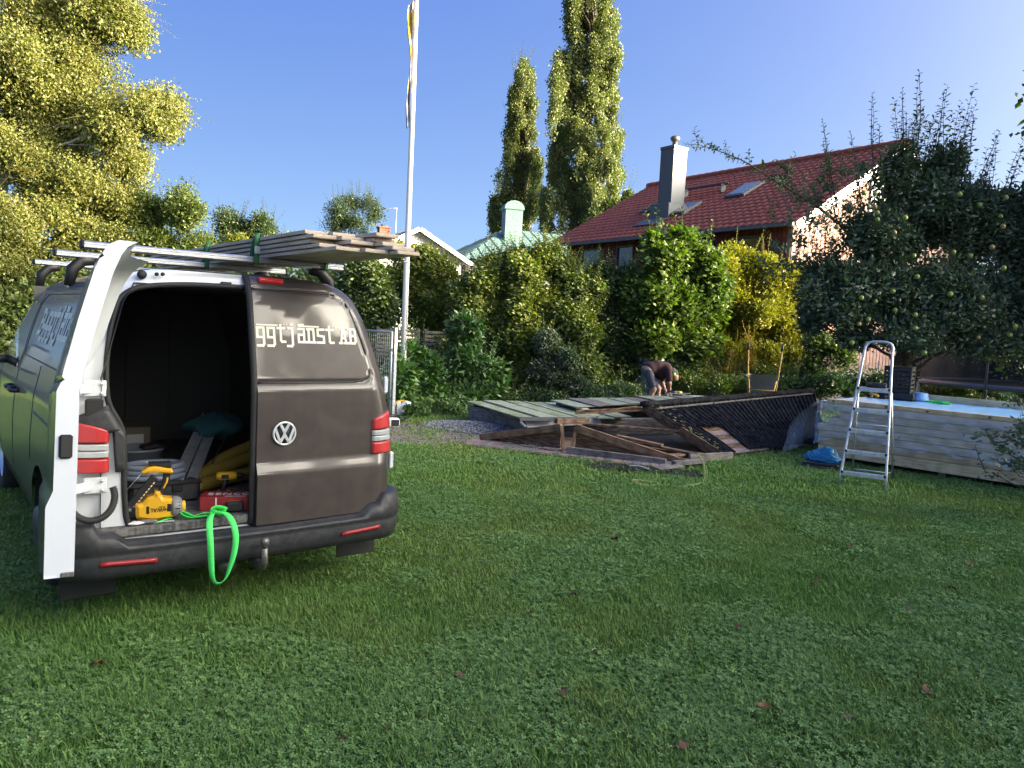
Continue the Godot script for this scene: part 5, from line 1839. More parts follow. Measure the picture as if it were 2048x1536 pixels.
func build_cargo() -> void:
	var fy := .566
	# ---- nail gun standing on its back, handle up
	var ng := vthing("nail_gun", "yellow and black cordless nail gun standing upside down on the van sill", "nail gun", Vector3(-.645, fy, -.15), -.18)
	var Z := func(zx: float, zy: float) -> Vector2: return Vector2((zx - 470.0) / 2108.0, (1158.0 - zy) / 2108.0)
	var poly := func(a: Array) -> Array:
		var o := []
		for q in a: o.append(Z.call(q[0], q[1]))
		return o
	var st := mb(true)
	prism(st, poly.call([[570, 965], [590, 945], [640, 938], [690, 880], [755, 858], [772, 812], [825, 815], [832, 858], [860, 890], [955, 905], [962, 1120], [790, 1152], [700, 1146], [585, 1116], [572, 1080]]), .105, Transform3D(), .018)
	obj("housing", st, M.yellow, ng)
	var c: Vector2 = Z.call(958, 1015)
	st = mb()
	lathe(st, [Vector2(.057, -.002), Vector2(.060, .006), Vector2(.057, .030), Vector2(.046, .046), Vector2(.036, .050)], 20, X(c.x, c.y, 0, 0, 0, -PI / 2), true)
	obj("fan_cap", st, M.tool_grey, ng)
	for k in 5: box_part("vent_slot", ng, X(c.x + .024, c.y - .032 + k * .016, .0545 - .006 * absf(k - 2)), Vector3(.026, .005, .010), M.black, .001)
	st = mb()
	lathe(st, [Vector2(.030, .048), Vector2(.031, .064), Vector2(.024, .068), Vector2(0, .068)], 16, X(c.x, c.y, 0, 0, 0, -PI / 2))
	obj("end_cap", st, M.yellow, ng)
	st = mb(true)
	prism(st, poly.call([[858, 612], [935, 628], [925, 690], [895, 760], [870, 850], [800, 830], [835, 760], [850, 690]]), .040, Transform3D(), .008)
	obj("grip", st, M.black, ng)
	st = mb(true)
	prism(st, poly.call([[890, 655], [915, 660], [905, 715], [870, 790], [848, 785], [880, 720]]), .044, Transform3D(), .003)
	obj("grip_stripe", st, M.yellow, ng)
	st = mb(true)
	prism(st, poly.call([[628, 582], [690, 528], [760, 515], [945, 556], [962, 600], [930, 616], [760, 592], [710, 588], [690, 612], [640, 606]]), .075, Transform3D(), .010)
	obj("foot", st, M.yellow, ng)
	st = mb(true)
	prism(st, poly.call([[700, 482], [935, 482], [945, 545], [760, 512], [700, 520]]), .070, Transform3D(), .008)
	obj("battery", st, M.black, ng)
	var ma: Vector2 = Z.call(520, 985); var mc: Vector2 = Z.call(770, 655)
	beam("magazine", ng, Vector3(ma.x, ma.y, .0), Vector3(mc.x, mc.y, .0), .040, .030, M.black, Vector3.UP)
	for k in 9:
		var f := .05 + .1 * k
		box_part("nail_head", ng, X(lerpf(ma.x, mc.x, f) + .012, lerpf(ma.y, mc.y, f) - .008, .017, 0, 0, .92), Vector3(.012, .006, .004), M.pine, .001)
	var na: Vector2 = Z.call(480, 1020)
	box_part("nose", ng, X(na.x + .028, na.y - .005, 0), Vector3(.062, .050, .045), M.black, .008)
	box_part("nose_tip", ng, X(na.x + .010, na.y + .002, .018), Vector3(.030, .018, .012), M.alu, .003)
	st = mb()
	var r0: Vector2 = Z.call(470, 820); var r1: Vector2 = Z.call(640, 605)
	tube(st, [Vector3(r0.x, r0.y, -.03), Vector3(r1.x, r1.y, -.01)], .0028, 6)
	obj("hook_wire", st, M.alu, ng)
	for q in [[695, 1015], [920, 1000]]:
		var b: Vector2 = Z.call(q[0], q[1])
		box_part("rubber_pad", ng, X(b.x, b.y, .0525), Vector3(.014 if q[0] < 800 else .02, .042, .003), M.black, .001)
	var lt: Vector2 = Z.call(808, 1020)
	letters("lettering", "DeWALT", .030, M.black, ng, X(lt.x, lt.y, .0535, 0, 0, PI), false, .001)
	var l2: Vector2 = Z.call(845, 985)
	letters("small_lettering", "XR 18V", .010, M.black, ng, X(l2.x, l2.y, .0535, 0, 0, PI), false, .001)
	# ---- case and coil behind it
	var tc := vthing("tool_box", "dark scuffed tool box behind the nail gun", "tool box", Vector3(-.37, fy, -.60), .05)
	box_part("body", tc, X(0, .065, 0), Vector3(.40, .13, .30), M.plastic, .02)
	box_part("lid_rim", tc, X(0, .118, 0), Vector3(.412, .016, .312), M.black, .006)
	box_part("catch", tc, X(.06, .09, .155), Vector3(.06, .04, .012), M.black, .004)
	var co := vthing("hose_coil", "clear wrapped hose coil lying on the dark tool box", "hose", Vector3(-.40, fy + .133, -.60))
	for k in 3:
		st = mb()
		var rp := []
		for i in 33: rp.append(Vector3(cos(TAU * i / 32) * (.17 - .006 * k), .019 + .030 * k, sin(TAU * i / 32) * (.115 - .004 * k)))
		tube(st, rp, .019, 8, false)
		obj("turn", st, M.clear_film, co)
	var bu := vthing("bucket", "grey bucket at the back of the cargo room", "bucket", Vector3(-.38, fy, -1.12))
	st = mb()
	lathe(st, [Vector2(0, 0), Vector2(.125, 0), Vector2(.158, .225), Vector2(.166, .228), Vector2(.166, .242), Vector2(.152, .244), Vector2(.122, .02), Vector2(0, .02)], 28)
	obj("shell", st, M.bucket_grey, bu)
	st = mb()
	var hp := []
	for k in 13: hp.append(Vector3(-cos(PI * k / 12.0) * .166, .235 + .005 * k / 12.0, .15 * sin(PI * k / 12.0)))
	tube(st, hp, .003, 5)
	obj("handle", st, M.galv, bu)
	var rg := vthing("glove", "black work glove hanging over the bucket rim", "glove", Vector3(-.33, fy + .245, -1.04), .3)
	box_part("palm", rg, X(0, .01, 0, .1, 0, .15), Vector3(.10, .03, .09), M.black, .012)
	for k in 4: box_part("finger", rg, X(.07, .005 - .003 * k, -.03 + .021 * k, 0, .1 * (k - 1.5), -.15), Vector3(.06, .018, .018), M.black, .007)
	var cb := vthing("cardboard_box", "brown cardboard box against the cargo room bulkhead", "box", Vector3(-.30, fy, -2.2))
	box_part("box", cb, X(0, .12, 0), Vector3(.42, .24, .3), M.card, .004)
	box_part("tape", cb, X(0, .242, 0), Vector3(.06, .003, .302), M.paper, .001)
	box_part("label", cb, X(.1, .15, .152), Vector3(.12, .07, .002), M.paper, .0005)
	# ---- aluminium rails and rod leaning back
	var lean := [[Vector3(-.245, .715, -.60), Vector3(.06, .90, -1.25), "wide aluminium rail leaning in the cargo room beside the coil"], [Vector3(-.165, .70, -.60), Vector3(.135, .885, -1.25), "wide aluminium rail leaning in the cargo room nearest the yellow hose"]]
	for q in lean:
		var dd: Vector3 = (q[1] - q[0]).normalized()
		var lowest: Vector3 = q[0] - dd * ((q[0].y - fy - .02) / dd.y)
		lowest = q[0] - dd * .12
		var lr := vthing("aluminium_rail", q[2], "rail", lowest)
		beam("face", lr, Vector3.ZERO, q[1] - lowest + dd * .25, .012, .060, M.alu_paint)
		for s in [-1, 1]: beam("flange", lr, Vector3(s * .028, .010, s * .012), q[1] - lowest + dd * .25 + Vector3(s * .028, .010, s * .012), .018, .006, M.alu_paint)
	var rd := vthing("steel_rod", "thin steel rod leaning between the rails and the hose", "rod", Vector3(-.165, fy + .01, -.56))
	st = mb()
	tube(st, [Vector3.ZERO, Vector3(.34, .275, -.52)], .005, 6)
	obj("rod", st, M.alu, rd)
	# ---- thick yellow hose in loops
	var hs := vthing("yellow_hose", "thick yellow hose lying in loops in the cargo room", "hose", Vector3(.15, fy, -.85))
	var loops := [[Vector3(-.29, .05, .20), Vector3(-.1, .055, .10), Vector3(.15, .07, 0), Vector3(.42, .09, -.05)], [Vector3(-.27, .10, .12), Vector3(-.08, .12, .03), Vector3(.16, .16, -.08), Vector3(.44, .20, -.13)], [Vector3(-.22, .05, .02), Vector3(-.05, .15, -.08), Vector3(.2, .22, -.18), Vector3(.45, .27, -.22)], [Vector3(-.29, .05, .20), Vector3(-.33, .06, .12), Vector3(-.30, .09, .10), Vector3(-.27, .10, .12)]]
	for l in loops:
		st = mb()
		var p2 := curve(l, 8)
		tube(st, p2, .044, 12)
		obj("loop", st, M.hose_yellow, hs)
	var cl := vthing("work_jacket", "dark teal jacket thrown over the hose", "jacket", Vector3(.15, fy + .26, -1.2))
	st = mb()
	var rings := []
	for j in 8:
		var ring := []
		for i in 16:
			var a := TAU * i / 16
			var f := j / 7.0
			ring.append(Vector3(cos(a) * .22 * sin(PI * (f * .9 + .08)) * (1 + .2 * sin(a * 3 + j)), f * .18 + .02 * sin(a * 5), sin(a) * .16 * sin(PI * (f * .9 + .08))))
		rings.append(ring)
	loft(st, rings)
	obj("cloth", st, M.teal, cl)
	# ---- red carton
	var rb := vthing("nail_carton", "dark red carton with white lettering on the van floor", "carton", Vector3(-.085, fy, -.23), -.42)
	box_part("carton", rb, X(0, .041, 0), Vector3(.27, .08, .17), M.red_card, .003)
	letters("lettering", "SENCO", .075, M.paper, rb, X(.02, .0825, .005, -PI / 2, 0, 0), false, .001)
	letters("end_lettering", "SEN", .04, M.paper, rb, X(.1365, .04, .02, 0, PI / 2, 0), false, .001)
	box_part("stripe", rb, X(-.045, .04, .0862), Vector3(.008, .078, .001), M.paper, .0003)
	box_part("stripe", rb, X(.06, .0815, .06, 0, 0, 0), Vector3(.12, .0012, .012), M.paper, .0003)
	var pv := func(p: Vector3) -> Vector3: return VAN + p.rotated(Vector3.UP, YAW)
	drill("cordless_drill", "yellow cordless drill standing behind the red carton", pv.call(Vector3(-.02, fy, -.42)), YAW - .25)
	drill("cordless_drill", "yellow and black cordless drill lying in front of the red carton", pv.call(Vector3(-.10, fy, -.075)), YAW + 2.9, true)
	# ---- green strap: tail on the floor, knot, two strands hanging over the bumper
	var gs := vthing("lashing_strap", "bright green lashing strap hanging in a loop over the rear bumper", "strap", Vector3(-.2, .50, .09))
	var G := gs.position
	var off := Vector3(-.2, .50, .09)
	st = mb()
	var strand := [Vector3(-.215, .590, -.03), Vector3(-.245, .592, .02), Vector3(-.272, .565, .085), Vector3(-.275, .47, .118), Vector3(-.268, .36, .116), Vector3(-.262, .275, .12), Vector3(-.238, .232, .122), Vector3(-.195, .25, .124), Vector3(-.160, .34, .122), Vector3(-.142, .42, .12), Vector3(-.140, .50, .118), Vector3(-.150, .565, .085), Vector3(-.165, .595, .02), Vector3(-.185, .592, -.03)]
	var sw := [Vector3(.017, .002, 0), Vector3(.017, 0, 0), Vector3(.017, 0, .0), Vector3(.016, 0, .004), Vector3(.014, 0, .008), Vector3(.009, .002, .013), Vector3(.002, .010, .012), Vector3(.006, .010, .010), Vector3(.012, .004, .010), Vector3(.015, 0, .006), Vector3(.017, 0, 0), Vector3(.017, 0, 0), Vector3(.017, 0, 0), Vector3(.017, .002, 0)]
	var pts := []
	for p in curve(strand, 5): pts.append(p - off)
	ribbon(st, pts, curve(sw, 5), .0022)
	obj("hanging_loop", st, M.green_strap, gs)
	st = mb()
	var kn := [Vector3(-.23, .585, -.06), Vector3(-.20, .615, -.05), Vector3(-.165, .605, -.03), Vector3(-.17, .585, .0), Vector3(-.21, .600, .0), Vector3(-.235, .610, -.03), Vector3(-.20, .625, -.02), Vector3(-.15, .605, -.01), Vector3(-.19, .585, -.04), Vector3(-.24, .59, -.02)]
	pts = []
	for p in curve(kn, 5): pts.append(p - off)
	ribbon(st, pts, [Vector3(.003, .013, .011)], .003)
	obj("knot", st, M.green_strap, gs)
	st = mb()
	var tl := [Vector3(-.22, .590, -.03), Vector3(-.27, .588, -.05), Vector3(-.32, .578, -.06), Vector3(-.36, .598, -.08), Vector3(-.40, .612, -.09), Vector3(-.37, .585, -.06), Vector3(-.34, .575, -.04), Vector3(-.28, .577, -.03), Vector3(-.23, .582, -.02)]
	pts = []
	for p in curve(tl, 5): pts.append(p - off)
	ribbon(st, pts, [Vector3(.002, .009, .014)], .0022)
	obj("tail", st, M.green_strap, gs)
	var ge := vthing("strap_end", "green strap end lying under the nail gun on the sill", "strap", Vector3(-.49, fy + .002, -.05))
	st = mb()
	ribbon(st, [Vector3(-.04, .0, .02), Vector3(.0, .008, .0), Vector3(.04, .012, -.01), Vector3(.06, .004, -.03)], [Vector3(.004, .003, .016)], .002)
	obj("webbing", st, M.green_strap, ge)
	var hm := vthing("chisel", "wooden-handled chisel lying on the van sill", "chisel", Vector3(-.555, fy, -.045), -.15)
	st = mb()
	tube(st, [Vector3(-.06, .014, 0), Vector3(.02, .014, 0), Vector3(.045, .012, 0)], [.013, .012, .009], 8)
	obj("handle", st, M.greywood, hm)
	box_part("blade", hm, X(.085, .008, 0), Vector3(.09, .006, .016), M.alu_paint, .002)
	var rag := vthing("rag", "white rag in the lower left corner of the van door opening", "rag", Vector3(-.612, .566, -.05))
	st = mb()
	rings = []
	for j in 5:
		var ring := []
		for i in 12:
			var a := TAU * i / 12
			ring.append(Vector3(cos(a) * .04 * sin(PI * (j + .6) / 5.2) * (1 + .3 * sin(a * 3)), .002 + j * .005, sin(a) * .03 * sin(PI * (j + .6) / 5.2) * (1 + .3 * sin(a * 4 + j))))
		rings.append(ring)
	loft(st, rings)
	obj("cloth", st, M.paper, rag)
	# ---- boards lashed on the roof bars
	var y0 := 2.064 + .021
	for layer in 5:
		for r in 3:
			var z1: float = [.50, .36, .26][r] - .04 * layer + .05 * ((layer * 2 + r) % 3) + (.10 if layer == 0 else 0.0)
			var z0 := -3.55 + .08 * ((layer + r) % 4)
			var t := vthing("roof_board", "long pale grey planed board lashed on the roof bars, layer %s from the bars, %s" % [["one", "two", "three", "four", "five"][layer], ["outer edge", "middle", "inner edge"][r]], "board", Vector3(.615 - .148 * r - .012 * layer, y0 + .001 + layer * .0255, z1), 0.0, "boards on the roof bars")
			put("board", board_mesh(z1 - z0, .021, .143), M.roofboard, t, X(0, .0105, -(z1 - z0) / 2, 0, PI / 2, 0))
	for q in [[-.60, .20], [-.60, .67], [-1.64, .20]]:
		var s2 := vthing("tie_strap", "dark green tie-down strap wrapped round the roof boards, at the %s" % ["rear bar, inner side", "rear bar, outer side", "second bar"][[[-.60, .20], [-.60, .67], [-1.64, .20]].find(q)], "strap", Vector3(q[1], y0, q[0]))
		st = mb()
		ribbon(st, curve([Vector3(-.02, -.05, .045), Vector3(-.022, .03, .05), Vector3(-.018, .135, .045), Vector3(.02, .150, .0), Vector3(.0, .12, -.045), Vector3(-.015, .02, -.05), Vector3(-.02, -.05, -.045)], 4), [Vector3(.016, 0, 0)], .002)
		obj("webbing", st, M.strap_dark, s2)
		box_part("buckle", s2, X(-.02, .04, .055), Vector3(.036, .05, .012), M.galv, .003)

# ---------------------------------------------------------------- neighbouring houses
func quad_part(called: String, parent: Node3D, pts: Array, m: Material) -> MeshInstance3D:
	var st := mb(true)
	q4(st, pts[0], pts[1], pts[2], pts[3])
	return obj(called, st, m, parent)

# window set into a wall whose outward side is -z locally
func window(parent: Node3D, xf: Transform3D, w: float, h: float, fm: Material) -> Node3D:
	var o := sub("window", parent, xf)
	box_part("pane", o, X(0, 0, .02), Vector3(w - .06, h - .06, .01), M.window, .001)
	for s in [-1, 1]:
		box_part("frame", o, X(s * (w / 2 - .03), 0, 0), Vector3(.06, h, .09), fm, .006)
		box_part("frame", o, X(0, s * (h / 2 - .03), -.003), Vector3(w - .12, .06, .09), fm, .006)
	box_part("sill", o, X(0, -h / 2 - .03, -.03), Vector3(w + .1, .03, .14), M.whitewall, .004)
	return o

func build_houses() -> void:
	build_red_house()
	# ---- house with green metal roof
	var g := thing("green_roof_house", "house with pale green metal roof and matching chimney behind the hedge", "house", Vector3(1.2, 0, -44.5), .38)
	box_part("wall", g, X(0, 2.5, 0), Vector3(11, 5.0, 8), M.greywall, .02)
	var st := mb(true)
	var e := [Vector3(-6.0, 4.95, 4.5), Vector3(6.0, 4.95, 4.5), Vector3(6.0, 4.95, -4.5), Vector3(-6.0, 4.95, -4.5)]
	var r0 := Vector3(-2.2, 7.15, 0); var r1 := Vector3(2.2, 7.15, 0)
	q4(st, e[0], r0, r1, e[1]); q4(st, e[2], r1, r0, e[3])
	t3(st, e[3], r0, e[0]); t3(st, e[1], r1, e[2])
	var rf := obj("roof", st, M.copper, g)
	for k in 19:       # standing seams
		var x := -5.4 + k * .6
		var f := clampf((6.0 - absf(x)) / 3.8, 0, 1)
		beam("seam", rf, Vector3(x, 4.97, 4.5), Vector3(x, 4.97 + 2.2 * f, 4.5 - 4.5 * f), .04, .02, M.copper)
	for k in 12:
		var z := -4.0 + k * .72
		var f := clampf((4.5 - absf(z)) / 4.5, 0, 1)
		beam("seam", rf, Vector3(-6.0, 4.97, z), Vector3(-6.0 + 3.8 * f, 4.97 + 2.2 * f, z), .04, .02, M.copper)
	var ch := sub("chimney", g, X(-2.3, 6.2, 1.35, 0, -.15, 0))
	box_part("stack", ch, X(0, .75, 0), Vector3(.95, 2.2, .95), M.copper, .01)
	st = mb()
	var arch := []
	for k in 9: 
		var a := PI * k / 8.0
		arch.append(Vector2(-cos(a) * .55, 1.86 + sin(a) * .42))
	prism(st, arch, 1.1, Transform3D())
	obj("cowl", st, M.copper, ch)
	box_part("band", ch, X(0, 1.84, 0), Vector3(1.1, .07, 1.1), M.copper, .008)
	for k in 3: window(g, X(-4 + k * 3.6, 3.4, 4.02, 0, PI, 0), 1.1, 1.2, M.whitewall)
	# ---- white gabled house with a brick chimney
	var w := thing("white_house", "white gabled house with dark roof behind the flagpole", "house", Vector3(-5.3, 0, -38.0), .42)
	box_part("wall", w, X(0, 2.4, -3), Vector3(4.6, 4.8, 8), M.whitewall, .02)
	st = mb(true)
	prism(st, [Vector2(-2.3, 0), Vector2(2.3, 0), Vector2(0, 1.25)], 8.0, X(0, 4.8, -3))
	obj("gable", st, M.whitewall, w)
	for s in [-1, 1]:
		beam("roof_slope", w, Vector3(s * 2.7, 4.68, -3), Vector3(0, 6.16, -3), .12, 8.8, M.slate)
		beam("barge_board", w, Vector3(s * 2.72, 4.62, 1.42), Vector3(s * .02, 6.10, 1.42), .20, .04, M.white)
	window(w, X(0, 3.9, 1.02, 0, PI, 0), 1.0, 1.1, M.white)
	var bc := sub("chimney", w, X(-1.0, 5.6, -1.6))
	var bi := 0
	for k in 9:            # courses of brick, the joints recessed
		box_part("mortar", bc, X(0, .05 + k * .075, 0), Vector3(.50, .075, .50), M.greywall, .001)
		for s in 2:
			for f in 4:
				var xx: float = (-.135 + .27 * s) + (.06 if k % 2 else -.0)
				var at := X(xx, .05 + k * .075, .252) if f == 0 else (X(-.252, .05 + k * .075, xx) if f == 1 else (X(.252, .05 + k * .075, xx) if f == 2 else X(xx, .05 + k * .075, -.252)))
				box_part("brick", bc, at, Vector3(.24, .062, .03) if f == 0 or f == 3 else Vector3(.03, .062, .24), M.brick, .004)
	box_part("crown", bc, X(0, .74, 0), Vector3(.60, .07, .60), M.brick, .008)
	box_part("pot", bc, X(.05, .83, 0), Vector3(.28, .13, .28), M.darkmetal, .03)
	var an := thing("aerial", "thin television aerial standing behind the brick chimney", "aerial", Vector3(-6.2, 5.6, -38.8))
	st = mb()
	tube(st, [Vector3(0, -.4, 0), Vector3(0, 1.75, 0)], .02, 6)
	obj("mast", st, M.galv, an)
	st = mb()
	tube(st, [Vector3(-.75, 1.62, 0), Vector3(.05, 1.72, 0)], .012, 5)
	for k in 5: tube(st, [Vector3(-.7 + k * .15, 1.63 + k * .018, -.18), Vector3(-.7 + k * .15, 1.63 + k * .018, .18)], .008, 5)
	obj("boom", st, M.galv, an)
	# ---- long houses to the right, out of the picture: their shade lies over the garden and the sun comes through between them
	for q in [[Vector3(25, 0, -23.8), 9.6, 7.1, "yellow"], [Vector3(25, 0, -8.5), 6.8, 5.9, "grey"], [Vector3(25.5, 0, 15.2), 39.0, 7.6, "pale"]]:
		var t := thing("terrace_house", "long %s terrace house that shades the garden from the low sun" % q[3], "house", q[0])
		var L: float = q[1]
		box_part("wall", t, X(0, 2.4, 0), Vector3(8, 4.8, L), M.cream if q[3] == "yellow" else M.greywall, .02)
		for s in [-1, 1]: beam("roof_slope", t, Vector3(s * 4.5, 4.6, 0), Vector3(0, q[2], 0), .14, L + .8, M.rooftile)
		st = mb(true)
		for s in [-1, 1]: prism(st, [Vector2(-4, 4.8), Vector2(4, 4.8), Vector2(0, q[2] - .15)], .2, X(0, 0, s * (L / 2 - .1)))
		obj("gable", st, M.cream if q[3] == "yellow" else M.greywall, t)
		for k in int(L / 3.5): window(t, X(-4.03, 1.6, -L / 2 + 2.2 + k * 3.5, 0, PI / 2, 0), 1.3, 1.3, M.white)

func build_red_house() -> void:
	var o := thing("red_house", "dark red wooden house with orange tile roof and metal chimney", "house", Vector3(7.1, 0, -20.2), 2.186)
	var L := 9.3; var H := 4.4; var E := 4.98; var R := 7.45; var slope := (R - E) / H
	# walls
	box_part("eave_wall", o, X(L / 2, E / 2 - .02, .09), Vector3(L - .01, E - .04, .12), M.redwall, .005)
	box_part("back_wall", o, X(L / 2, E / 2 - .02, 2 * H - .09), Vector3(L - .01, E - .04, .12), M.redwall, .005)
	var wn := [[7.95, 4.15, 1.05, .72], [6.25, 4.05, .82, .95], [3.1, 4.0, 1.1, 1.0], [4.6, 4.0, 1.1, 1.0], [1.4, 4.0, 1.1, 1.0]]
	var bm := board_mesh(E - 1.0, .022, .128)
	var n := int(L / .15)
	for i in n:
		var x := .08 + i * .15
		var cut := false
		for q in wn:
			if absf(x - q[0]) < q[2] / 2 + .05: cut = true
		if cut:
			for q in wn:
				if absf(x - q[0]) < q[2] / 2 + .05:
					var h0: float = q[1] - q[3] / 2 - .06
					var h1: float = q[1] + q[3] / 2 + .03
					box_part("cladding_board", o, X(x, (h0 + 1.0) / 2, .018), Vector3(.128, h0 - 1.0, .022), M.redwall, .003)
					box_part("cladding_board", o, X(x, (h1 + E - .03) / 2, .018), Vector3(.128, E - .03 - h1, .022), M.redwall, .003)
		else: put("cladding_board", bm, M.redwall, o, X(x, 1.0 + (E - 1.0) / 2 - .02, .018, 0, 0, PI / 2) * Transform3D(Basis(Vector3.RIGHT, PI / 2), Vector3.ZERO))
	for q in wn: window(o, X(q[0], q[1], .0), q[2], q[3], M.darkmetal)
	box_part("plinth", o, X(L / 2, .45, H), Vector3(L + .02, .9, 2 * H + .02), M.concrete, .02)
	# gable end towards the sun: pale salmon boards
	var st := mb(true)
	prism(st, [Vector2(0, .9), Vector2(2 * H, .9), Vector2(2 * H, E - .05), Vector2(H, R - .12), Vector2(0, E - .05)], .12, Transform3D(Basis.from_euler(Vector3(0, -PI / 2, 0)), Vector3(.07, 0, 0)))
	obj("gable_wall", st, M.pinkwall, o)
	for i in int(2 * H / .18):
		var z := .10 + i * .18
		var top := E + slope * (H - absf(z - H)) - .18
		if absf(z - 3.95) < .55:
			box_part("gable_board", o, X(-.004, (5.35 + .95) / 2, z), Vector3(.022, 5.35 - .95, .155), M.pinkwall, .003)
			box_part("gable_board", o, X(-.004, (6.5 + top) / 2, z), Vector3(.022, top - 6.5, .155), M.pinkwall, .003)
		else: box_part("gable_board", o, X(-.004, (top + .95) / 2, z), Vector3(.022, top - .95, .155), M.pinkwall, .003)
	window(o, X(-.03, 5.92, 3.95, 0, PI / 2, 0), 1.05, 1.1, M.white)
	st = mb(true)
	prism(st, [Vector2(0, .9), Vector2(2 * H, .9), Vector2(2 * H, E - .05), Vector2(H, R - .12), Vector2(0, E - .05)], .12, Transform3D(Basis.from_euler(Vector3(0, -PI / 2, 0)), Vector3(L - .07, 0, 0)))
	obj("gable_wall", st, M.redwall, o)
	# roof: deck, wavy tile courses, ridge tiles
	var roof := sub("roof", o)
	for s in [0, 1]:
		var z0 := -.5 if s == 0 else 2 * H + .5
		var a := Vector3(L / 2, E - .5 * slope - .06, z0)
		var b := Vector3(L / 2, R - .06, H)
		beam("deck", roof, a, b, .08, L + .9, M.darkmetal)
	var rows := 19
	var cols := 42
	var tw := (L + 1.0) / cols
	var far := mb()
	var P := func(x: float, t: float, lift: float) -> Vector3:      # t 0 at the eave, 1 at the ridge
		var z := lerpf(-.58, H, t)
		var wave := .032 * pow(absf(sin((x + .5) / tw * PI)), 1.6)
		return Vector3(x, E + slope * z + .02 + wave + lift, z)
	for r in range(1, rows):
		for k in cols * 5:
			var x0 := -.5 + k * tw / 5.0
			var x1 := x0 + tw / 5.0
			var t0 := (r - .1) / rows; var t1 := (r + 1.0) / rows
			q4(far, P.call(x0, t0, .038), P.call(x0, t1, .0), P.call(x1, t1, .0), P.call(x1, t0, .038))
			q4(far, P.call(x0, t0, .005), P.call(x0, t0, .038), P.call(x1, t0, .038), P.call(x1, t0, .005))
	var tiles := obj("tile_courses", far, M.rooftile, roof)
	tiles.set_meta("kind", "stuff")
	var one := mb()
	for k in 5:
		var x0 := -.5 + k * tw / 5.0
		var x1 := x0 + tw / 5.0
		var t1 := 1.0 / rows
		q4(one, P.call(x0, -.006, .038), P.call(x0, t1, .0), P.call(x1, t1, .0), P.call(x1, -.006, .038))
		q4(one, P.call(x0, -.006, .010), P.call(x0, -.006, .038), P.call(x1, -.006, .038), P.call(x1, -.006, .010))
	one.generate_normals()
	var om := one.commit()
	for k in cols: put("eave_tile", om, M.rooftile, roof, X(k * tw, 0, 0))
	var ridge := mb()
	lathe(ridge, [Vector2(.13, 0), Vector2(.145, .03), Vector2(.125, .36)], 10, X(0, 0, 0, 0, 0, -PI / 2))
	ridge.generate_normals()
	var rm := ridge.commit()
	for k in 30: put("ridge_tile", rm, M.rooftile, roof, X(-.5 + k * .345, R + .04, H))
	# far slope, unseen but closing the roof
	var back := mb()
	for r in rows:
		var t0 := r / float(rows); var t1 := (r + 1.0) / rows
		var za := lerpf(2 * H + .58, H, t0); var zb := lerpf(2 * H + .58, H, t1)
		q4(back, Vector3(-.5, E + slope * (2 * H - za) + .07, za), Vector3(L + .5, E + slope * (2 * H - za) + .07, za), Vector3(L + .5, E + slope * (2 * H - zb) + .04, zb), Vector3(-.5, E + slope * (2 * H - zb) + .04, zb))
	obj("back_tiles", back, M.rooftile, roof)
	for s in [0, 1]:
		var z0 := -.5 if s == 0 else 2 * H + .5
		for x in [-.47, L + .47]: beam("barge_board", roof, Vector3(x, E - .5 * slope - .12, z0), Vector3(x, R - .12, H), .22, .035, M.white)
	beam("gutter", roof, Vector3(-.45, E - .5 * slope - .07, -.60), Vector3(L + .45, E - .5 * slope - .07, -.60), .09, .10, M.darkmetal)
	# skylights and roof steps
	for q in [[3.35, 2.15, 1.0, .62, "glass"], [5.0, 1.15, .8, .9, "dark"], [6.6, 1.6, .6, .8, "dark"]]:
		var sk := sub("skylight", roof, Transform3D(Basis(Vector3.RIGHT, -atan(slope)), Vector3(q[0], E + slope * q[1] + .11, q[1])))
		box_part("frame", sk, X(0, 0, 0), Vector3(q[3] + .12, .09, q[2] + .12), M.darkmetal, .01)
		box_part("pane", sk, X(0, .05, 0), Vector3(q[3] - .06, .012, q[2] - .06), M.window if q[4] == "dark" else M.pale_glass, .002)
	var walk := sub("roof_walkway", roof, X(5.2, E + slope * 2.5 + .24, 2.4))
	for k in 3: box_part("rail", walk, X(0, .02, -.1 + .1 * k), Vector3(2.0, .025, .04), M.darkmetal, .004)
	for s in [-1, 1]: box_part("bracket", walk, X(s * .8, -.12, 0), Vector3(.03, .28, .22), M.darkmetal, .004)
	# sheet-metal chimney with flue
	var ch := sub("chimney", o, X(5.45, 0, 1.15))
	box_part("stack", ch, X(0, 6.45, 0), Vector3(.56, 2.4, .62), M.darkmetal, .008)
	box_part("base", ch, X(0.0, 5.58, -.02), Vector3(.80, .62, 1.0), M.darkmetal, .012)
	box_part("crown", ch, X(0, 7.69, 0), Vector3(.62, .10, .68), M.darkmetal, .01)
	box_part("apron", ch, Transform3D(Basis(Vector3.RIGHT, -atan(slope)), Vector3(.1, E + slope * .35 + .10, -.80)), Vector3(1.15, .02, .5), M.darkmetal, .004)
	for k in [-.28, .28]: box_part("fold", ch, X(k, 6.45, -.31), Vector3(.02, 2.4, .02), M.darkmetal, .004)
	st = mb()
	lathe(st, [Vector2(.085, 7.7), Vector2(.085, 7.92), Vector2(.12, 7.94), Vector2(.155, 7.99), Vector2(.15, 8.06), Vector2(.10, 8.10), Vector2(0, 8.11)], 16)
	obj("flue", st, M.steel, ch)

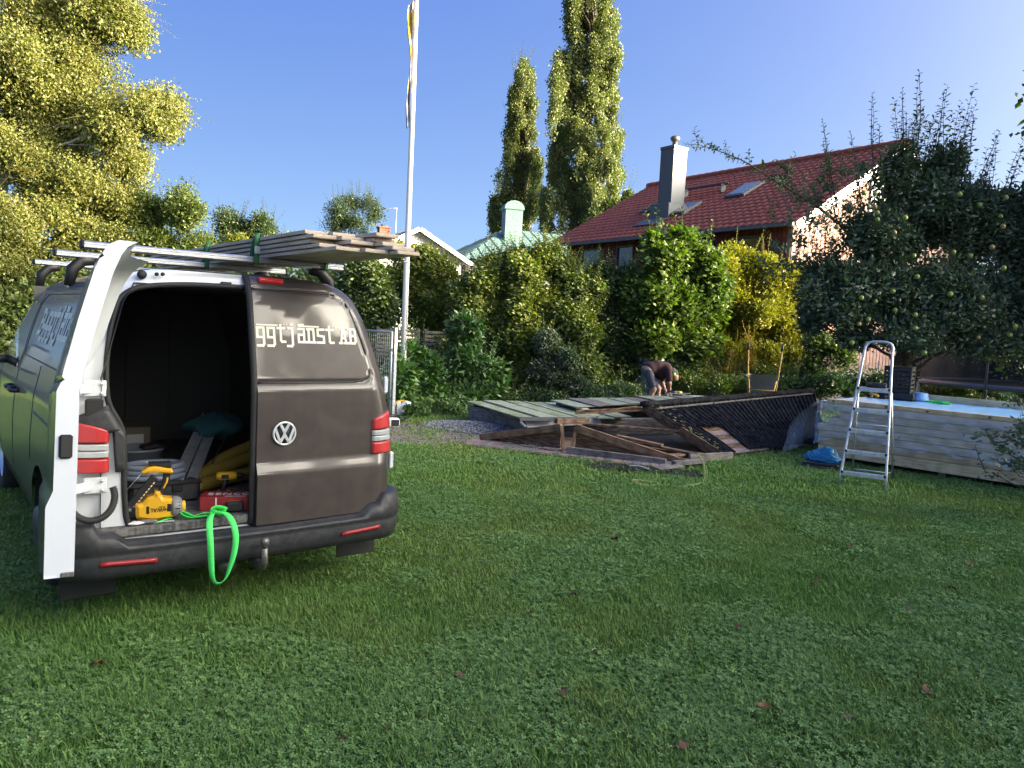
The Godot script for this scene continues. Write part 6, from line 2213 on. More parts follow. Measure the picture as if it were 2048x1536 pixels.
# ---------------------------------------------------------------- garden furniture and small things
func build_small() -> void:
	var st: SurfaceTool
	# ---- flagpole with a hanging pennant
	var fp := thing("flagpole", "tall white flagpole behind the roof boards, in front of the hedge", "flagpole", Vector3(-2.16, 0, -15.0))
	st = mb()
	tube(st, [Vector3(0, -.05, 0), Vector3(0, 3, 0), Vector3(0, 6, 0), Vector3(0, 8.5, 0), Vector3(0, 9.6, 0)], [.062, .056, .047, .036, .028], 14)
	obj("pole", st, M.pole_white, fp)
	st = mb()
	lathe(st, [Vector2(0, 9.6), Vector2(.05, 9.63), Vector2(.06, 9.68), Vector2(.04, 9.74), Vector2(0, 9.76)], 12)
	obj("finial", st, M.yellow, fp)
	st = mb()
	tube(st, [Vector3(.05, 1.2, .04), Vector3(.045, 5, .05), Vector3(.03, 9.5, .035)], .004, 5)
	obj("halyard", st, M.paper, fp)
	box_part("cleat", fp, X(.055, 1.25, .03), Vector3(.02, .14, .03), M.galv, .005)
	box_part("joint_band", fp, X(0, 2.86, 0), Vector3(.125, .05, .125), M.paper, .02)
	var pn := thing("pennant", "narrow yellow and pale pennant hanging limp along the flagpole", "pennant", Vector3(-2.21, 0, -14.98))
	st = mb()
	var l := []
	for j in 26:
		var f := j / 25.0
		var yy := lerpf(7.75, 5.42, f)
		var row := []
		for i in 7:
			var g := i / 6.0
			var width := .13 * (1.0 - .35 * f) * (.35 if j == 0 else 1.0)
			row.append(Vector3(-.0 - g * width * (.55 + .35 * sin(f * 9.0)), yy + .03 * sin(g * 6), .05 * sin(g * 7.0 + f * 11.0) + .02 * sin(f * 25)))
		l.append(row)
	loft(st, l, false, false)
	obj("cloth", st, M.pennant, pn)
	# ---- wire mesh gate on its post
	var ga := thing("mesh_gate", "grey steel mesh gate standing open beside the van", "gate", Vector3(-2.10, 0, -13.45))
	var A := Vector3(-.06, 0, -.06); var B := Vector3(-1.15, 0, -1.5)
	for q in [[A, .0], [B, .0]]:
		st = mb()
		tube(st, [q[0] + Vector3(0, .06, 0), q[0] + Vector3(0, 1.52, 0)], .022, 8)
		obj("stile", st, M.galv, ga)
	for y in [.1, .55, 1.51]:
		st = mb()
		tube(st, [A + Vector3(0, y, 0), B + Vector3(0, y, 0)], .020, 8)
		obj("rail", st, M.galv, ga)
	for k in 22:
		st = mb()
		var p := A.lerp(B, (k + 1) / 23.0)
		tube(st, [p + Vector3(0, .1, 0), p + Vector3(0, 1.5, 0)], .0022, 4, false)
		obj("wire", st, M.galv, ga)
	for k in 17:
		st = mb()
		tube(st, [A + Vector3(0, .17 + k * .08, 0), B + Vector3(0, .17 + k * .08, 0)], .0022, 4, false)
		obj("wire", st, M.galv, ga)
	var gp := thing("gate_post", "grey square steel post that carries the mesh gate", "post", Vector3(-2.08, 0, -13.42), .6)
	box_part("post", gp, X(0, .80, 0), Vector3(.06, 1.60, .06), M.galv, .006)
	for y in [.35, 1.2]: box_part("hinge_lug", gp, X(-.04, y, -.02), Vector3(.05, .05, .03), M.steel, .006)
	box_part("foot_plate", gp, X(0, .01, 0), Vector3(.14, .02, .14), M.steel, .004)
	# ---- slatted fence seen through the hedge
	for q in [[Vector3(-2.95, 0, -17.1), "dark slatted fence section showing left of the flagpole"], [Vector3(-1.9, 0, -17.3), "dark slatted fence section showing right of the flagpole"]]:
		var fe := thing("slat_fence", q[1], "fence", q[0], .15, "dark slatted fence sections")
		for k in 7: box_part("slat", fe, X(.35, .95 + k * .09, 0), Vector3(.95, .06, .02), M.slate, .003)
		for s in [-.1, .8]: box_part("post", fe, X(s, .78, -.04), Vector3(.07, 1.56, .05), M.slate, .004)
	# ---- chain-link fence along the hedge foot
	var last := Vector3.ZERO
	for k in 6:
		var p := Vector3(1.9 + k * 1.45, 0, -18.55 - .12 * k)
		var po := thing("fence_post", "thin grey tubular post of the chain-link fence", "post", p, 0, "posts of the chain-link fence")
		st = mb()
		tube(st, [Vector3(0, -.1, 0), Vector3(0, 1.32, 0)], .02, 8)
		obj("tube", st, M.galv, po)
		if k > 0:
			var fe := thing("chain_link_panel", "grey chain-link mesh between two posts below the hedge, bay %s from the flagpole side" % ["one", "two", "three", "four", "five"][k - 1], "fence", last, 0, "bays of chain-link mesh")
			st = mb()
			var dv := p - last
			var m := 24
			for i in m + 12:
				for s in [-1, 1]:
					var f0: float = i / float(m) - (.5 if s > 0 else .0); var f1: float = f0 + .5 * s
					var a := dv * f0 + Vector3(0, .05, 0); var b := dv * f1 + Vector3(0, 1.25, 0)
					if s < 0: a = dv * f0 + Vector3(0, .05, 0); b = dv * (f0 - .5) + Vector3(0, 1.25, 0)
					var lo := maxf(minf(f0, f1), 0.0); var hi := minf(maxf(f0, f1), 1.0)
					if lo >= hi: continue
					var t0: float = (lo - f0) / (f1 - f0); var t1: float = (hi - f0) / (f1 - f0)
					tube(st, [a.lerp(b, clampf(t0, 0, 1)), a.lerp(b, clampf(t1, 0, 1))], .0032, 4, false)
			tube(st, [Vector3(0, 1.27, 0), dv + Vector3(0, 1.27, 0)], .005, 5)
			obj("mesh", st, M.galv, fe)
		last = p
	# ---- wheelbarrow tipped up on its nose
	var wb := thing("wheelbarrow", "wheelbarrow with galvanised tray tipped up on end behind the fallen roof", "wheelbarrow", Vector3(5.18, 0, -15.8), -.35)
	st = mb()
	var tray := []
	for q in [[.0, .30, .20, .02], [.16, .42, .29, .06], [.50, .88, .31, .02], [.56, .92, .30, .0]]: pass
	var rings := []
	for j in 9:
		var f := j / 8.0
		var dpt := .05 + .20 * sin(PI * clampf(f * .85 + .08, 0, 1))
		var hw := lerpf(.22, .30, f)
		var yy := .12 + f * .78
		rings.append([Vector3(-hw, yy, .0), Vector3(-hw * .92, yy, -dpt * .55), Vector3(-hw * .7, yy, -dpt), Vector3(0, yy, -dpt * 1.05), Vector3(hw * .7, yy, -dpt), Vector3(hw * .92, yy, -dpt * .55), Vector3(hw, yy, .0)])
	loft(st, rings, false, false)
	obj("tray", st, M.galv, wb)
	for s in [-1, 1]:
		st = mb()
		tube(st, curve([Vector3(s * .12, .05, .03), Vector3(s * .22, .45, .06), Vector3(s * .27, .85, .07), Vector3(s * .30, 1.25, .0), Vector3(s * .31, 1.45, -.05)], 4), .016, 8)
		obj("handle_tube", st, M.yellow_pipe, wb)
		st = mb()
		tube(st, [Vector3(s * .25, .80, .07), Vector3(s * .22, .62, .34), Vector3(s * .24, .35, .10)], .014, 8)
		obj("leg", st, M.yellow_pipe, wb)
		st = mb()
		tube(st, [Vector3(s * .305, 1.36, -.025), Vector3(s * .312, 1.48, -.06)], .02, 8)
		obj("grip", st, M.black, wb)
	st = mb()
	tube(st, [Vector3(-.22, .62, .34), Vector3(.22, .62, .34)], .013, 8)
	obj("leg_bar", st, M.yellow_pipe, wb)
	var wh := sub("wheel", wb, X(0, .17, .16, 0, 0, PI / 2))
	st = mb()
	lathe(st, [Vector2(.10, -.035), Vector2(.15, -.035), Vector2(.17, -.015), Vector2(.17, .015), Vector2(.15, .035), Vector2(.10, .035)], 24)
	obj("tyre", st, M.tyre, wh)
	st = mb()
	lathe(st, [Vector2(0, -.03), Vector2(.10, -.02), Vector2(.10, .02), Vector2(0, .03)], 20)
	obj("rim", st, M.yellow_pipe, wh)
	wb.scale = Vector3.ONE * 1.08
	# ---- electric cabinet by the house
	var cb := thing("meter_cabinet", "grey electric cabinet standing at the house corner", "cabinet", Vector3(7.15, 0, -18.9), -.4)
	box_part("body", cb, X(0, .62, 0), Vector3(.42, .95, .26), M.cab_grey, .02)
	box_part("door", cb, X(0, .64, .135), Vector3(.36, .80, .012), M.cab_grey, .004)
	box_part("roof", cb, X(0, 1.11, .0), Vector3(.48, .05, .32), M.cab_grey, .015)
	box_part("stand", cb, X(0, .10, 0), Vector3(.34, .22, .20), M.darkmetal, .006)
	box_part("lock", cb, X(.13, .66, .145), Vector3(.03, .06, .012), M.black, .003)
	# ---- trampoline with safety net
	build_trampoline()
	# ---- white downpipe-like post seen at the right edge
	var wp := thing("white_post", "pale square post standing behind the trampoline at the lawn edge", "post", Vector3(11.35, 0, -16.3))
	box_part("post", wp, X(0, 1.0, 0), Vector3(.10, 2.0, .10), M.whitewall, .006)
	box_part("cap", wp, X(0, 2.015, 0), Vector3(.13, .03, .13), M.whitewall, .006)
	# ---- circular saw and helmet-like tool near the gate
	saw(Vector3(-1.98, .0, -14.05), .3)
	var t2 := thing("site_radio", "small white and black site lamp lying on bare soil by the van", "lamp", Vector3(-1.88, .008, -12.2), .4)
	box_part("body", t2, X(0, .08, 0), Vector3(.20, .15, .13), M.white, .03)
	box_part("face", t2, X(.02, .08, .066), Vector3(.13, .10, .012), M.black, .008)
	st = mb()
	tube(st, [Vector3(-.08, .15, 0), Vector3(-.06, .21, 0), Vector3(.06, .21, 0), Vector3(.08, .15, 0)], .011, 7)
	obj("handle", st, M.black, t2)
	var t3_ := thing("white_stake", "short white marker stake at the foot of the gate post", "stake", Vector3(-2.0, 0, -13.6))
	box_part("stake", t3_, X(0, .14, 0, 0, .3, .03), Vector3(.075, .28, .03), M.white, .004)
	var cc := thing("black_cable", "black cable lying in loops on the soil behind the van", "cable", Vector3(-1.93, .012, -12.9))
	st = mb()
	var cp := []
	for k in 40: cp.append(Vector3(cos(k * .55) * (.10 + .003 * k), .008 + .0022 * k + .01 * sin(k * 2.0), sin(k * .55) * (.12 + .002 * k)))
	tube(st, curve(cp, 2), .007, 6)
	obj("cable", st, M.black, cc)
	# ---- gravel heap beside the foundation
	var stones := mb(true)
	lathe(stones, [Vector2(0, -.5), Vector2(.42, -.3), Vector2(.5, .05), Vector2(.3, .42), Vector2(0, .5)], 6)
	stones.generate_normals()
	var sm := stones.commit()
	var xs := []
	var cs := []
	for i in 2600:
		var a := rng.randf() * TAU
		var r := sqrt(rng.randf())
		var p := Vector3(-.52 + cos(a) * r * .95 + sin(a) * r * .35, 0, -12.55 - sin(a) * r * .55 + cos(a) * r * .65 * .9)
		p.y = .012 + .10 * maxf(0, 1.0 - r * 1.05) + rng.randf() * .012
		var s := rng.randf_range(.016, .040)
		xs.append(Transform3D(Basis.from_euler(Vector3(rng.randf() * 6, rng.randf() * 6, rng.randf() * 6)).scaled(Vector3(s, s * .8, s * 1.1)), p))
		var g := rng.randf_range(.10, .30)
		cs.append(Color(g, g, g * 1.05))
	var gm := StandardMaterial3D.new()
	gm.vertex_color_use_as_albedo = true
	gm.roughness = .9
	var gv := multi("gravel", self, sm, gm, xs, cs)
	tag(gv, "heap of grey crushed stone beside the weathered timber frame", "gravel", "", "stuff")
	# crumbs and chips over the bare soil
	xs = []; cs = []
	for i in 2600:
		var p := Vector2(rng.randf_range(-3.4, .7), rng.randf_range(-13.1, -9.9))
		if not in_poly(p, dirt_poly): continue
		var s := rng.randf_range(.008, .035) * (1.6 if rng.randf() < .08 else 1.0)
		xs.append(Transform3D(Basis.from_euler(Vector3(rng.randf() * 6, rng.randf() * 6, rng.randf() * 6)).scaled(Vector3(s, s * .6, s * 1.4)), Vector3(p.x, .012, p.y)))
		var g := rng.randf_range(.05, .22)
		cs.append(Color(g * 1.15, g * .92, g * .78))
	gv = multi("soil_crumbs", self, sm, gm, xs, cs)
	tag(gv, "crumbs of earth and wood chips over the bare soil", "soil", "", "stuff")
	# ---- yellow strap on the lawn
	for q in [["looped", [Vector3(1.30, .03, -8.42), Vector3(1.42, .05, -8.36), Vector3(1.56, .04, -8.34), Vector3(1.68, .05, -8.40), Vector3(1.66, .045, -8.52), Vector3(1.52, .05, -8.56), Vector3(1.40, .06, -8.50), Vector3(1.45, .05, -8.40), Vector3(1.62, .03, -8.33)], "pale yellow packing strap lying in a loop on the grass"], ["long", [Vector3(1.85, .03, -8.34), Vector3(2.0, .045, -8.42), Vector3(2.13, .05, -8.50), Vector3(2.25, .05, -8.70), Vector3(2.33, .06, -8.95), Vector3(2.36, .14, -9.10), Vector3(2.34, .22, -9.18), Vector3(2.30, .27, -9.24)], "pale yellow packing strap rising from the grass at its end"]]:
		var ys := thing("packing_strap", q[2], "strap", q[1][0])
		st = mb()
		var pts := []
		for p in curve(q[1], 5): pts.append(p - q[1][0])
		ribbon(st, pts, [Vector3(.006, .009, .004)], .0012)
		obj("strap", st, M.strap_yellow, ys)
	# ---- fallen leaves
	var lm := []
	for v in 4:
		var g := RandomNumberGenerator.new()
		g.seed = 100 + v
		st = mb()
		var rows := []
		for j in 7:
			var f := j / 6.0
			var hw := .021 * sin(PI * pow(f, .8)) + .001
			rows.append([Vector3(-hw, .006 * sin(f * 5 + v), f * .06), Vector3(0, -.004 + .004 * sin(f * 6 + v * 2), f * .06), Vector3(hw, .010 * cos(f * 4 + v), f * .06)])
		loft(st, rows, false, false)
		tube(st, [Vector3(0, 0, -.02), Vector3(0, -.003, 0)], .0012, 4, false)
		st.generate_normals()
		lm.append(st.commit())
	var spots := [[.47, -4.75, "b"], [.15, -4.4, "b"], [2.15, -5.2, "o"], [3.15, -5.3, "b"], [.49, -3.9, "p"], [2.6, -4.8, "b"], [1.35, -4.3, "r"], [-.15, -3.55, "b"], [.3, -3.45, "b"], [1.2, -3.4, "o"], [1.6, -3.3, "b"], [2.1, -3.6, "r"], [-1.2, -3.25, "b"], [-1.6, -3.1, "p"], [-.9, -3.6, "b"], [-1.9, -3.5, "o"], [-.3, -5.1, "b"], [-.7, -4.2, "b"], [3.6, -5.9, "o"], [4.2, -5.8, "b"], [.75, -3.0, "r"], [-.45, -3.05, "b"], [1.9, -6.6, "b"], [.9, -6.1, "b"], [2.9, -6.3, "r"], [-.1, -6.4, "b"], [-.6, -2.95, "r"], [1.1, -2.9, "b"]]
	var tint := {b = M.leaf_brown, o = M.leaf_orange, r = M.leaf_red, p = M.leaf_pale}
	var word := {b = "brown", o = "orange brown", r = "reddish", p = "pale yellow"}
	for i in spots.size():
		var q: Array = spots[i]
		var lf := thing("fallen_leaf", "curled %s fallen leaf lying on the lawn" % word[q[2]], "leaf", Vector3(q[0], .045, q[1]), rng.randf() * TAU, "%s fallen leaves on the lawn" % word[q[2]])
		put("blade", lm[i % 4], tint[q[2]], lf, X(0, 0, 0, rng.randf_range(-.5, .5), 0, rng.randf_range(-.6, .6)) * Transform3D(Basis.from_scale(Vector3.ONE * rng.randf_range(.8, 1.4)), Vector3.ZERO))
	var cf := thing("bark_curl", "pale curled strip of bark lying in the grass near the lower edge", "bark", Vector3(-1.78, .03, -2.86), .3)
	st = mb()
	ribbon(st, curve([Vector3(-.035, .02, 0), Vector3(-.02, .004, .01), Vector3(.01, .0, .012), Vector3(.04, .014, 0)], 4), [Vector3(0, .004, .009)], .002)
	obj("strip", st, M.leaf_pale, cf)

func saw(at: Vector3, turn: float) -> void:
	var o := thing("circular_saw", "white circular saw with yellow body standing at the edge of the weeds", "circular saw", at, turn)
	box_part("base_plate", o, X(0.03, .045, 0), Vector3(.36, .008, .17), M.alu_paint, .002)
	var st := mb()
	lathe(st, [Vector2(0, -.03), Vector2(.115, -.03), Vector2(.125, -.015), Vector2(.125, .015), Vector2(.115, .03), Vector2(0, .03)], 24, X(.05, .13, .03, PI / 2, 0, 0))
	obj("blade_guard", st, M.white, o)
	st = mb()
	lathe(st, [Vector2(0, .031), Vector2(.05, .033), Vector2(.055, .03)], 18, X(.05, .13, .03, PI / 2, 0, 0))
	obj("guard_hub", st, M.black, o)
	st = mb()
	lathe(st, [Vector2(0, 0), Vector2(.05, .0), Vector2(.055, .10), Vector2(.04, .13), Vector2(0, .13)], 14, X(.02, .13, -.0, -PI / 2, 0, 0))
	obj("motor", st, M.yellow, o)
	st = mb()
	tube(st, curve([Vector3(.08, .21, -.02), Vector3(-.02, .25, -.02), Vector3(-.13, .22, -.02), Vector3(-.17, .13, -.02), Vector3(-.10, .09, -.02)], 4), .020, 8)
	obj("handle", st, M.yellow, o)
	box_part("battery", o, X(-.17, .10, -.02), Vector3(.06, .09, .08), M.black, .01)

func build_trampoline() -> void:
	var c := Vector3(12.3, 0, -18.6)
	var R := 2.15
	var o := thing("trampoline", "round navy trampoline with dark safety net behind the timber stack", "trampoline", c)
	var st := mb()
	var rp := []
	for k in 49: rp.append(Vector3(cos(TAU * k / 48) * R, .86, sin(TAU * k / 48) * R))
	tube(st, rp, .024, 8, false)
	obj("frame_ring", st, M.galv, o)
	st = mb()
	lathe(st, [Vector2(R - .32, .895), Vector2(R - .28, .925), Vector2(R + .02, .92), Vector2(R + .05, .88), Vector2(R + .04, .80), Vector2(R - .02, .79)], 48)
	obj("edge_pad", st, M.navy, o)
	st = mb()
	lathe(st, [Vector2(0, .86), Vector2(R - .30, .875)], 40)
	obj("mat", st, M.black, o)
	for k in 6:
		var a := TAU * (k + .32) / 6.0
		var p := Vector3(cos(a) * R, 0, sin(a) * R)
		st = mb()
		tube(st, [p + Vector3(0, .84, 0), p + Vector3(0, .02, 0)], .021, 8)
		obj("leg", st, M.galv, o)
		st = mb()
		tube(st, [p * 1.03 + Vector3(0, .60, 0), p * 1.03 + Vector3(0, 2.55, 0)], .026, 8)
		obj("net_pole", st, M.navy, o)
		box_part("clamp", o, Transform3D(Basis(Vector3.UP, -a), p * 1.02 + Vector3(0, .80, 0)), Vector3(.08, .03, .05), M.white, .006)
	st = mb()
	var a2 := []
	var b2 := []
	for k in 97:
		var a := TAU * k / 96
		var rr := R * .985 + .02 * sin(k * 1.1)
		a2.append(Vector3(cos(a) * rr, .90, sin(a) * rr)); b2.append(Vector3(cos(a) * rr, 2.5, sin(a) * rr))
	loft(st, [a2, b2], false, false)
	obj("safety_net", st, M.net, o)
	for y in [1.62, 2.5]:
		st = mb()
		var tp := []
		for k in 49: tp.append(Vector3(cos(TAU * k / 48) * R * .99, y, sin(TAU * k / 48) * R * .99))
		tube(st, tp, .022, 6, false, 1.6)
		obj("net_band", st, M.black, o)

# ---------------------------------------------------------------- a figure meshed from tapered bones
func sdf_body(st: SurfaceTool, bones: Array, cell: float, k: float) -> void:
	var lo := Vector3.ONE * 1e9
	var hi := Vector3.ONE * -1e9
	for b in bones:
		for e in 2:
			var p: Vector3 = b[e]
			var r: float = b[2 + e] + cell * 3
			lo = lo.min(p - Vector3.ONE * r); hi = hi.max(p + Vector3.ONE * r)
	var n := Vector3i(((hi - lo) / cell).ceil()) + Vector3i.ONE
	var val := PackedFloat32Array()
	val.resize(n.x * n.y * n.z)
	val.fill(1.0)
	for b in bones:
		var p: Vector3 = b[0]; var q: Vector3 = b[1]
		var ra: float = b[2]; var rb: float = b[3]
		var m := maxf(ra, rb) + k + cell * 3
		var bl := Vector3i(((p.min(q) - Vector3.ONE * m - lo) / cell).floor()).clamp(Vector3i.ZERO, n - Vector3i.ONE)
		var bh := Vector3i(((p.max(q) + Vector3.ONE * m - lo) / cell).ceil()).clamp(Vector3i.ZERO, n - Vector3i.ONE)
		var d := q - p
		var dd := maxf(d.length_squared(), 1e-6)
		for z in range(bl.z, bh.z + 1):
			for y in range(bl.y, bh.y + 1):
				for x in range(bl.x, bh.x + 1):
					var w := lo + Vector3(x, y, z) * cell
					var t := clampf((w - p).dot(d) / dd, 0.0, 1.0)
					var f := w.distance_to(p + d * t) - lerpf(ra, rb, t)
					var i := x + n.x * (y + n.y * z)
					var o := val[i]
					var h := maxf(k - absf(o - f), 0.0) / k
					val[i] = minf(o, f) - h * h * k * 0.25
	var vert := {}
	var pos := PackedVector3Array()
	var st_n := n.x * n.y
	for z in n.z - 1:
		for y in n.y - 1:
			for x in n.x - 1:
				var i := x + n.x * (y + n.y * z)
				var acc := Vector3.ZERO
				var cnt := 0
				var base := val[i] < 0.0
				var mixed := false
				for c in 8:
					if (val[i + (c & 1) + n.x * ((c >> 1) & 1) + st_n * (c >> 2)] < 0.0) != base: mixed = true
				if not mixed: continue
				for a in 8:
					for ax in 3:
						if a & (1 << ax): continue
						var b2 := a | (1 << ax)
						var va := val[i + (a & 1) + n.x * ((a >> 1) & 1) + st_n * (a >> 2)]
						var vb := val[i + (b2 & 1) + n.x * ((b2 >> 1) & 1) + st_n * (b2 >> 2)]
						if (va < 0.0) == (vb < 0.0): continue
						var t := va / (va - vb)
						var pa := Vector3(a & 1, (a >> 1) & 1, a >> 2)
						var pb := Vector3(b2 & 1, (b2 >> 1) & 1, b2 >> 2)
						acc += pa.lerp(pb, t); cnt += 1
				vert[i] = pos.size()
				pos.append(lo + (Vector3(x, y, z) + acc / cnt) * cell)
	for i in vert:
		for ax in 3:
			var s: int = [1, n.x, st_n][ax]
			var u: int = [n.x, st_n, 1][ax]
			var v: int = [st_n, 1, n.x][ax]
			if i + s >= val.size() or not (vert.has(i - u) and vert.has(i - v) and vert.has(i - u - v)): continue
			var a := val[i] < 0.0
			var b := val[i + s] < 0.0
			if a == b: continue
			var p0 := pos[vert[i]]; var p1 := pos[vert[i - u]]; var p2 := pos[vert[i - u - v]]; var p3 := pos[vert[i - v]]
			if a: q4(st, p3, p2, p1, p0)
			else: q4(st, p0, p1, p2, p3)

func build_person() -> void:
	var o := thing("person", "person in dark red shirt, grey shorts and ear muffs bending over", "person", Vector3(3.02, 0, -16.5), 0.15)
	# joints: x forward, y up, z sideways
	var hip := {}
	var bones := []
	for s in [1.0, -1.0]:
		var an := Vector3(-.16, .09, .13) if s > 0 else Vector3(.20, .09, -.14)
		var kn := Vector3(.0, .52, .15) if s > 0 else Vector3(.20, .52, -.13)
		var hp := Vector3(-.12, .90, .09 * s)
		var toe := an + Vector3(.17, -.045, .02 * s)
		bones.append([hp, kn, .090, .060]); bones.append([kn, an + (kn - an) * .55, .054, .058]); bones.append([an + (kn - an) * .55, an, .056, .038])
		bones.append([an + Vector3(-.04, -.05, 0), toe, .042, .034])
		var sh := Vector3(.30, .93, .185 * s)
		var el := Vector3(.31, .66, .22 * s)
		var wr := Vector3(.38, .43, .12 * s)
		bones.append([sh, el, .055, .042]); bones.append([el, wr, .044, .028])
		bones.append([wr, wr + Vector3(.03, -.07, -.01 * s), .032, .036])
	bones.append([Vector3(-.12, .91, -.06), Vector3(-.12, .91, .06), .125, .125])
	bones.append([Vector3(-.10, .93, 0), Vector3(.08, .98, 0), .130, .135])
	bones.append([Vector3(.08, .98, 0), Vector3(.27, .95, 0), .135, .140])
	bones.append([Vector3(.27, .95, -.10), Vector3(.27, .95, .10), .095, .095])
	bones.append([Vector3(.32, .93, 0), Vector3(.42, .88, 0), .062, .056])
	bones.append([Vector3(.46, .88, 0), Vector3(.50, .81, 0), .095, .082])      # skull and jaw
	bones.append([Vector3(.545, .80, 0), Vector3(.585, .785, 0), .022, .014])   # nose
	bones.append([Vector3(.52, .755, 0), Vector3(.55, .745, 0), .035, .030])    # chin
	var st := mb()
	sdf_body(st, bones, .014, .035)
	# fingers, each a short bent chain out of the palm
	for s in [1.0, -1.0]:
		var palm := Vector3(.41, .36, .11 * s)
		for f in 4:
			var b := palm + Vector3(.012, -.02, s * (-.028 + .019 * f))
			var l: float = [.060, .070, .066, .052][f]
			tube(st, [b, b + Vector3(.012, -l * .5, 0), b + Vector3(-.002, -l * .85, 0), b + Vector3(-.018, -l, 0)], [.0095, .0088, .008, .0065], 6)
		var th := palm + Vector3(.025, .015, -.03 * s)
		tube(st, [th, th + Vector3(.025, -.02, -.012 * s), th + Vector3(.022, -.05, -.005 * s)], [.011, .010, .008], 6)
	# ears, brows
	for s in [1.0, -1.0]:
		tube(st, [Vector3(.445, .865, .093 * s), Vector3(.455, .835, .096 * s)], [.016, .012], 6)
		tube(st, [Vector3(.54, .845, .028 * s), Vector3(.552, .838, .028 * s)], [.012, .010], 6)
	obj("body", st, M.skin, o)
	# clothes
	st = mb()
	var shirt := [[Vector3(-.06, .945, -.05), Vector3(-.06, .945, .05), .135, .135], [Vector3(-.08, .945, 0), Vector3(.10, .985, 0), .146, .152], [Vector3(.10, .985, 0), Vector3(.28, .955, 0), .155, .156], [Vector3(.27, .95, -.11), Vector3(.27, .95, .11), .112, .112], [Vector3(.06, .90, 0), Vector3(.24, .86, 0), .12, .14], [Vector3(.14, .82, 0), Vector3(.24, .74, 0), .07, .05]]
	for s in [1.0, -1.0]: shirt.append([Vector3(.29, .94, .17 * s), Vector3(.31, .75, .21 * s), .078, .070])
	sdf_body(st, shirt, .018, .05)
	obj("shirt", st, M.shirt, o)
	st = mb()
	var shorts := [[Vector3(-.12, .905, -.05), Vector3(-.12, .905, .05), .130, .130]]
	for s in [1.0, -1.0]:
		var kn := Vector3(.0, .52, .15) if s > 0 else Vector3(.20, .52, -.13)
		var hp := Vector3(-.12, .90, .09 * s)
		shorts.append([hp, hp.lerp(kn, .78), .100, .082])
	sdf_body(st, shorts, .018, .03)
	obj("shorts", st, M.shorts, o)
	st = mb()
	sdf_body(st, [[Vector3(.435, .90, 0), Vector3(.475, .875, 0), .098, .094], [Vector3(.43, .86, 0), Vector3(.44, .84, 0), .088, .082], [Vector3(.50, .885, 0), Vector3(.515, .865, 0), .070, .064]], .014, .03)
	obj("hair", st, M.hair, o)
	for s in [1.0, -1.0]:
		st = mb()
		var an := Vector3(-.16, .09, .13) if s > 0 else Vector3(.20, .09, -.14)
		sdf_body(st, [[an + Vector3(-.05, -.045, 0), an + Vector3(.18, -.055, .02 * s), .050, .040], [an, an + Vector3(-.02, -.02, 0), .052, .05]], .014, .03)
		obj("shoe", st, M.black, o)
		var em := sub("ear_muff", o, X(.45, .855, .105 * s))
		st = mb()
		lathe(st, [Vector2(.036, 0), Vector2(.040, .012), Vector2(.034, .03), Vector2(.0, .034)], 14, X(0, 0, 0, s * PI / 2, 0, 0), true)
		obj("cup", st, M.neon, em)
	st = mb()
	var bp := []
	for k in 13:
		var a := PI * k / 12.0
		bp.append(Vector3(.44 - .05 * sin(a), .865 + .125 * sin(a) * .85, .115 * cos(a)))
	tube(st, bp, .008, 6)
	obj("head_band", st, M.black, o)
	# the saw he works with, on the panel
	var sw := thing("reciprocating_saw", "yellow and black power saw lying on the grey panel below the person's hands", "saw", Vector3(3.40, .466, -15.7), .2)
	st = mb()
	tube(st, [Vector3(-.20, .05, 0), Vector3(-.08, .055, 0), Vector3(.0, .055, 0)], [.035, .04, .042], 10)
	obj("motor_housing", st, M.black, sw)
	st = mb()
	tube(st, [Vector3(0, .055, 0), Vector3(.10, .05, 0)], [.044, .038], 10)
	obj("gear_housing", st, M.yellow, sw)
	st = mb()
	tube(st, [Vector3(-.20, .05, 0), Vector3(-.27, .07, 0), Vector3(-.33, .05, 0), Vector3(-.30, .03, 0), Vector3(-.22, .035, 0)], .018, 8)
	obj("handle", st, M.black, sw)
	box_part("blade", sw, X(.20, .045, 0), Vector3(.22, .018, .002), M.alu, .0005)
	box_part("shoe_plate", sw, X(.11, .04, 0), Vector3(.012, .06, .05), M.alu_paint, .002)
	var cd := thing("extension_lead", "pale power cord running from the saw across the panel", "cord", Vector3(3.5, .47, -15.6))
	st = mb()
	tube(st, curve([Vector3(-.38, .03, -.05), Vector3(-.1, .035, .02), Vector3(.15, .01, .10), Vector3(.4, .012, .06), Vector3(.62, .008, .18), Vector3(.80, .008, .22)], 6), .012, 6)
	obj("cord", st, M.paper, cd)

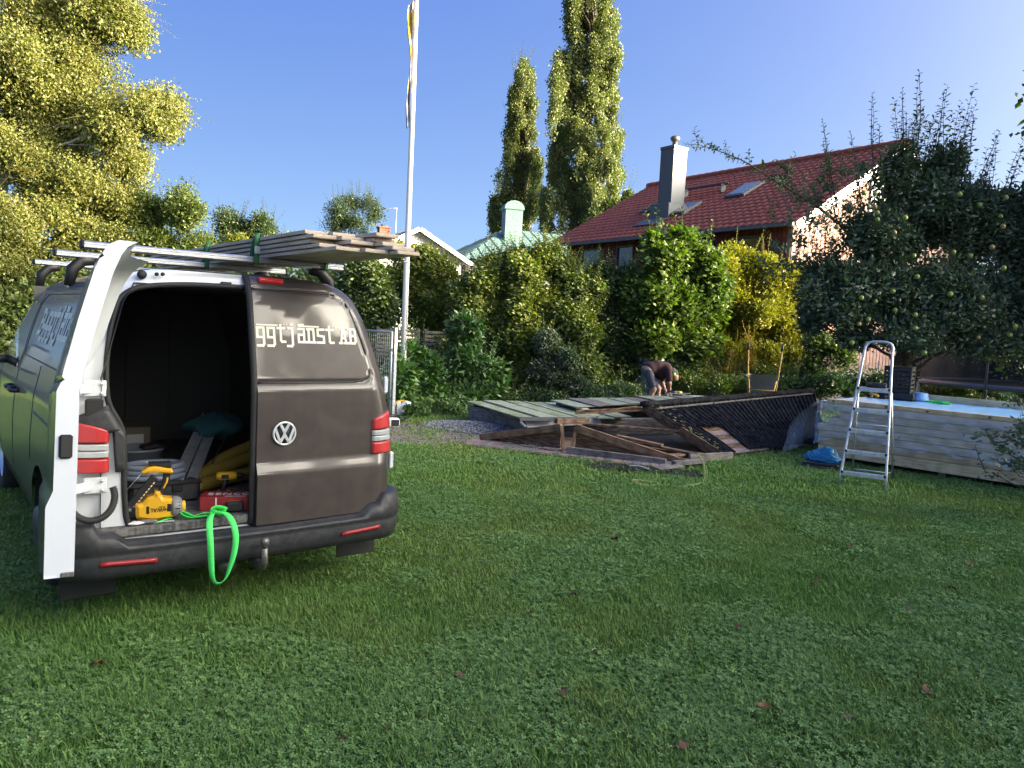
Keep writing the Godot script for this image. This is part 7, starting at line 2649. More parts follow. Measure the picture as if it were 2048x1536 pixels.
# ---------------------------------------------------------------- trees, shrubs and weeds: lobes are centre and radii in metres
func build_plants() -> void:
	plant("birch_tree", "tall sunlit birch with drooping yellow-green foliage behind the van", "tree", "", Vector3(-14.20, 0.00, -20.80), [[-13.13, 9.13, -20.73, 1.83, 1.29, 1.56], [-11.19, 9.18, -20.31, 1.06, 0.73, 0.9], [-10.62, 9.19, -20.59, 0.61, 0.61, 0.61], [-12.68, 7.26, -20.02, 1.63, 1.11, 1.37], [-11.51, 7.83, -20.45, 0.67, 0.87, 0.77], [-11.42, 7, -20.88, 0.41, 0.62, 0.52], [-9.93, 6.72, -20.31, 0.84, 0.62, 0.73], [-9.54, 6.92, -20.73, 0.37, 0.55, 0.46], [-10.49, 6.24, -20.02, 0.59, 0.59, 0.59], [-10.53, 5.5, -20.73, 0.61, 0.48, 0.55], [-13.12, 5.67, -20.31, 1.39, 0.73, 1.06], [-12.45, 6.03, -21.16, 0.63, 0.63, 0.63], [-12.03, 4.65, -20.02, 1.24, 0.72, 0.98], [-11.17, 4.53, -20.59, 0.74, 0.61, 0.68], [-10.73, 4.64, -21.16, 0.35, 0.49, 0.42], [-12.69, 3.77, -19.45, 1.2, 0.82, 1.01], [-11.8, 3.54, -20.31, 1.13, 0.6, 0.86], [-13.01, 2.27, -19.73, 1.09, 0.83, 0.96], [-12.54, 2.36, -20.88, 0.89, 0.76, 0.82], [-13.95, 1.08, -21.16, 0.77, 0.63, 0.7], [-16.06, 7.14, -21.45, 2.04, 2.61, 2.32], [-16.09, 3.33, -21.45, 1.9, 2.04, 1.97], [-15.21, 11.92, -21.45, 2.89, 1.62, 2.25], [-13.2, 11.84, -22.16, 1.97, 1.1, 1.54]], K.birch, 15500, [Color(0.201, 0.213, 0.0549), Color(0.165, 0.189, 0.0488), Color(0.244, 0.238, 0.0732)], 0.25, M.birchbark, 0.26, 1100)
	plant("round_bush", "rounded bush with a yellow lit top between the birch and the roof rack", "bush", "", Vector3(-9.53, 0.00, -21.00), [[-10.03, 4.11, -21, 0.56, 0.56, 0.56], [-8.98, 4.31, -20.6, 0.54, 0.47, 0.51], [-9.48, 3.33, -21, 0.97, 0.62, 0.8], [-10.49, 3.05, -21.4, 0.64, 0.78, 0.71], [-8.66, 3.1, -21, 0.49, 0.62, 0.56]], K.bush, 1500, [Color(0.122, 0.165, 0.0427), Color(0.152, 0.195, 0.0488), Color(0.104, 0.146, 0.0439)], 0.08, null, 0.0, 60)
	plant("dark_bush", "dark blue-green bush behind the long roof boards", "bush", "", Vector3(-8.40, 0.00, -24.08), [[-8.9, 4.35, -24, 0.58, 0.43, 0.51], [-7.97, 4.31, -24, 0.51, 0.4, 0.45], [-8.34, 3.53, -24, 1.13, 0.58, 0.86], [-7.53, 3.45, -24.4, 0.6, 0.52, 0.56], [-9.27, 3.33, -24, 0.43, 0.58, 0.51]], K.bush, 1500, [Color(0.083, 0.124, 0.0634), Color(0.104, 0.146, 0.0708), Color(0.0708, 0.11, 0.0586)], 0.08, null, 0.0, 50)
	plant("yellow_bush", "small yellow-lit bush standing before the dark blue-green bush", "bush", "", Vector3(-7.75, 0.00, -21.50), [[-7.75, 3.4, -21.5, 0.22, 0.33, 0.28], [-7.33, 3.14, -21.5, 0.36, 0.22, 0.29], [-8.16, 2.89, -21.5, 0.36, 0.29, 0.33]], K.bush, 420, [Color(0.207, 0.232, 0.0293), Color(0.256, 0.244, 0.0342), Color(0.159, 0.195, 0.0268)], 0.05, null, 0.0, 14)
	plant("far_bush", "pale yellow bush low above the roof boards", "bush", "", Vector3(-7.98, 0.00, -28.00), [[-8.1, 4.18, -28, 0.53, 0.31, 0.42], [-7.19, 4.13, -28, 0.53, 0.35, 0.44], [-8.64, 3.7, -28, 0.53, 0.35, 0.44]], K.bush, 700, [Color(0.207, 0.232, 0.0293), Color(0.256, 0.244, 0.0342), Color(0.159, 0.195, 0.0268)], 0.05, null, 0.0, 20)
	plant("young_tree", "thin airy grey-green tree beside the brick chimney", "tree", "", Vector3(-6.80, 0.00, -31.08), [[-7.21, 5.91, -31, 0.57, 0.51, 0.54], [-6.61, 6.4, -31.4, 0.5, 0.46, 0.48], [-5.91, 5.97, -31, 0.37, 0.49, 0.43], [-6.79, 5.34, -31, 0.81, 0.41, 0.61], [-7.49, 5.3, -31, 0.41, 0.31, 0.36]], K.bush, 330, [Color(0.083, 0.124, 0.0634), Color(0.104, 0.146, 0.0708), Color(0.0708, 0.11, 0.0586)], 0.1, null, 0.1, 60)
	plant("shrub", "green shrub just right of the van roof", "shrub", "", Vector3(-3.71, 0.00, -18.50), [[-3.97, 2.58, -18.6, 0.35, 0.41, 0.38], [-3.46, 2.83, -18.4, 0.34, 0.34, 0.34], [-3.74, 1.81, -18.5, 0.53, 0.53, 0.53], [-4.28, 2.15, -18.7, 0.29, 0.41, 0.35], [-3.28, 2.06, -18.2, 0.28, 0.45, 0.37], [-3.5, 1.1, -18.6, 0.47, 0.53, 0.5]], K.hedge, 1400, [Color(0.1, 0.152, 0.0586), Color(0.122, 0.171, 0.0634), Color(0.083, 0.132, 0.0549), Color(0.122, 0.165, 0.0427)], 0.07, null, 0.0, 30)
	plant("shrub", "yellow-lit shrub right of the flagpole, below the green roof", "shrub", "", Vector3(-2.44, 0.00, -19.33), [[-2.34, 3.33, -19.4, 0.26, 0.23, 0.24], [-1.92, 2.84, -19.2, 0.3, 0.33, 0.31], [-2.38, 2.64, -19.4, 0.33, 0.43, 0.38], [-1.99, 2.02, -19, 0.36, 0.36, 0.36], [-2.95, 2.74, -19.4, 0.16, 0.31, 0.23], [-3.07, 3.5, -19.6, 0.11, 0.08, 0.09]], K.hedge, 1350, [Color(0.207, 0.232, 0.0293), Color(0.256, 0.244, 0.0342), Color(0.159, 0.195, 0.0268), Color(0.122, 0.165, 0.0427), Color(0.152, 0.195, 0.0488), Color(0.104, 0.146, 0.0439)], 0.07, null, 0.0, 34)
	plant("hedge_shrub", "tall tangled hedge shrub with long lit shoots below the green roof", "shrub", "", Vector3(-0.84, 0.00, -17.88), [[-0.74, 2.59, -18.1, 0.45, 0.45, 0.45], [-1.19, 2.1, -18, 0.39, 0.45, 0.42], [-0.6, 3.03, -18.4, 0.28, 0.28, 0.28], [-0.81, 1.71, -17.8, 0.5, 0.5, 0.5], [-1.11, 1.01, -17.6, 0.49, 0.49, 0.49], [-0.61, 0.35, -17.4, 0.48, 0.37, 0.43]], K.hedge, 1900, [Color(0.122, 0.165, 0.0427), Color(0.152, 0.195, 0.0488), Color(0.104, 0.146, 0.0439), Color(0.207, 0.232, 0.0293)], 0.05, null, 0.0, 170)
	plant("hedge_shrub", "tall hedge shrub with bright yellow-green top left of the red house", "shrub", "", Vector3(0.33, 0.00, -18.03), [[0.18, 2.88, -18.2, 0.45, 0.45, 0.45], [0.67, 3.34, -18.5, 0.31, 0.28, 0.3], [-0.01, 3.25, -18.6, 0.24, 0.24, 0.24], [0.34, 2.11, -17.9, 0.5, 0.5, 0.5], [0.26, 1.19, -17.6, 0.55, 0.49, 0.52], [0.53, 0.41, -17.4, 0.54, 0.31, 0.43]], K.hedge, 1900, [Color(0.122, 0.165, 0.0427), Color(0.152, 0.195, 0.0488), Color(0.104, 0.146, 0.0439), Color(0.207, 0.232, 0.0293)], 0.05, null, 0.0, 170)
	plant("hedge_shrub", "hedge shrub in front of the red house's left windows", "shrub", "", Vector3(1.45, 0.00, -18.05), [[1.27, 2.7, -18.3, 0.4, 0.37, 0.39], [1.03, 3.13, -18.7, 0.26, 0.22, 0.24], [1.68, 2.54, -18.2, 0.34, 0.34, 0.34], [1.4, 1.82, -17.9, 0.53, 0.5, 0.51], [1.43, 0.9, -17.6, 0.55, 0.43, 0.49], [1.92, 0.34, -17.6, 0.38, 0.2, 0.29]], K.hedge, 1900, [Color(0.122, 0.165, 0.0427), Color(0.152, 0.195, 0.0488), Color(0.104, 0.146, 0.0439)], 0.05, null, 0.0, 170)
	plant("hedge_shrub", "dark hedge shrub left of the bending person", "shrub", "", Vector3(2.44, 0.00, -18.64), [[2.34, 2.47, -18.7, 0.35, 0.35, 0.35], [2.64, 2.98, -18.9, 0.24, 0.24, 0.24], [2.89, 2.25, -18.6, 0.35, 0.41, 0.38], [2.03, 3.01, -18.9, 0.29, 0.22, 0.26], [2.39, 1.5, -18.6, 0.41, 0.53, 0.47], [2.67, 0.79, -18.6, 0.29, 0.35, 0.32], [2.1, 0.42, -18.2, 0.4, 0.28, 0.34]], K.hedge, 1900, [Color(0.1, 0.152, 0.0586), Color(0.122, 0.171, 0.0634), Color(0.083, 0.132, 0.0549)], 0.05, null, 0.0, 170)
	plant("broad_leaved_plant", "bushy broad-leaved plant at the foot of the flagpole", "plant", "", Vector3(-1.94, 0.00, -15.16), [[-2.12, 0.98, -15.7, 0.13, 0.15, 0.14], [-1.79, 0.74, -15.6, 0.21, 0.21, 0.21], [-2.15, 0.73, -14.6, 0.08, 0.14, 0.11], [-2.1, 0.36, -14.5, 0.08, 0.08, 0.08], [-1.55, 0.31, -15.4, 0.25, 0.08, 0.17]], K.broad, 520, [Color(0.11, 0.201, 0.0549), Color(0.134, 0.232, 0.061), Color(0.0854, 0.165, 0.0549)], 0.03, null, 0, 16)
	plant("broad_leaved_plant", "tall broad-leaved plant with hanging leaves in front of the hedge", "plant", "", Vector3(-0.92, 0.00, -15.84), [[-1.04, 1.59, -16, 0.22, 0.27, 0.24], [-0.85, 0.98, -15.9, 0.3, 0.27, 0.28], [-1.24, 0.65, -15.8, 0.26, 0.26, 0.26], [-0.51, 0.58, -15.9, 0.22, 0.27, 0.24], [-0.95, 0.27, -15.6, 0.41, 0.08, 0.25]], K.broad, 640, [Color(0.0976, 0.177, 0.0549), Color(0.116, 0.201, 0.061), Color(0.0793, 0.146, 0.0512)], 0.03, null, 0, 20)
	plant("grey_shrub", "pale grey-green fine-leaved shrub in the middle of the hedge", "shrub", "", Vector3(1.00, 0.00, -16.82), [[0.74, 1.34, -16.9, 0.24, 0.24, 0.24], [1.14, 1.04, -16.8, 0.24, 0.18, 0.21], [0.72, 0.68, -16.8, 0.29, 0.18, 0.24], [1.39, 0.5, -16.8, 0.29, 0.13, 0.21]], K.weed, 800, [Color(0.0915, 0.122, 0.0671), Color(0.11, 0.134, 0.0793), Color(0.0732, 0.104, 0.061)], 0.03, null, 0, 20)
	plant("maple_tree", "young broad-leaved maple with lit top behind the bending person", "tree", "", Vector3(3.85, 0.00, -18.30), [[3.43, 3.34, -18.3, 0.37, 0.4, 0.39], [3.91, 3.85, -18.5, 0.21, 0.28, 0.25], [4.44, 3.41, -18.6, 0.21, 0.41, 0.31], [3.23, 3.92, -18.4, 0.08, 0.14, 0.11], [3.17, 2.38, -18.2, 0.49, 0.45, 0.47], [3.97, 2.3, -18.3, 0.52, 0.49, 0.51], [4.54, 2.45, -18.5, 0.24, 0.4, 0.32], [2.84, 2.73, -18.5, 0.21, 0.28, 0.25], [4.8, 2.95, -18.7, 0.17, 0.29, 0.23], [3.44, 1.56, -18.1, 0.49, 0.3, 0.39], [4.28, 1.48, -18.4, 0.4, 0.28, 0.34]], K.maple, 1350, [Color(0.104, 0.171, 0.0427), Color(0.134, 0.207, 0.0488), Color(0.0854, 0.146, 0.0427), Color(0.183, 0.244, 0.0549)], 0.07, null, 0.0, 40)
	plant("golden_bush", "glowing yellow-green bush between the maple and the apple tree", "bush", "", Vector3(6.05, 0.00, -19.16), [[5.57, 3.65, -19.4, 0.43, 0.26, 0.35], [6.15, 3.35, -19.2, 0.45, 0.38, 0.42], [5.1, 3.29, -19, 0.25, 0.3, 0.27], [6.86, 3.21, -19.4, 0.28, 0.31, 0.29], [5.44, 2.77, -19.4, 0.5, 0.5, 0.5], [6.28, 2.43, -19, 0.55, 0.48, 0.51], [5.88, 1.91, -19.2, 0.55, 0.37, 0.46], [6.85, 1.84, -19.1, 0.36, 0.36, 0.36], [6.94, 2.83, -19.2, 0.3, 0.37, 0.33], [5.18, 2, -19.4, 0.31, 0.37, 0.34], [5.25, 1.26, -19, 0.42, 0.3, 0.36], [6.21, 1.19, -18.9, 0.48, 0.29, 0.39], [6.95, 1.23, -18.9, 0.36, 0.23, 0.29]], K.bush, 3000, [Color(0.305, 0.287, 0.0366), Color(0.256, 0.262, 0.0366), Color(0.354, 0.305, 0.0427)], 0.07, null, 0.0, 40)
	plant("apple_tree", "wide dark green apple tree with upright shoots over the timber stack", "tree", "", Vector3(6.75, 0.00, -13.35), [[6.09, 3.46, -13, 0.48, 0.52, 0.5], [6.87, 4.04, -13.3, 0.54, 0.54, 0.54], [7.68, 3.9, -13.2, 0.62, 0.62, 0.62], [8.81, 3.75, -13.6, 0.64, 0.64, 0.64], [5.37, 2.5, -12.8, 0.6, 0.39, 0.49], [6.2, 2.45, -12.7, 0.67, 0.46, 0.57], [7.19, 2.59, -12.8, 0.68, 0.55, 0.62], [8.29, 2.48, -13, 0.65, 0.57, 0.61], [5.18, 2.76, -13.2, 0.23, 0.19, 0.21], [6.52, 1.9, -12.5, 0.49, 0.17, 0.33], [7.64, 1.87, -12.6, 0.58, 0.13, 0.36], [5.8, 1.86, -12.9, 0.31, 0.1, 0.2], [4.98, 2.07, -13, 0.14, 0.14, 0.14], [6.48, 4.72, -13.4, 0.24, 0.24, 0.24], [7.24, 4.84, -13.4, 0.28, 0.28, 0.28], [9.2, 2.45, -13.4, 0.59, 0.85, 0.72], [9.55, 3.87, -13.6, 0.6, 0.69, 0.64]], K.apple, 8600, [Color(0.107, 0.144, 0.0854), Color(0.128, 0.165, 0.0976), Color(0.0878, 0.122, 0.0756)], 0.13, null, 0.0, 150)
	plant("thin_shrub", "thin twiggy shrub in front of the pink house wall", "shrub", "", Vector3(7.09, 0.00, -17.50), [[7.02, 1.63, -17.6, 0.2, 0.2, 0.2], [7.41, 1.43, -17.4, 0.2, 0.2, 0.2], [6.85, 1.11, -17.5, 0.14, 0.14, 0.14]], K.bush, 190, [Color(0.1, 0.152, 0.0586), Color(0.122, 0.171, 0.0634), Color(0.083, 0.132, 0.0549)], 0.05, null, 0, 8)
	plant("weeds", "low green weeds along the pink house wall", "weeds", "", Vector3(7.31, 0.00, -17.00), [[6.49, 0.66, -17.2, 0.46, 0.17, 0.32], [7.07, 0.76, -17, 0.51, 0.23, 0.37], [7.69, 0.73, -17, 0.39, 0.23, 0.31], [7.98, 0.82, -16.8, 0.28, 0.19, 0.24]], K.weed, 520, [Color(0.1, 0.152, 0.0586), Color(0.122, 0.171, 0.0634), Color(0.083, 0.132, 0.0549)], 0.0, null, 0, 20)
	plant("weeds", "dark undergrowth below the trampoline", "weeds", "", Vector3(12.86, 0.00, -20.72), [[11.5, 0.43, -20.5, 0.55, 0.29, 0.42], [12.49, 0.39, -20.8, 0.56, 0.33, 0.45], [13.31, 0.36, -20.8, 0.63, 0.36, 0.49], [14.12, 0.4, -20.8, 0.63, 0.36, 0.49]], K.weed, 700, [Color(0.083, 0.124, 0.0634), Color(0.104, 0.146, 0.0708), Color(0.0708, 0.11, 0.0586)], 0.0, null, 0, 20)
	plant("weeds", "green weeds at the foot of the hedge behind the panels", "weeds", "", Vector3(1.17, 0.00, -16.77), [[1.74, 0.28, -16.9, 0.61, 0.23, 0.42], [0.62, 0.2, -16.6, 0.6, 0.17, 0.38], [2.56, 0.3, -17.2, 0.4, 0.23, 0.32], [-0.24, 0.12, -16.4, 0.49, 0.19, 0.34]], K.weed, 800, [Color(0.1, 0.152, 0.0586), Color(0.122, 0.171, 0.0634), Color(0.083, 0.132, 0.0549)], 0.0, null, 0, 30)
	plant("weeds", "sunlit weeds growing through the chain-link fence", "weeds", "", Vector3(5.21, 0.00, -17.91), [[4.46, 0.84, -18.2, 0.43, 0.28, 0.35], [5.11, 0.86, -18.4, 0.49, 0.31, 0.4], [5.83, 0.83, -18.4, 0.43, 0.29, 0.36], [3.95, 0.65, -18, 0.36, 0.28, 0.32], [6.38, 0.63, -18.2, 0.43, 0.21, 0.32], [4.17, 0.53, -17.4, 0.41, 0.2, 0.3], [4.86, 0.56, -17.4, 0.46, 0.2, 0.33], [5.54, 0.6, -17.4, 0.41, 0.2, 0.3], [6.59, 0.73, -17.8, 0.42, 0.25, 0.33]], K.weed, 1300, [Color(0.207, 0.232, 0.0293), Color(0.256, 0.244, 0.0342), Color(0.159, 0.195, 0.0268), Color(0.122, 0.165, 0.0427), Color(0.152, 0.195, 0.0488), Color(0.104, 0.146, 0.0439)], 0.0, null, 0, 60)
	plant("weeds", "fresh green weeds beside the circular saw", "weeds", "", Vector3(-1.39, 0.00, -14.30), [[-1.64, 0.04, -14.6, 0.28, 0.08, 0.18], [-1.22, 0.05, -14.2, 0.32, 0.08, 0.2], [-1.71, 0.01, -13.6, 0.22, 0.08, 0.15], [-0.99, 0.09, -14.8, 0.19, 0.1, 0.15]], K.weed, 520, [Color(0.0854, 0.159, 0.0366), Color(0.11, 0.183, 0.0427)], 0.0, null, 0, 20)
	plant("goldenrod", "tall goldenrod with yellow flower heads by the chain-link fence", "flower", "", Vector3(5.36, 0.00, -18.00), [[5.54, 1.55, -18, 0.09, 0.21, 0.15], [5.6, 1.2, -18, 0.08, 0.26, 0.17], [5.16, 1.27, -18, 0.09, 0.11, 0.1], [5.13, 1, -18, 0.08, 0.14, 0.11]], K.flower, 120, [Color(0.415, 0.268, 0.0244), Color(0.342, 0.268, 0.0366)], 0.008, null, 0, 10)
	plant("tree_belt", "dense dark trees far behind the hedge left of the red house", "trees", "", Vector3(-1.81, 0.00, -27.00), [[-6.89, 2.48, -27, 1.04, 0.86, 0.95], [-4.78, 2.41, -27, 1.21, 0.86, 1.04], [-2.66, 2.16, -27, 1.21, 1.04, 1.12], [-0.53, 1.91, -27, 1.21, 1.04, 1.12], [1.59, 1.84, -27, 1.21, 1.04, 1.12], [3.71, 1.77, -27, 1.21, 1.21, 1.21], [-5.79, 0.95, -27, 1.39, 0.86, 1.12], [-2.24, 0.77, -27, 1.39, 0.86, 1.12], [1.29, 0.77, -27, 1.39, 0.86, 1.12]], K.far, 1900, [Color(0.083, 0.124, 0.0634), Color(0.104, 0.146, 0.0708), Color(0.0708, 0.11, 0.0586)], 0.12, null, 0, 20)
	plant("tree_belt", "dense trees closing the garden behind the trampoline", "trees", "", Vector3(15.23, 0.00, -24.17), [[13.74, 3.24, -25, 1.11, 0.78, 0.94], [15.36, 3.32, -25, 1.27, 0.94, 1.11], [16.99, 3.23, -25, 1.27, 1.11, 1.19], [13.62, 1.95, -24, 1.06, 0.74, 0.9], [15.5, 1.89, -24, 1.37, 0.74, 1.06], [17.06, 1.96, -24, 1.06, 0.9, 0.98], [13.29, 0.72, -23.5, 1.03, 0.57, 0.8], [14.99, 0.64, -23.5, 1.18, 0.57, 0.88], [16.52, 0.72, -23.5, 1.03, 0.57, 0.8]], K.far, 2000, [Color(0.1, 0.152, 0.0586), Color(0.122, 0.171, 0.0634), Color(0.083, 0.132, 0.0549)], 0.12, null, 0, 20)
	plant("tree_belt", "low hedge along the plot line behind the van and the gate", "trees", "", Vector3(-6.74, 0.00, -20.23), [[-9.37, 2.23, -20.5, 0.74, 0.6, 0.67], [-8.03, 2.16, -20.5, 0.74, 0.54, 0.64], [-6.7, 2.09, -20.5, 0.74, 0.54, 0.64], [-5.28, 2.02, -20.2, 0.72, 0.53, 0.63], [-4.08, 1.55, -19.6, 0.57, 0.5, 0.54], [-8.99, 0.92, -20.3, 0.86, 0.53, 0.7], [-7.53, 0.92, -20.3, 0.86, 0.53, 0.7], [-6.04, 0.93, -20.2, 0.86, 0.53, 0.69], [-4.67, 0.87, -20, 0.72, 0.45, 0.58]], K.far, 1900, [Color(0.1, 0.152, 0.0586), Color(0.122, 0.171, 0.0634), Color(0.083, 0.132, 0.0549)], 0.12, null, 0, 20)
	plant("tree_belt", "low hedge behind the van bonnet under the birch", "trees", "", Vector3(-12.25, 0.00, -19.17), [[-13.52, 1.22, -19, 0.92, 0.55, 0.73], [-12.03, 1.54, -19, 0.92, 0.42, 0.67], [-10.89, 1.85, -19.4, 0.94, 0.43, 0.69], [-12.26, 0.67, -18.6, 0.89, 0.41, 0.65], [-10.05, 2.17, -20, 0.58, 0.45, 0.52], [-14.76, 1.16, -19, 0.92, 0.79, 0.86]], K.far, 1500, [Color(0.122, 0.165, 0.0427), Color(0.152, 0.195, 0.0488), Color(0.104, 0.146, 0.0439)], 0.12, null, 0, 20)
	plant("poplar_tree", "very tall broad poplar standing behind the houses", "tree", "", Vector3(4.60, 0.00, -55.00), [[3.43, 28.66, -55.63, 0.16, 1.44, 0.8], [4.04, 27.52, -53.81, 0.24, 1.89, 1.06], [3.62, 28.39, -56.35, 0.2, 1.23, 0.72], [4.63, 27.56, -55.13, 0.32, 1.41, 0.86], [3.86, 26.91, -54.47, 0.4, 1.86, 1.13], [2.98, 26.73, -54.82, 0.38, 1.55, 0.97], [4.54, 26.86, -55.65, 0.25, 1.54, 0.9], [3.58, 26.67, -56.03, 0.44, 2.16, 1.3], [5.29, 26.24, -55.58, 0.37, 2.28, 1.32], [4.12, 25.06, -53.69, 0.22, 1.41, 0.81], [3.06, 24.75, -53.79, 0.52, 2.7, 1.61], [5.12, 25.57, -56.22, 0.5, 2.3, 1.4], [3.9, 24.86, -55.42, 0.41, 2.2, 1.31], [2.67, 24.36, -55.09, 0.23, 1.47, 0.85], [4.66, 24.16, -55.13, 0.25, 1.44, 0.84], [3.45, 24, -55.65, 0.5, 2.54, 1.52], [5.56, 23.87, -55.88, 0.26, 1.61, 0.93], [4.3, 23.63, -56.24, 0.23, 1.56, 0.9], [2.86, 22.54, -54.38, 0.33, 1.74, 1.03], [4.99, 22.35, -54.43, 0.44, 2.43, 1.43], [3.74, 22.37, -55.48, 0.3, 1.91, 1.1], [5.95, 22.05, -55.16, 0.38, 1.85, 1.11], [4.46, 21.1, -53.59, 0.15, 1.1, 0.63], [3.15, 21.07, -54.55, 0.23, 1.69, 0.96], [5.46, 20.93, -54.71, 0.43, 2.18, 1.3], [4.12, 20.96, -55.9, 0.17, 1.05, 0.61], [2.62, 20.64, -56.11, 0.21, 1.17, 0.69], [4.88, 19.61, -53.64, 0.35, 1.63, 0.99], [3.44, 19.48, -54.38, 0.41, 2.18, 1.29], [5.91, 19.16, -53.98, 0.24, 1.9, 1.07], [4.37, 18.77, -53.97, 0.42, 2.15, 1.29], [2.77, 18.32, -53.76, 0.43, 2.36, 1.39], [5.49, 18.47, -54.84, 0.4, 1.95, 1.17], [3.79, 17.92, -54.32, 0.21, 1.24, 0.73], [2.08, 17.42, -53.95, 0.44, 2.77, 1.61], [4.91, 17.55, -55.03, 0.36, 1.57, 0.97], [3.17, 17.16, -55.04, 0.52, 2.84, 1.68], [6.09, 17.23, -55.97, 0.34, 1.63, 0.98], [4.21, 16.45, -54.58, 0.16, 1.6, 0.88], [2.55, 16.52, -56.35, 0.21, 1.41, 0.81], [5.28, 15.86, -54.55, 0.22, 1.69, 0.95], [3.53, 15.46, -54.54, 0.33, 1.66, 0.99], [6.56, 15.72, -56.29, 0.55, 2.52, 1.54], [4.53, 14.66, -53.62, 0.15, 0.99, 0.57], [2.92, 14.82, -55.99, 0.37, 2.35, 1.36], [5.62, 14.14, -53.81, 0.23, 1.7, 0.97], [3.87, 13.76, -53.91, 0.27, 1.29, 0.78], [2.19, 13.82, -56.03, 0.27, 1.87, 1.07], [4.96, 13.27, -54.32, 0.41, 2.51, 1.46], [3.29, 13.23, -56.08, 0.3, 1.97, 1.13], [5.97, 12.6, -53.87, 0.25, 1.56, 0.9], [4.23, 12.25, -54.1, 0.19, 1.7, 0.95], [2.54, 12.18, -55.89, 0.55, 2.43, 1.49], [5.24, 11.58, -53.6, 0.22, 1.77, 1], [3.61, 11.54, -55.64, 0.43, 2.19, 1.31], [6.59, 11.45, -56.22, 0.5, 2.86, 1.68], [4.55, 10.66, -53.96, 0.22, 1.75, 0.98], [2.83, 10.46, -55.21, 0.27, 1.48, 0.88], [5.51, 10.08, -53.99, 0.35, 1.54, 0.94], [3.88, 9.95, -55.81, 0.37, 2.27, 1.32], [2.09, 9.49, -55.47, 0.54, 2.88, 1.71], [4.68, 9.09, -53.98, 0.51, 2.71, 1.61], [3.01, 8.73, -54.27, 0.15, 0.97, 0.56], [5.77, 8.75, -56.03, 0.27, 1.7, 0.99]], K.poplar, 4600, [Color(0.159, 0.183, 0.061), Color(0.183, 0.201, 0.0671), Color(0.128, 0.156, 0.0549)], 0.5, M.bark, 0.07, 90)
	plant("poplar_tree", "slender shorter poplar left of the tall one, behind the green chimney", "tree", "", Vector3(0.60, 0.00, -60.00), [[-0.54, 20.75, -58.58, 0.08, 0.76, 0.42], [-0.06, 21.14, -60.85, 0.08, 1.12, 0.6], [-0.49, 20.71, -60.74, 0.13, 0.9, 0.52], [0.25, 20.43, -60.91, 0.2, 1.64, 0.92], [-0.27, 20.06, -61.01, 0.27, 2.09, 1.18], [-0.9, 19.46, -60.34, 0.24, 1.19, 0.72], [0.11, 19.1, -60.19, 0.08, 1.24, 0.66], [-0.55, 18.33, -58.9, 0.34, 2.19, 1.27], [0.61, 18.24, -59.7, 0.1, 0.85, 0.47], [-0.08, 18, -60.27, 0.1, 1.26, 0.68], [-0.81, 17.5, -59.93, 0.22, 1.84, 1.03], [0.43, 17.18, -59.86, 0.08, 0.84, 0.46], [-0.32, 16.88, -60.3, 0.22, 1.62, 0.92], [-1.11, 16.3, -59.63, 0.25, 1.54, 0.9], [0.22, 16.18, -60.37, 0.3, 1.49, 0.89], [-0.64, 15.85, -60.74, 0.22, 1.64, 0.93], [0.75, 15.1, -58.81, 0.22, 1.59, 0.9], [-0.13, 15.16, -60.93, 0.17, 1.45, 0.81], [-1.06, 14.27, -58.74, 0.2, 1.19, 0.7], [0.45, 14.29, -60.25, 0.19, 1.65, 0.92], [-0.56, 13.92, -60.51, 0.35, 1.84, 1.09], [1.07, 13.31, -58.92, 0.22, 1.79, 1.01], [0.02, 13.04, -59.71, 0.24, 1.23, 0.73], [-1.1, 12.45, -58.82, 0.12, 1.31, 0.72], [0.69, 12.61, -61.3, 0.23, 1.61, 0.92], [-0.52, 11.89, -59.66, 0.22, 1.22, 0.72], [-1.84, 11.74, -61.35, 0.18, 1.56, 0.87], [0.15, 11.23, -59.96, 0.08, 1.16, 0.62], [-1.25, 10.79, -60.04, 0.23, 1.83, 1.03], [0.91, 10.33, -58.72, 0.3, 1.77, 1.04], [-0.51, 10.13, -60.41, 0.27, 1.37, 0.82], [-1.93, 9.75, -60.93, 0.34, 1.76, 1.05], [0.44, 9.32, -59.64, 0.2, 1.35, 0.77], [-0.94, 8.95, -60.26, 0.19, 1.23, 0.71]], K.poplar, 2000, [Color(0.159, 0.183, 0.061), Color(0.183, 0.201, 0.0671), Color(0.128, 0.156, 0.0549)], 0.35, M.bark, 0.07, 60)
	plant("pale_tree", "small pale tree crown just above the red house eave", "tree", "", Vector3(5.57, 0.00, -47.00), [[5.57, 9.01, -47, 0.4, 0.34, 0.37], [6.44, 9.65, -47, 0.09, 0.34, 0.21], [4.69, 8.37, -47, 0.46, 0.34, 0.4]], K.poplar, 170, [Color(0.134, 0.159, 0.0427), Color(0.11, 0.134, 0.0366)], 0.15, null, 0, 14)
	plant("garden_tree", "tall leafy tree right of the apple tree, shading it", "tree", "", Vector3(10.40, 0.00, -12.50), [[10.65, 2.59, -12.5, 0.93, 1.11, 0.93], [10.08, 3.11, -12.2, 0.93, 1.11, 0.93], [10.45, 3.63, -13.06, 0.93, 1.11, 0.93], [10.81, 4.14, -11.97, 0.93, 1.11, 0.93], [9.65, 4.66, -12.63, 0.93, 1.11, 0.93], [11.11, 5.18, -12.95, 0.93, 1.11, 0.93], [10.16, 5.7, -11.62, 0.93, 1.11, 0.93], [9.95, 6.22, -13.37, 0.93, 1.11, 0.93], [11.38, 6.73, -12.14, 0.93, 1.11, 0.93]], K.far, 1500, [Color(0.1, 0.152, 0.0586), Color(0.122, 0.171, 0.0634), Color(0.083, 0.132, 0.0549)], 0.2, null, 0, 20)
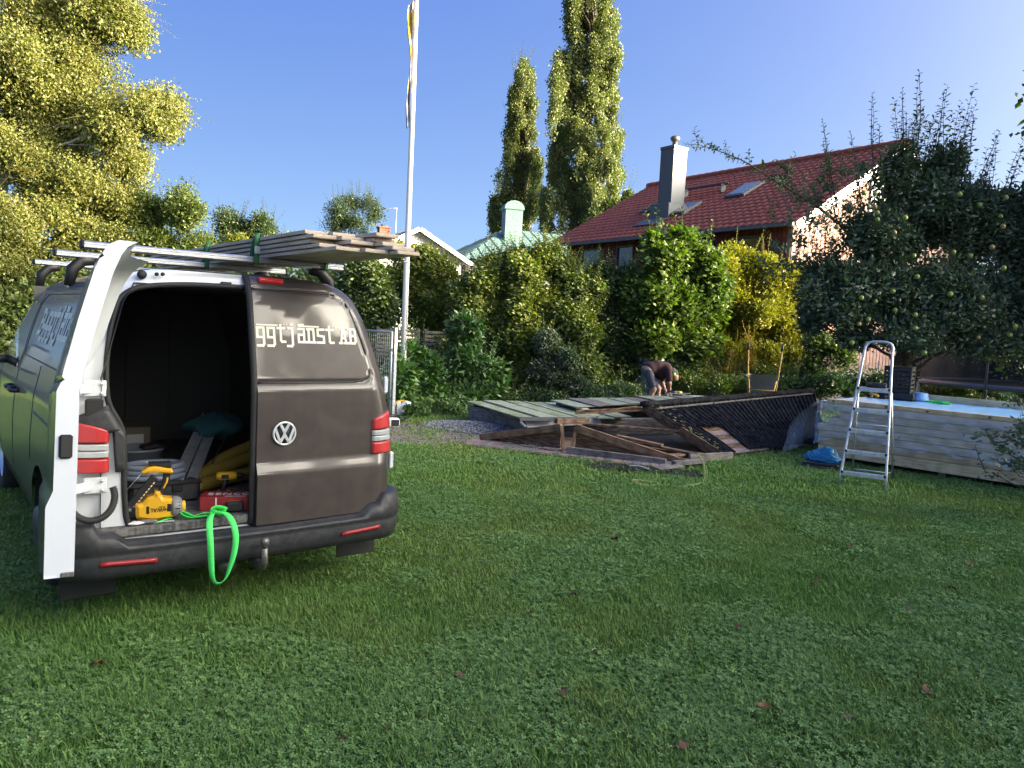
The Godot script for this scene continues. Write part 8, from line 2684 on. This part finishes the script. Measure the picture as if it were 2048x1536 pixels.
	plant("garden_tree", "tall leafy tree at the lawn's right side", "tree", "", Vector3(15.50, 0.00, 2.20), [[16.01, 3.67, 2.2, 1.86, 1.57, 1.86], [14.85, 4.41, 2.79, 1.86, 1.57, 1.86], [15.6, 5.14, 1.07, 1.86, 1.57, 1.86], [16.31, 5.88, 3.26, 1.86, 1.57, 1.86], [14.01, 6.62, 1.94, 1.86, 1.57, 1.86], [16.91, 7.35, 1.3, 1.86, 1.57, 1.86], [15.03, 8.09, 3.96, 1.86, 1.57, 1.86], [14.6, 8.82, 0.46, 1.86, 1.57, 1.86], [17.46, 9.55, 2.92, 1.86, 1.57, 1.86]], K.far, 1500, [Color(0.1, 0.152, 0.0586), Color(0.122, 0.171, 0.0634), Color(0.083, 0.132, 0.0549)], 0.2, null, 0, 20)
	plant("garden_tree", "leafy tree beside the pale terrace house, hiding the sun from the van", "tree", "", Vector3(14.20, 0.00, -1.60), [[14.74, 3.15, -1.6, 1.98, 1.35, 1.98], [13.51, 3.78, -0.97, 1.98, 1.35, 1.98], [14.31, 4.41, -2.8, 1.98, 1.35, 1.98], [15.07, 5.04, -0.47, 1.98, 1.35, 1.98], [12.61, 5.67, -1.88, 1.98, 1.35, 1.98], [15.71, 6.3, -2.56, 1.98, 1.35, 1.98], [13.69, 6.93, 0.28, 1.98, 1.35, 1.98], [13.24, 7.56, -3.45, 1.98, 1.35, 1.98], [16.29, 8.19, -0.84, 1.98, 1.35, 1.98]], K.far, 1500, [Color(0.1, 0.152, 0.0586), Color(0.122, 0.171, 0.0634), Color(0.083, 0.132, 0.0549)], 0.2, null, 0, 20)
	plant("garden_tree", "broad leafy tree behind the lawn, mirrored in the van door", "tree", "", Vector3(13.50, 0.00, 8.20), [[13.94, 3.15, 8.2, 1.61, 1.35, 1.61], [12.94, 3.78, 8.71, 1.61, 1.35, 1.61], [13.59, 4.41, 7.22, 1.61, 1.35, 1.61], [14.21, 5.04, 9.12, 1.61, 1.35, 1.61], [12.21, 5.67, 7.97, 1.61, 1.35, 1.61], [14.73, 6.3, 7.42, 1.61, 1.35, 1.61], [13.09, 6.93, 9.73, 1.61, 1.35, 1.61], [12.72, 7.56, 6.69, 1.61, 1.35, 1.61], [15.2, 8.19, 8.82, 1.61, 1.35, 1.61]], K.far, 1500, [Color(0.1, 0.152, 0.0586), Color(0.122, 0.171, 0.0634), Color(0.083, 0.132, 0.0549)], 0.2, null, 0, 20)
	plant("small_apple_tree", "small apple tree at the lawn's right edge with twigs before the timber stack", "tree", "", Vector3(6.15, 0.00, -7.70), [[4.84, 0.91, -7.6, 0.13, 0.05, 0.09], [4.98, 0.84, -7.5, 0.17, 0.08, 0.12], [5.03, 0.69, -7.7, 0.12, 0.05, 0.08], [5.03, 0.62, -7.5, 0.16, 0.07, 0.11], [4.88, 0.48, -7.6, 0.11, 0.04, 0.07], [5.19, 1, -7.5, 0.2, 0.15, 0.17], [5.3, 0.61, -7.5, 0.22, 0.15, 0.18], [5.53, 0.87, -7.5, 0.34, 0.34, 0.34], [5.07, 1.28, -7.7, 0.09, 0.07, 0.08], [5.64, 1.46, -7.6, 0.4, 0.35, 0.37]], K.apple_small, 210, [Color(0.107, 0.144, 0.0854), Color(0.128, 0.165, 0.0976), Color(0.0878, 0.122, 0.0756)], 0.035, null, 0, 6)
	apple_extras()
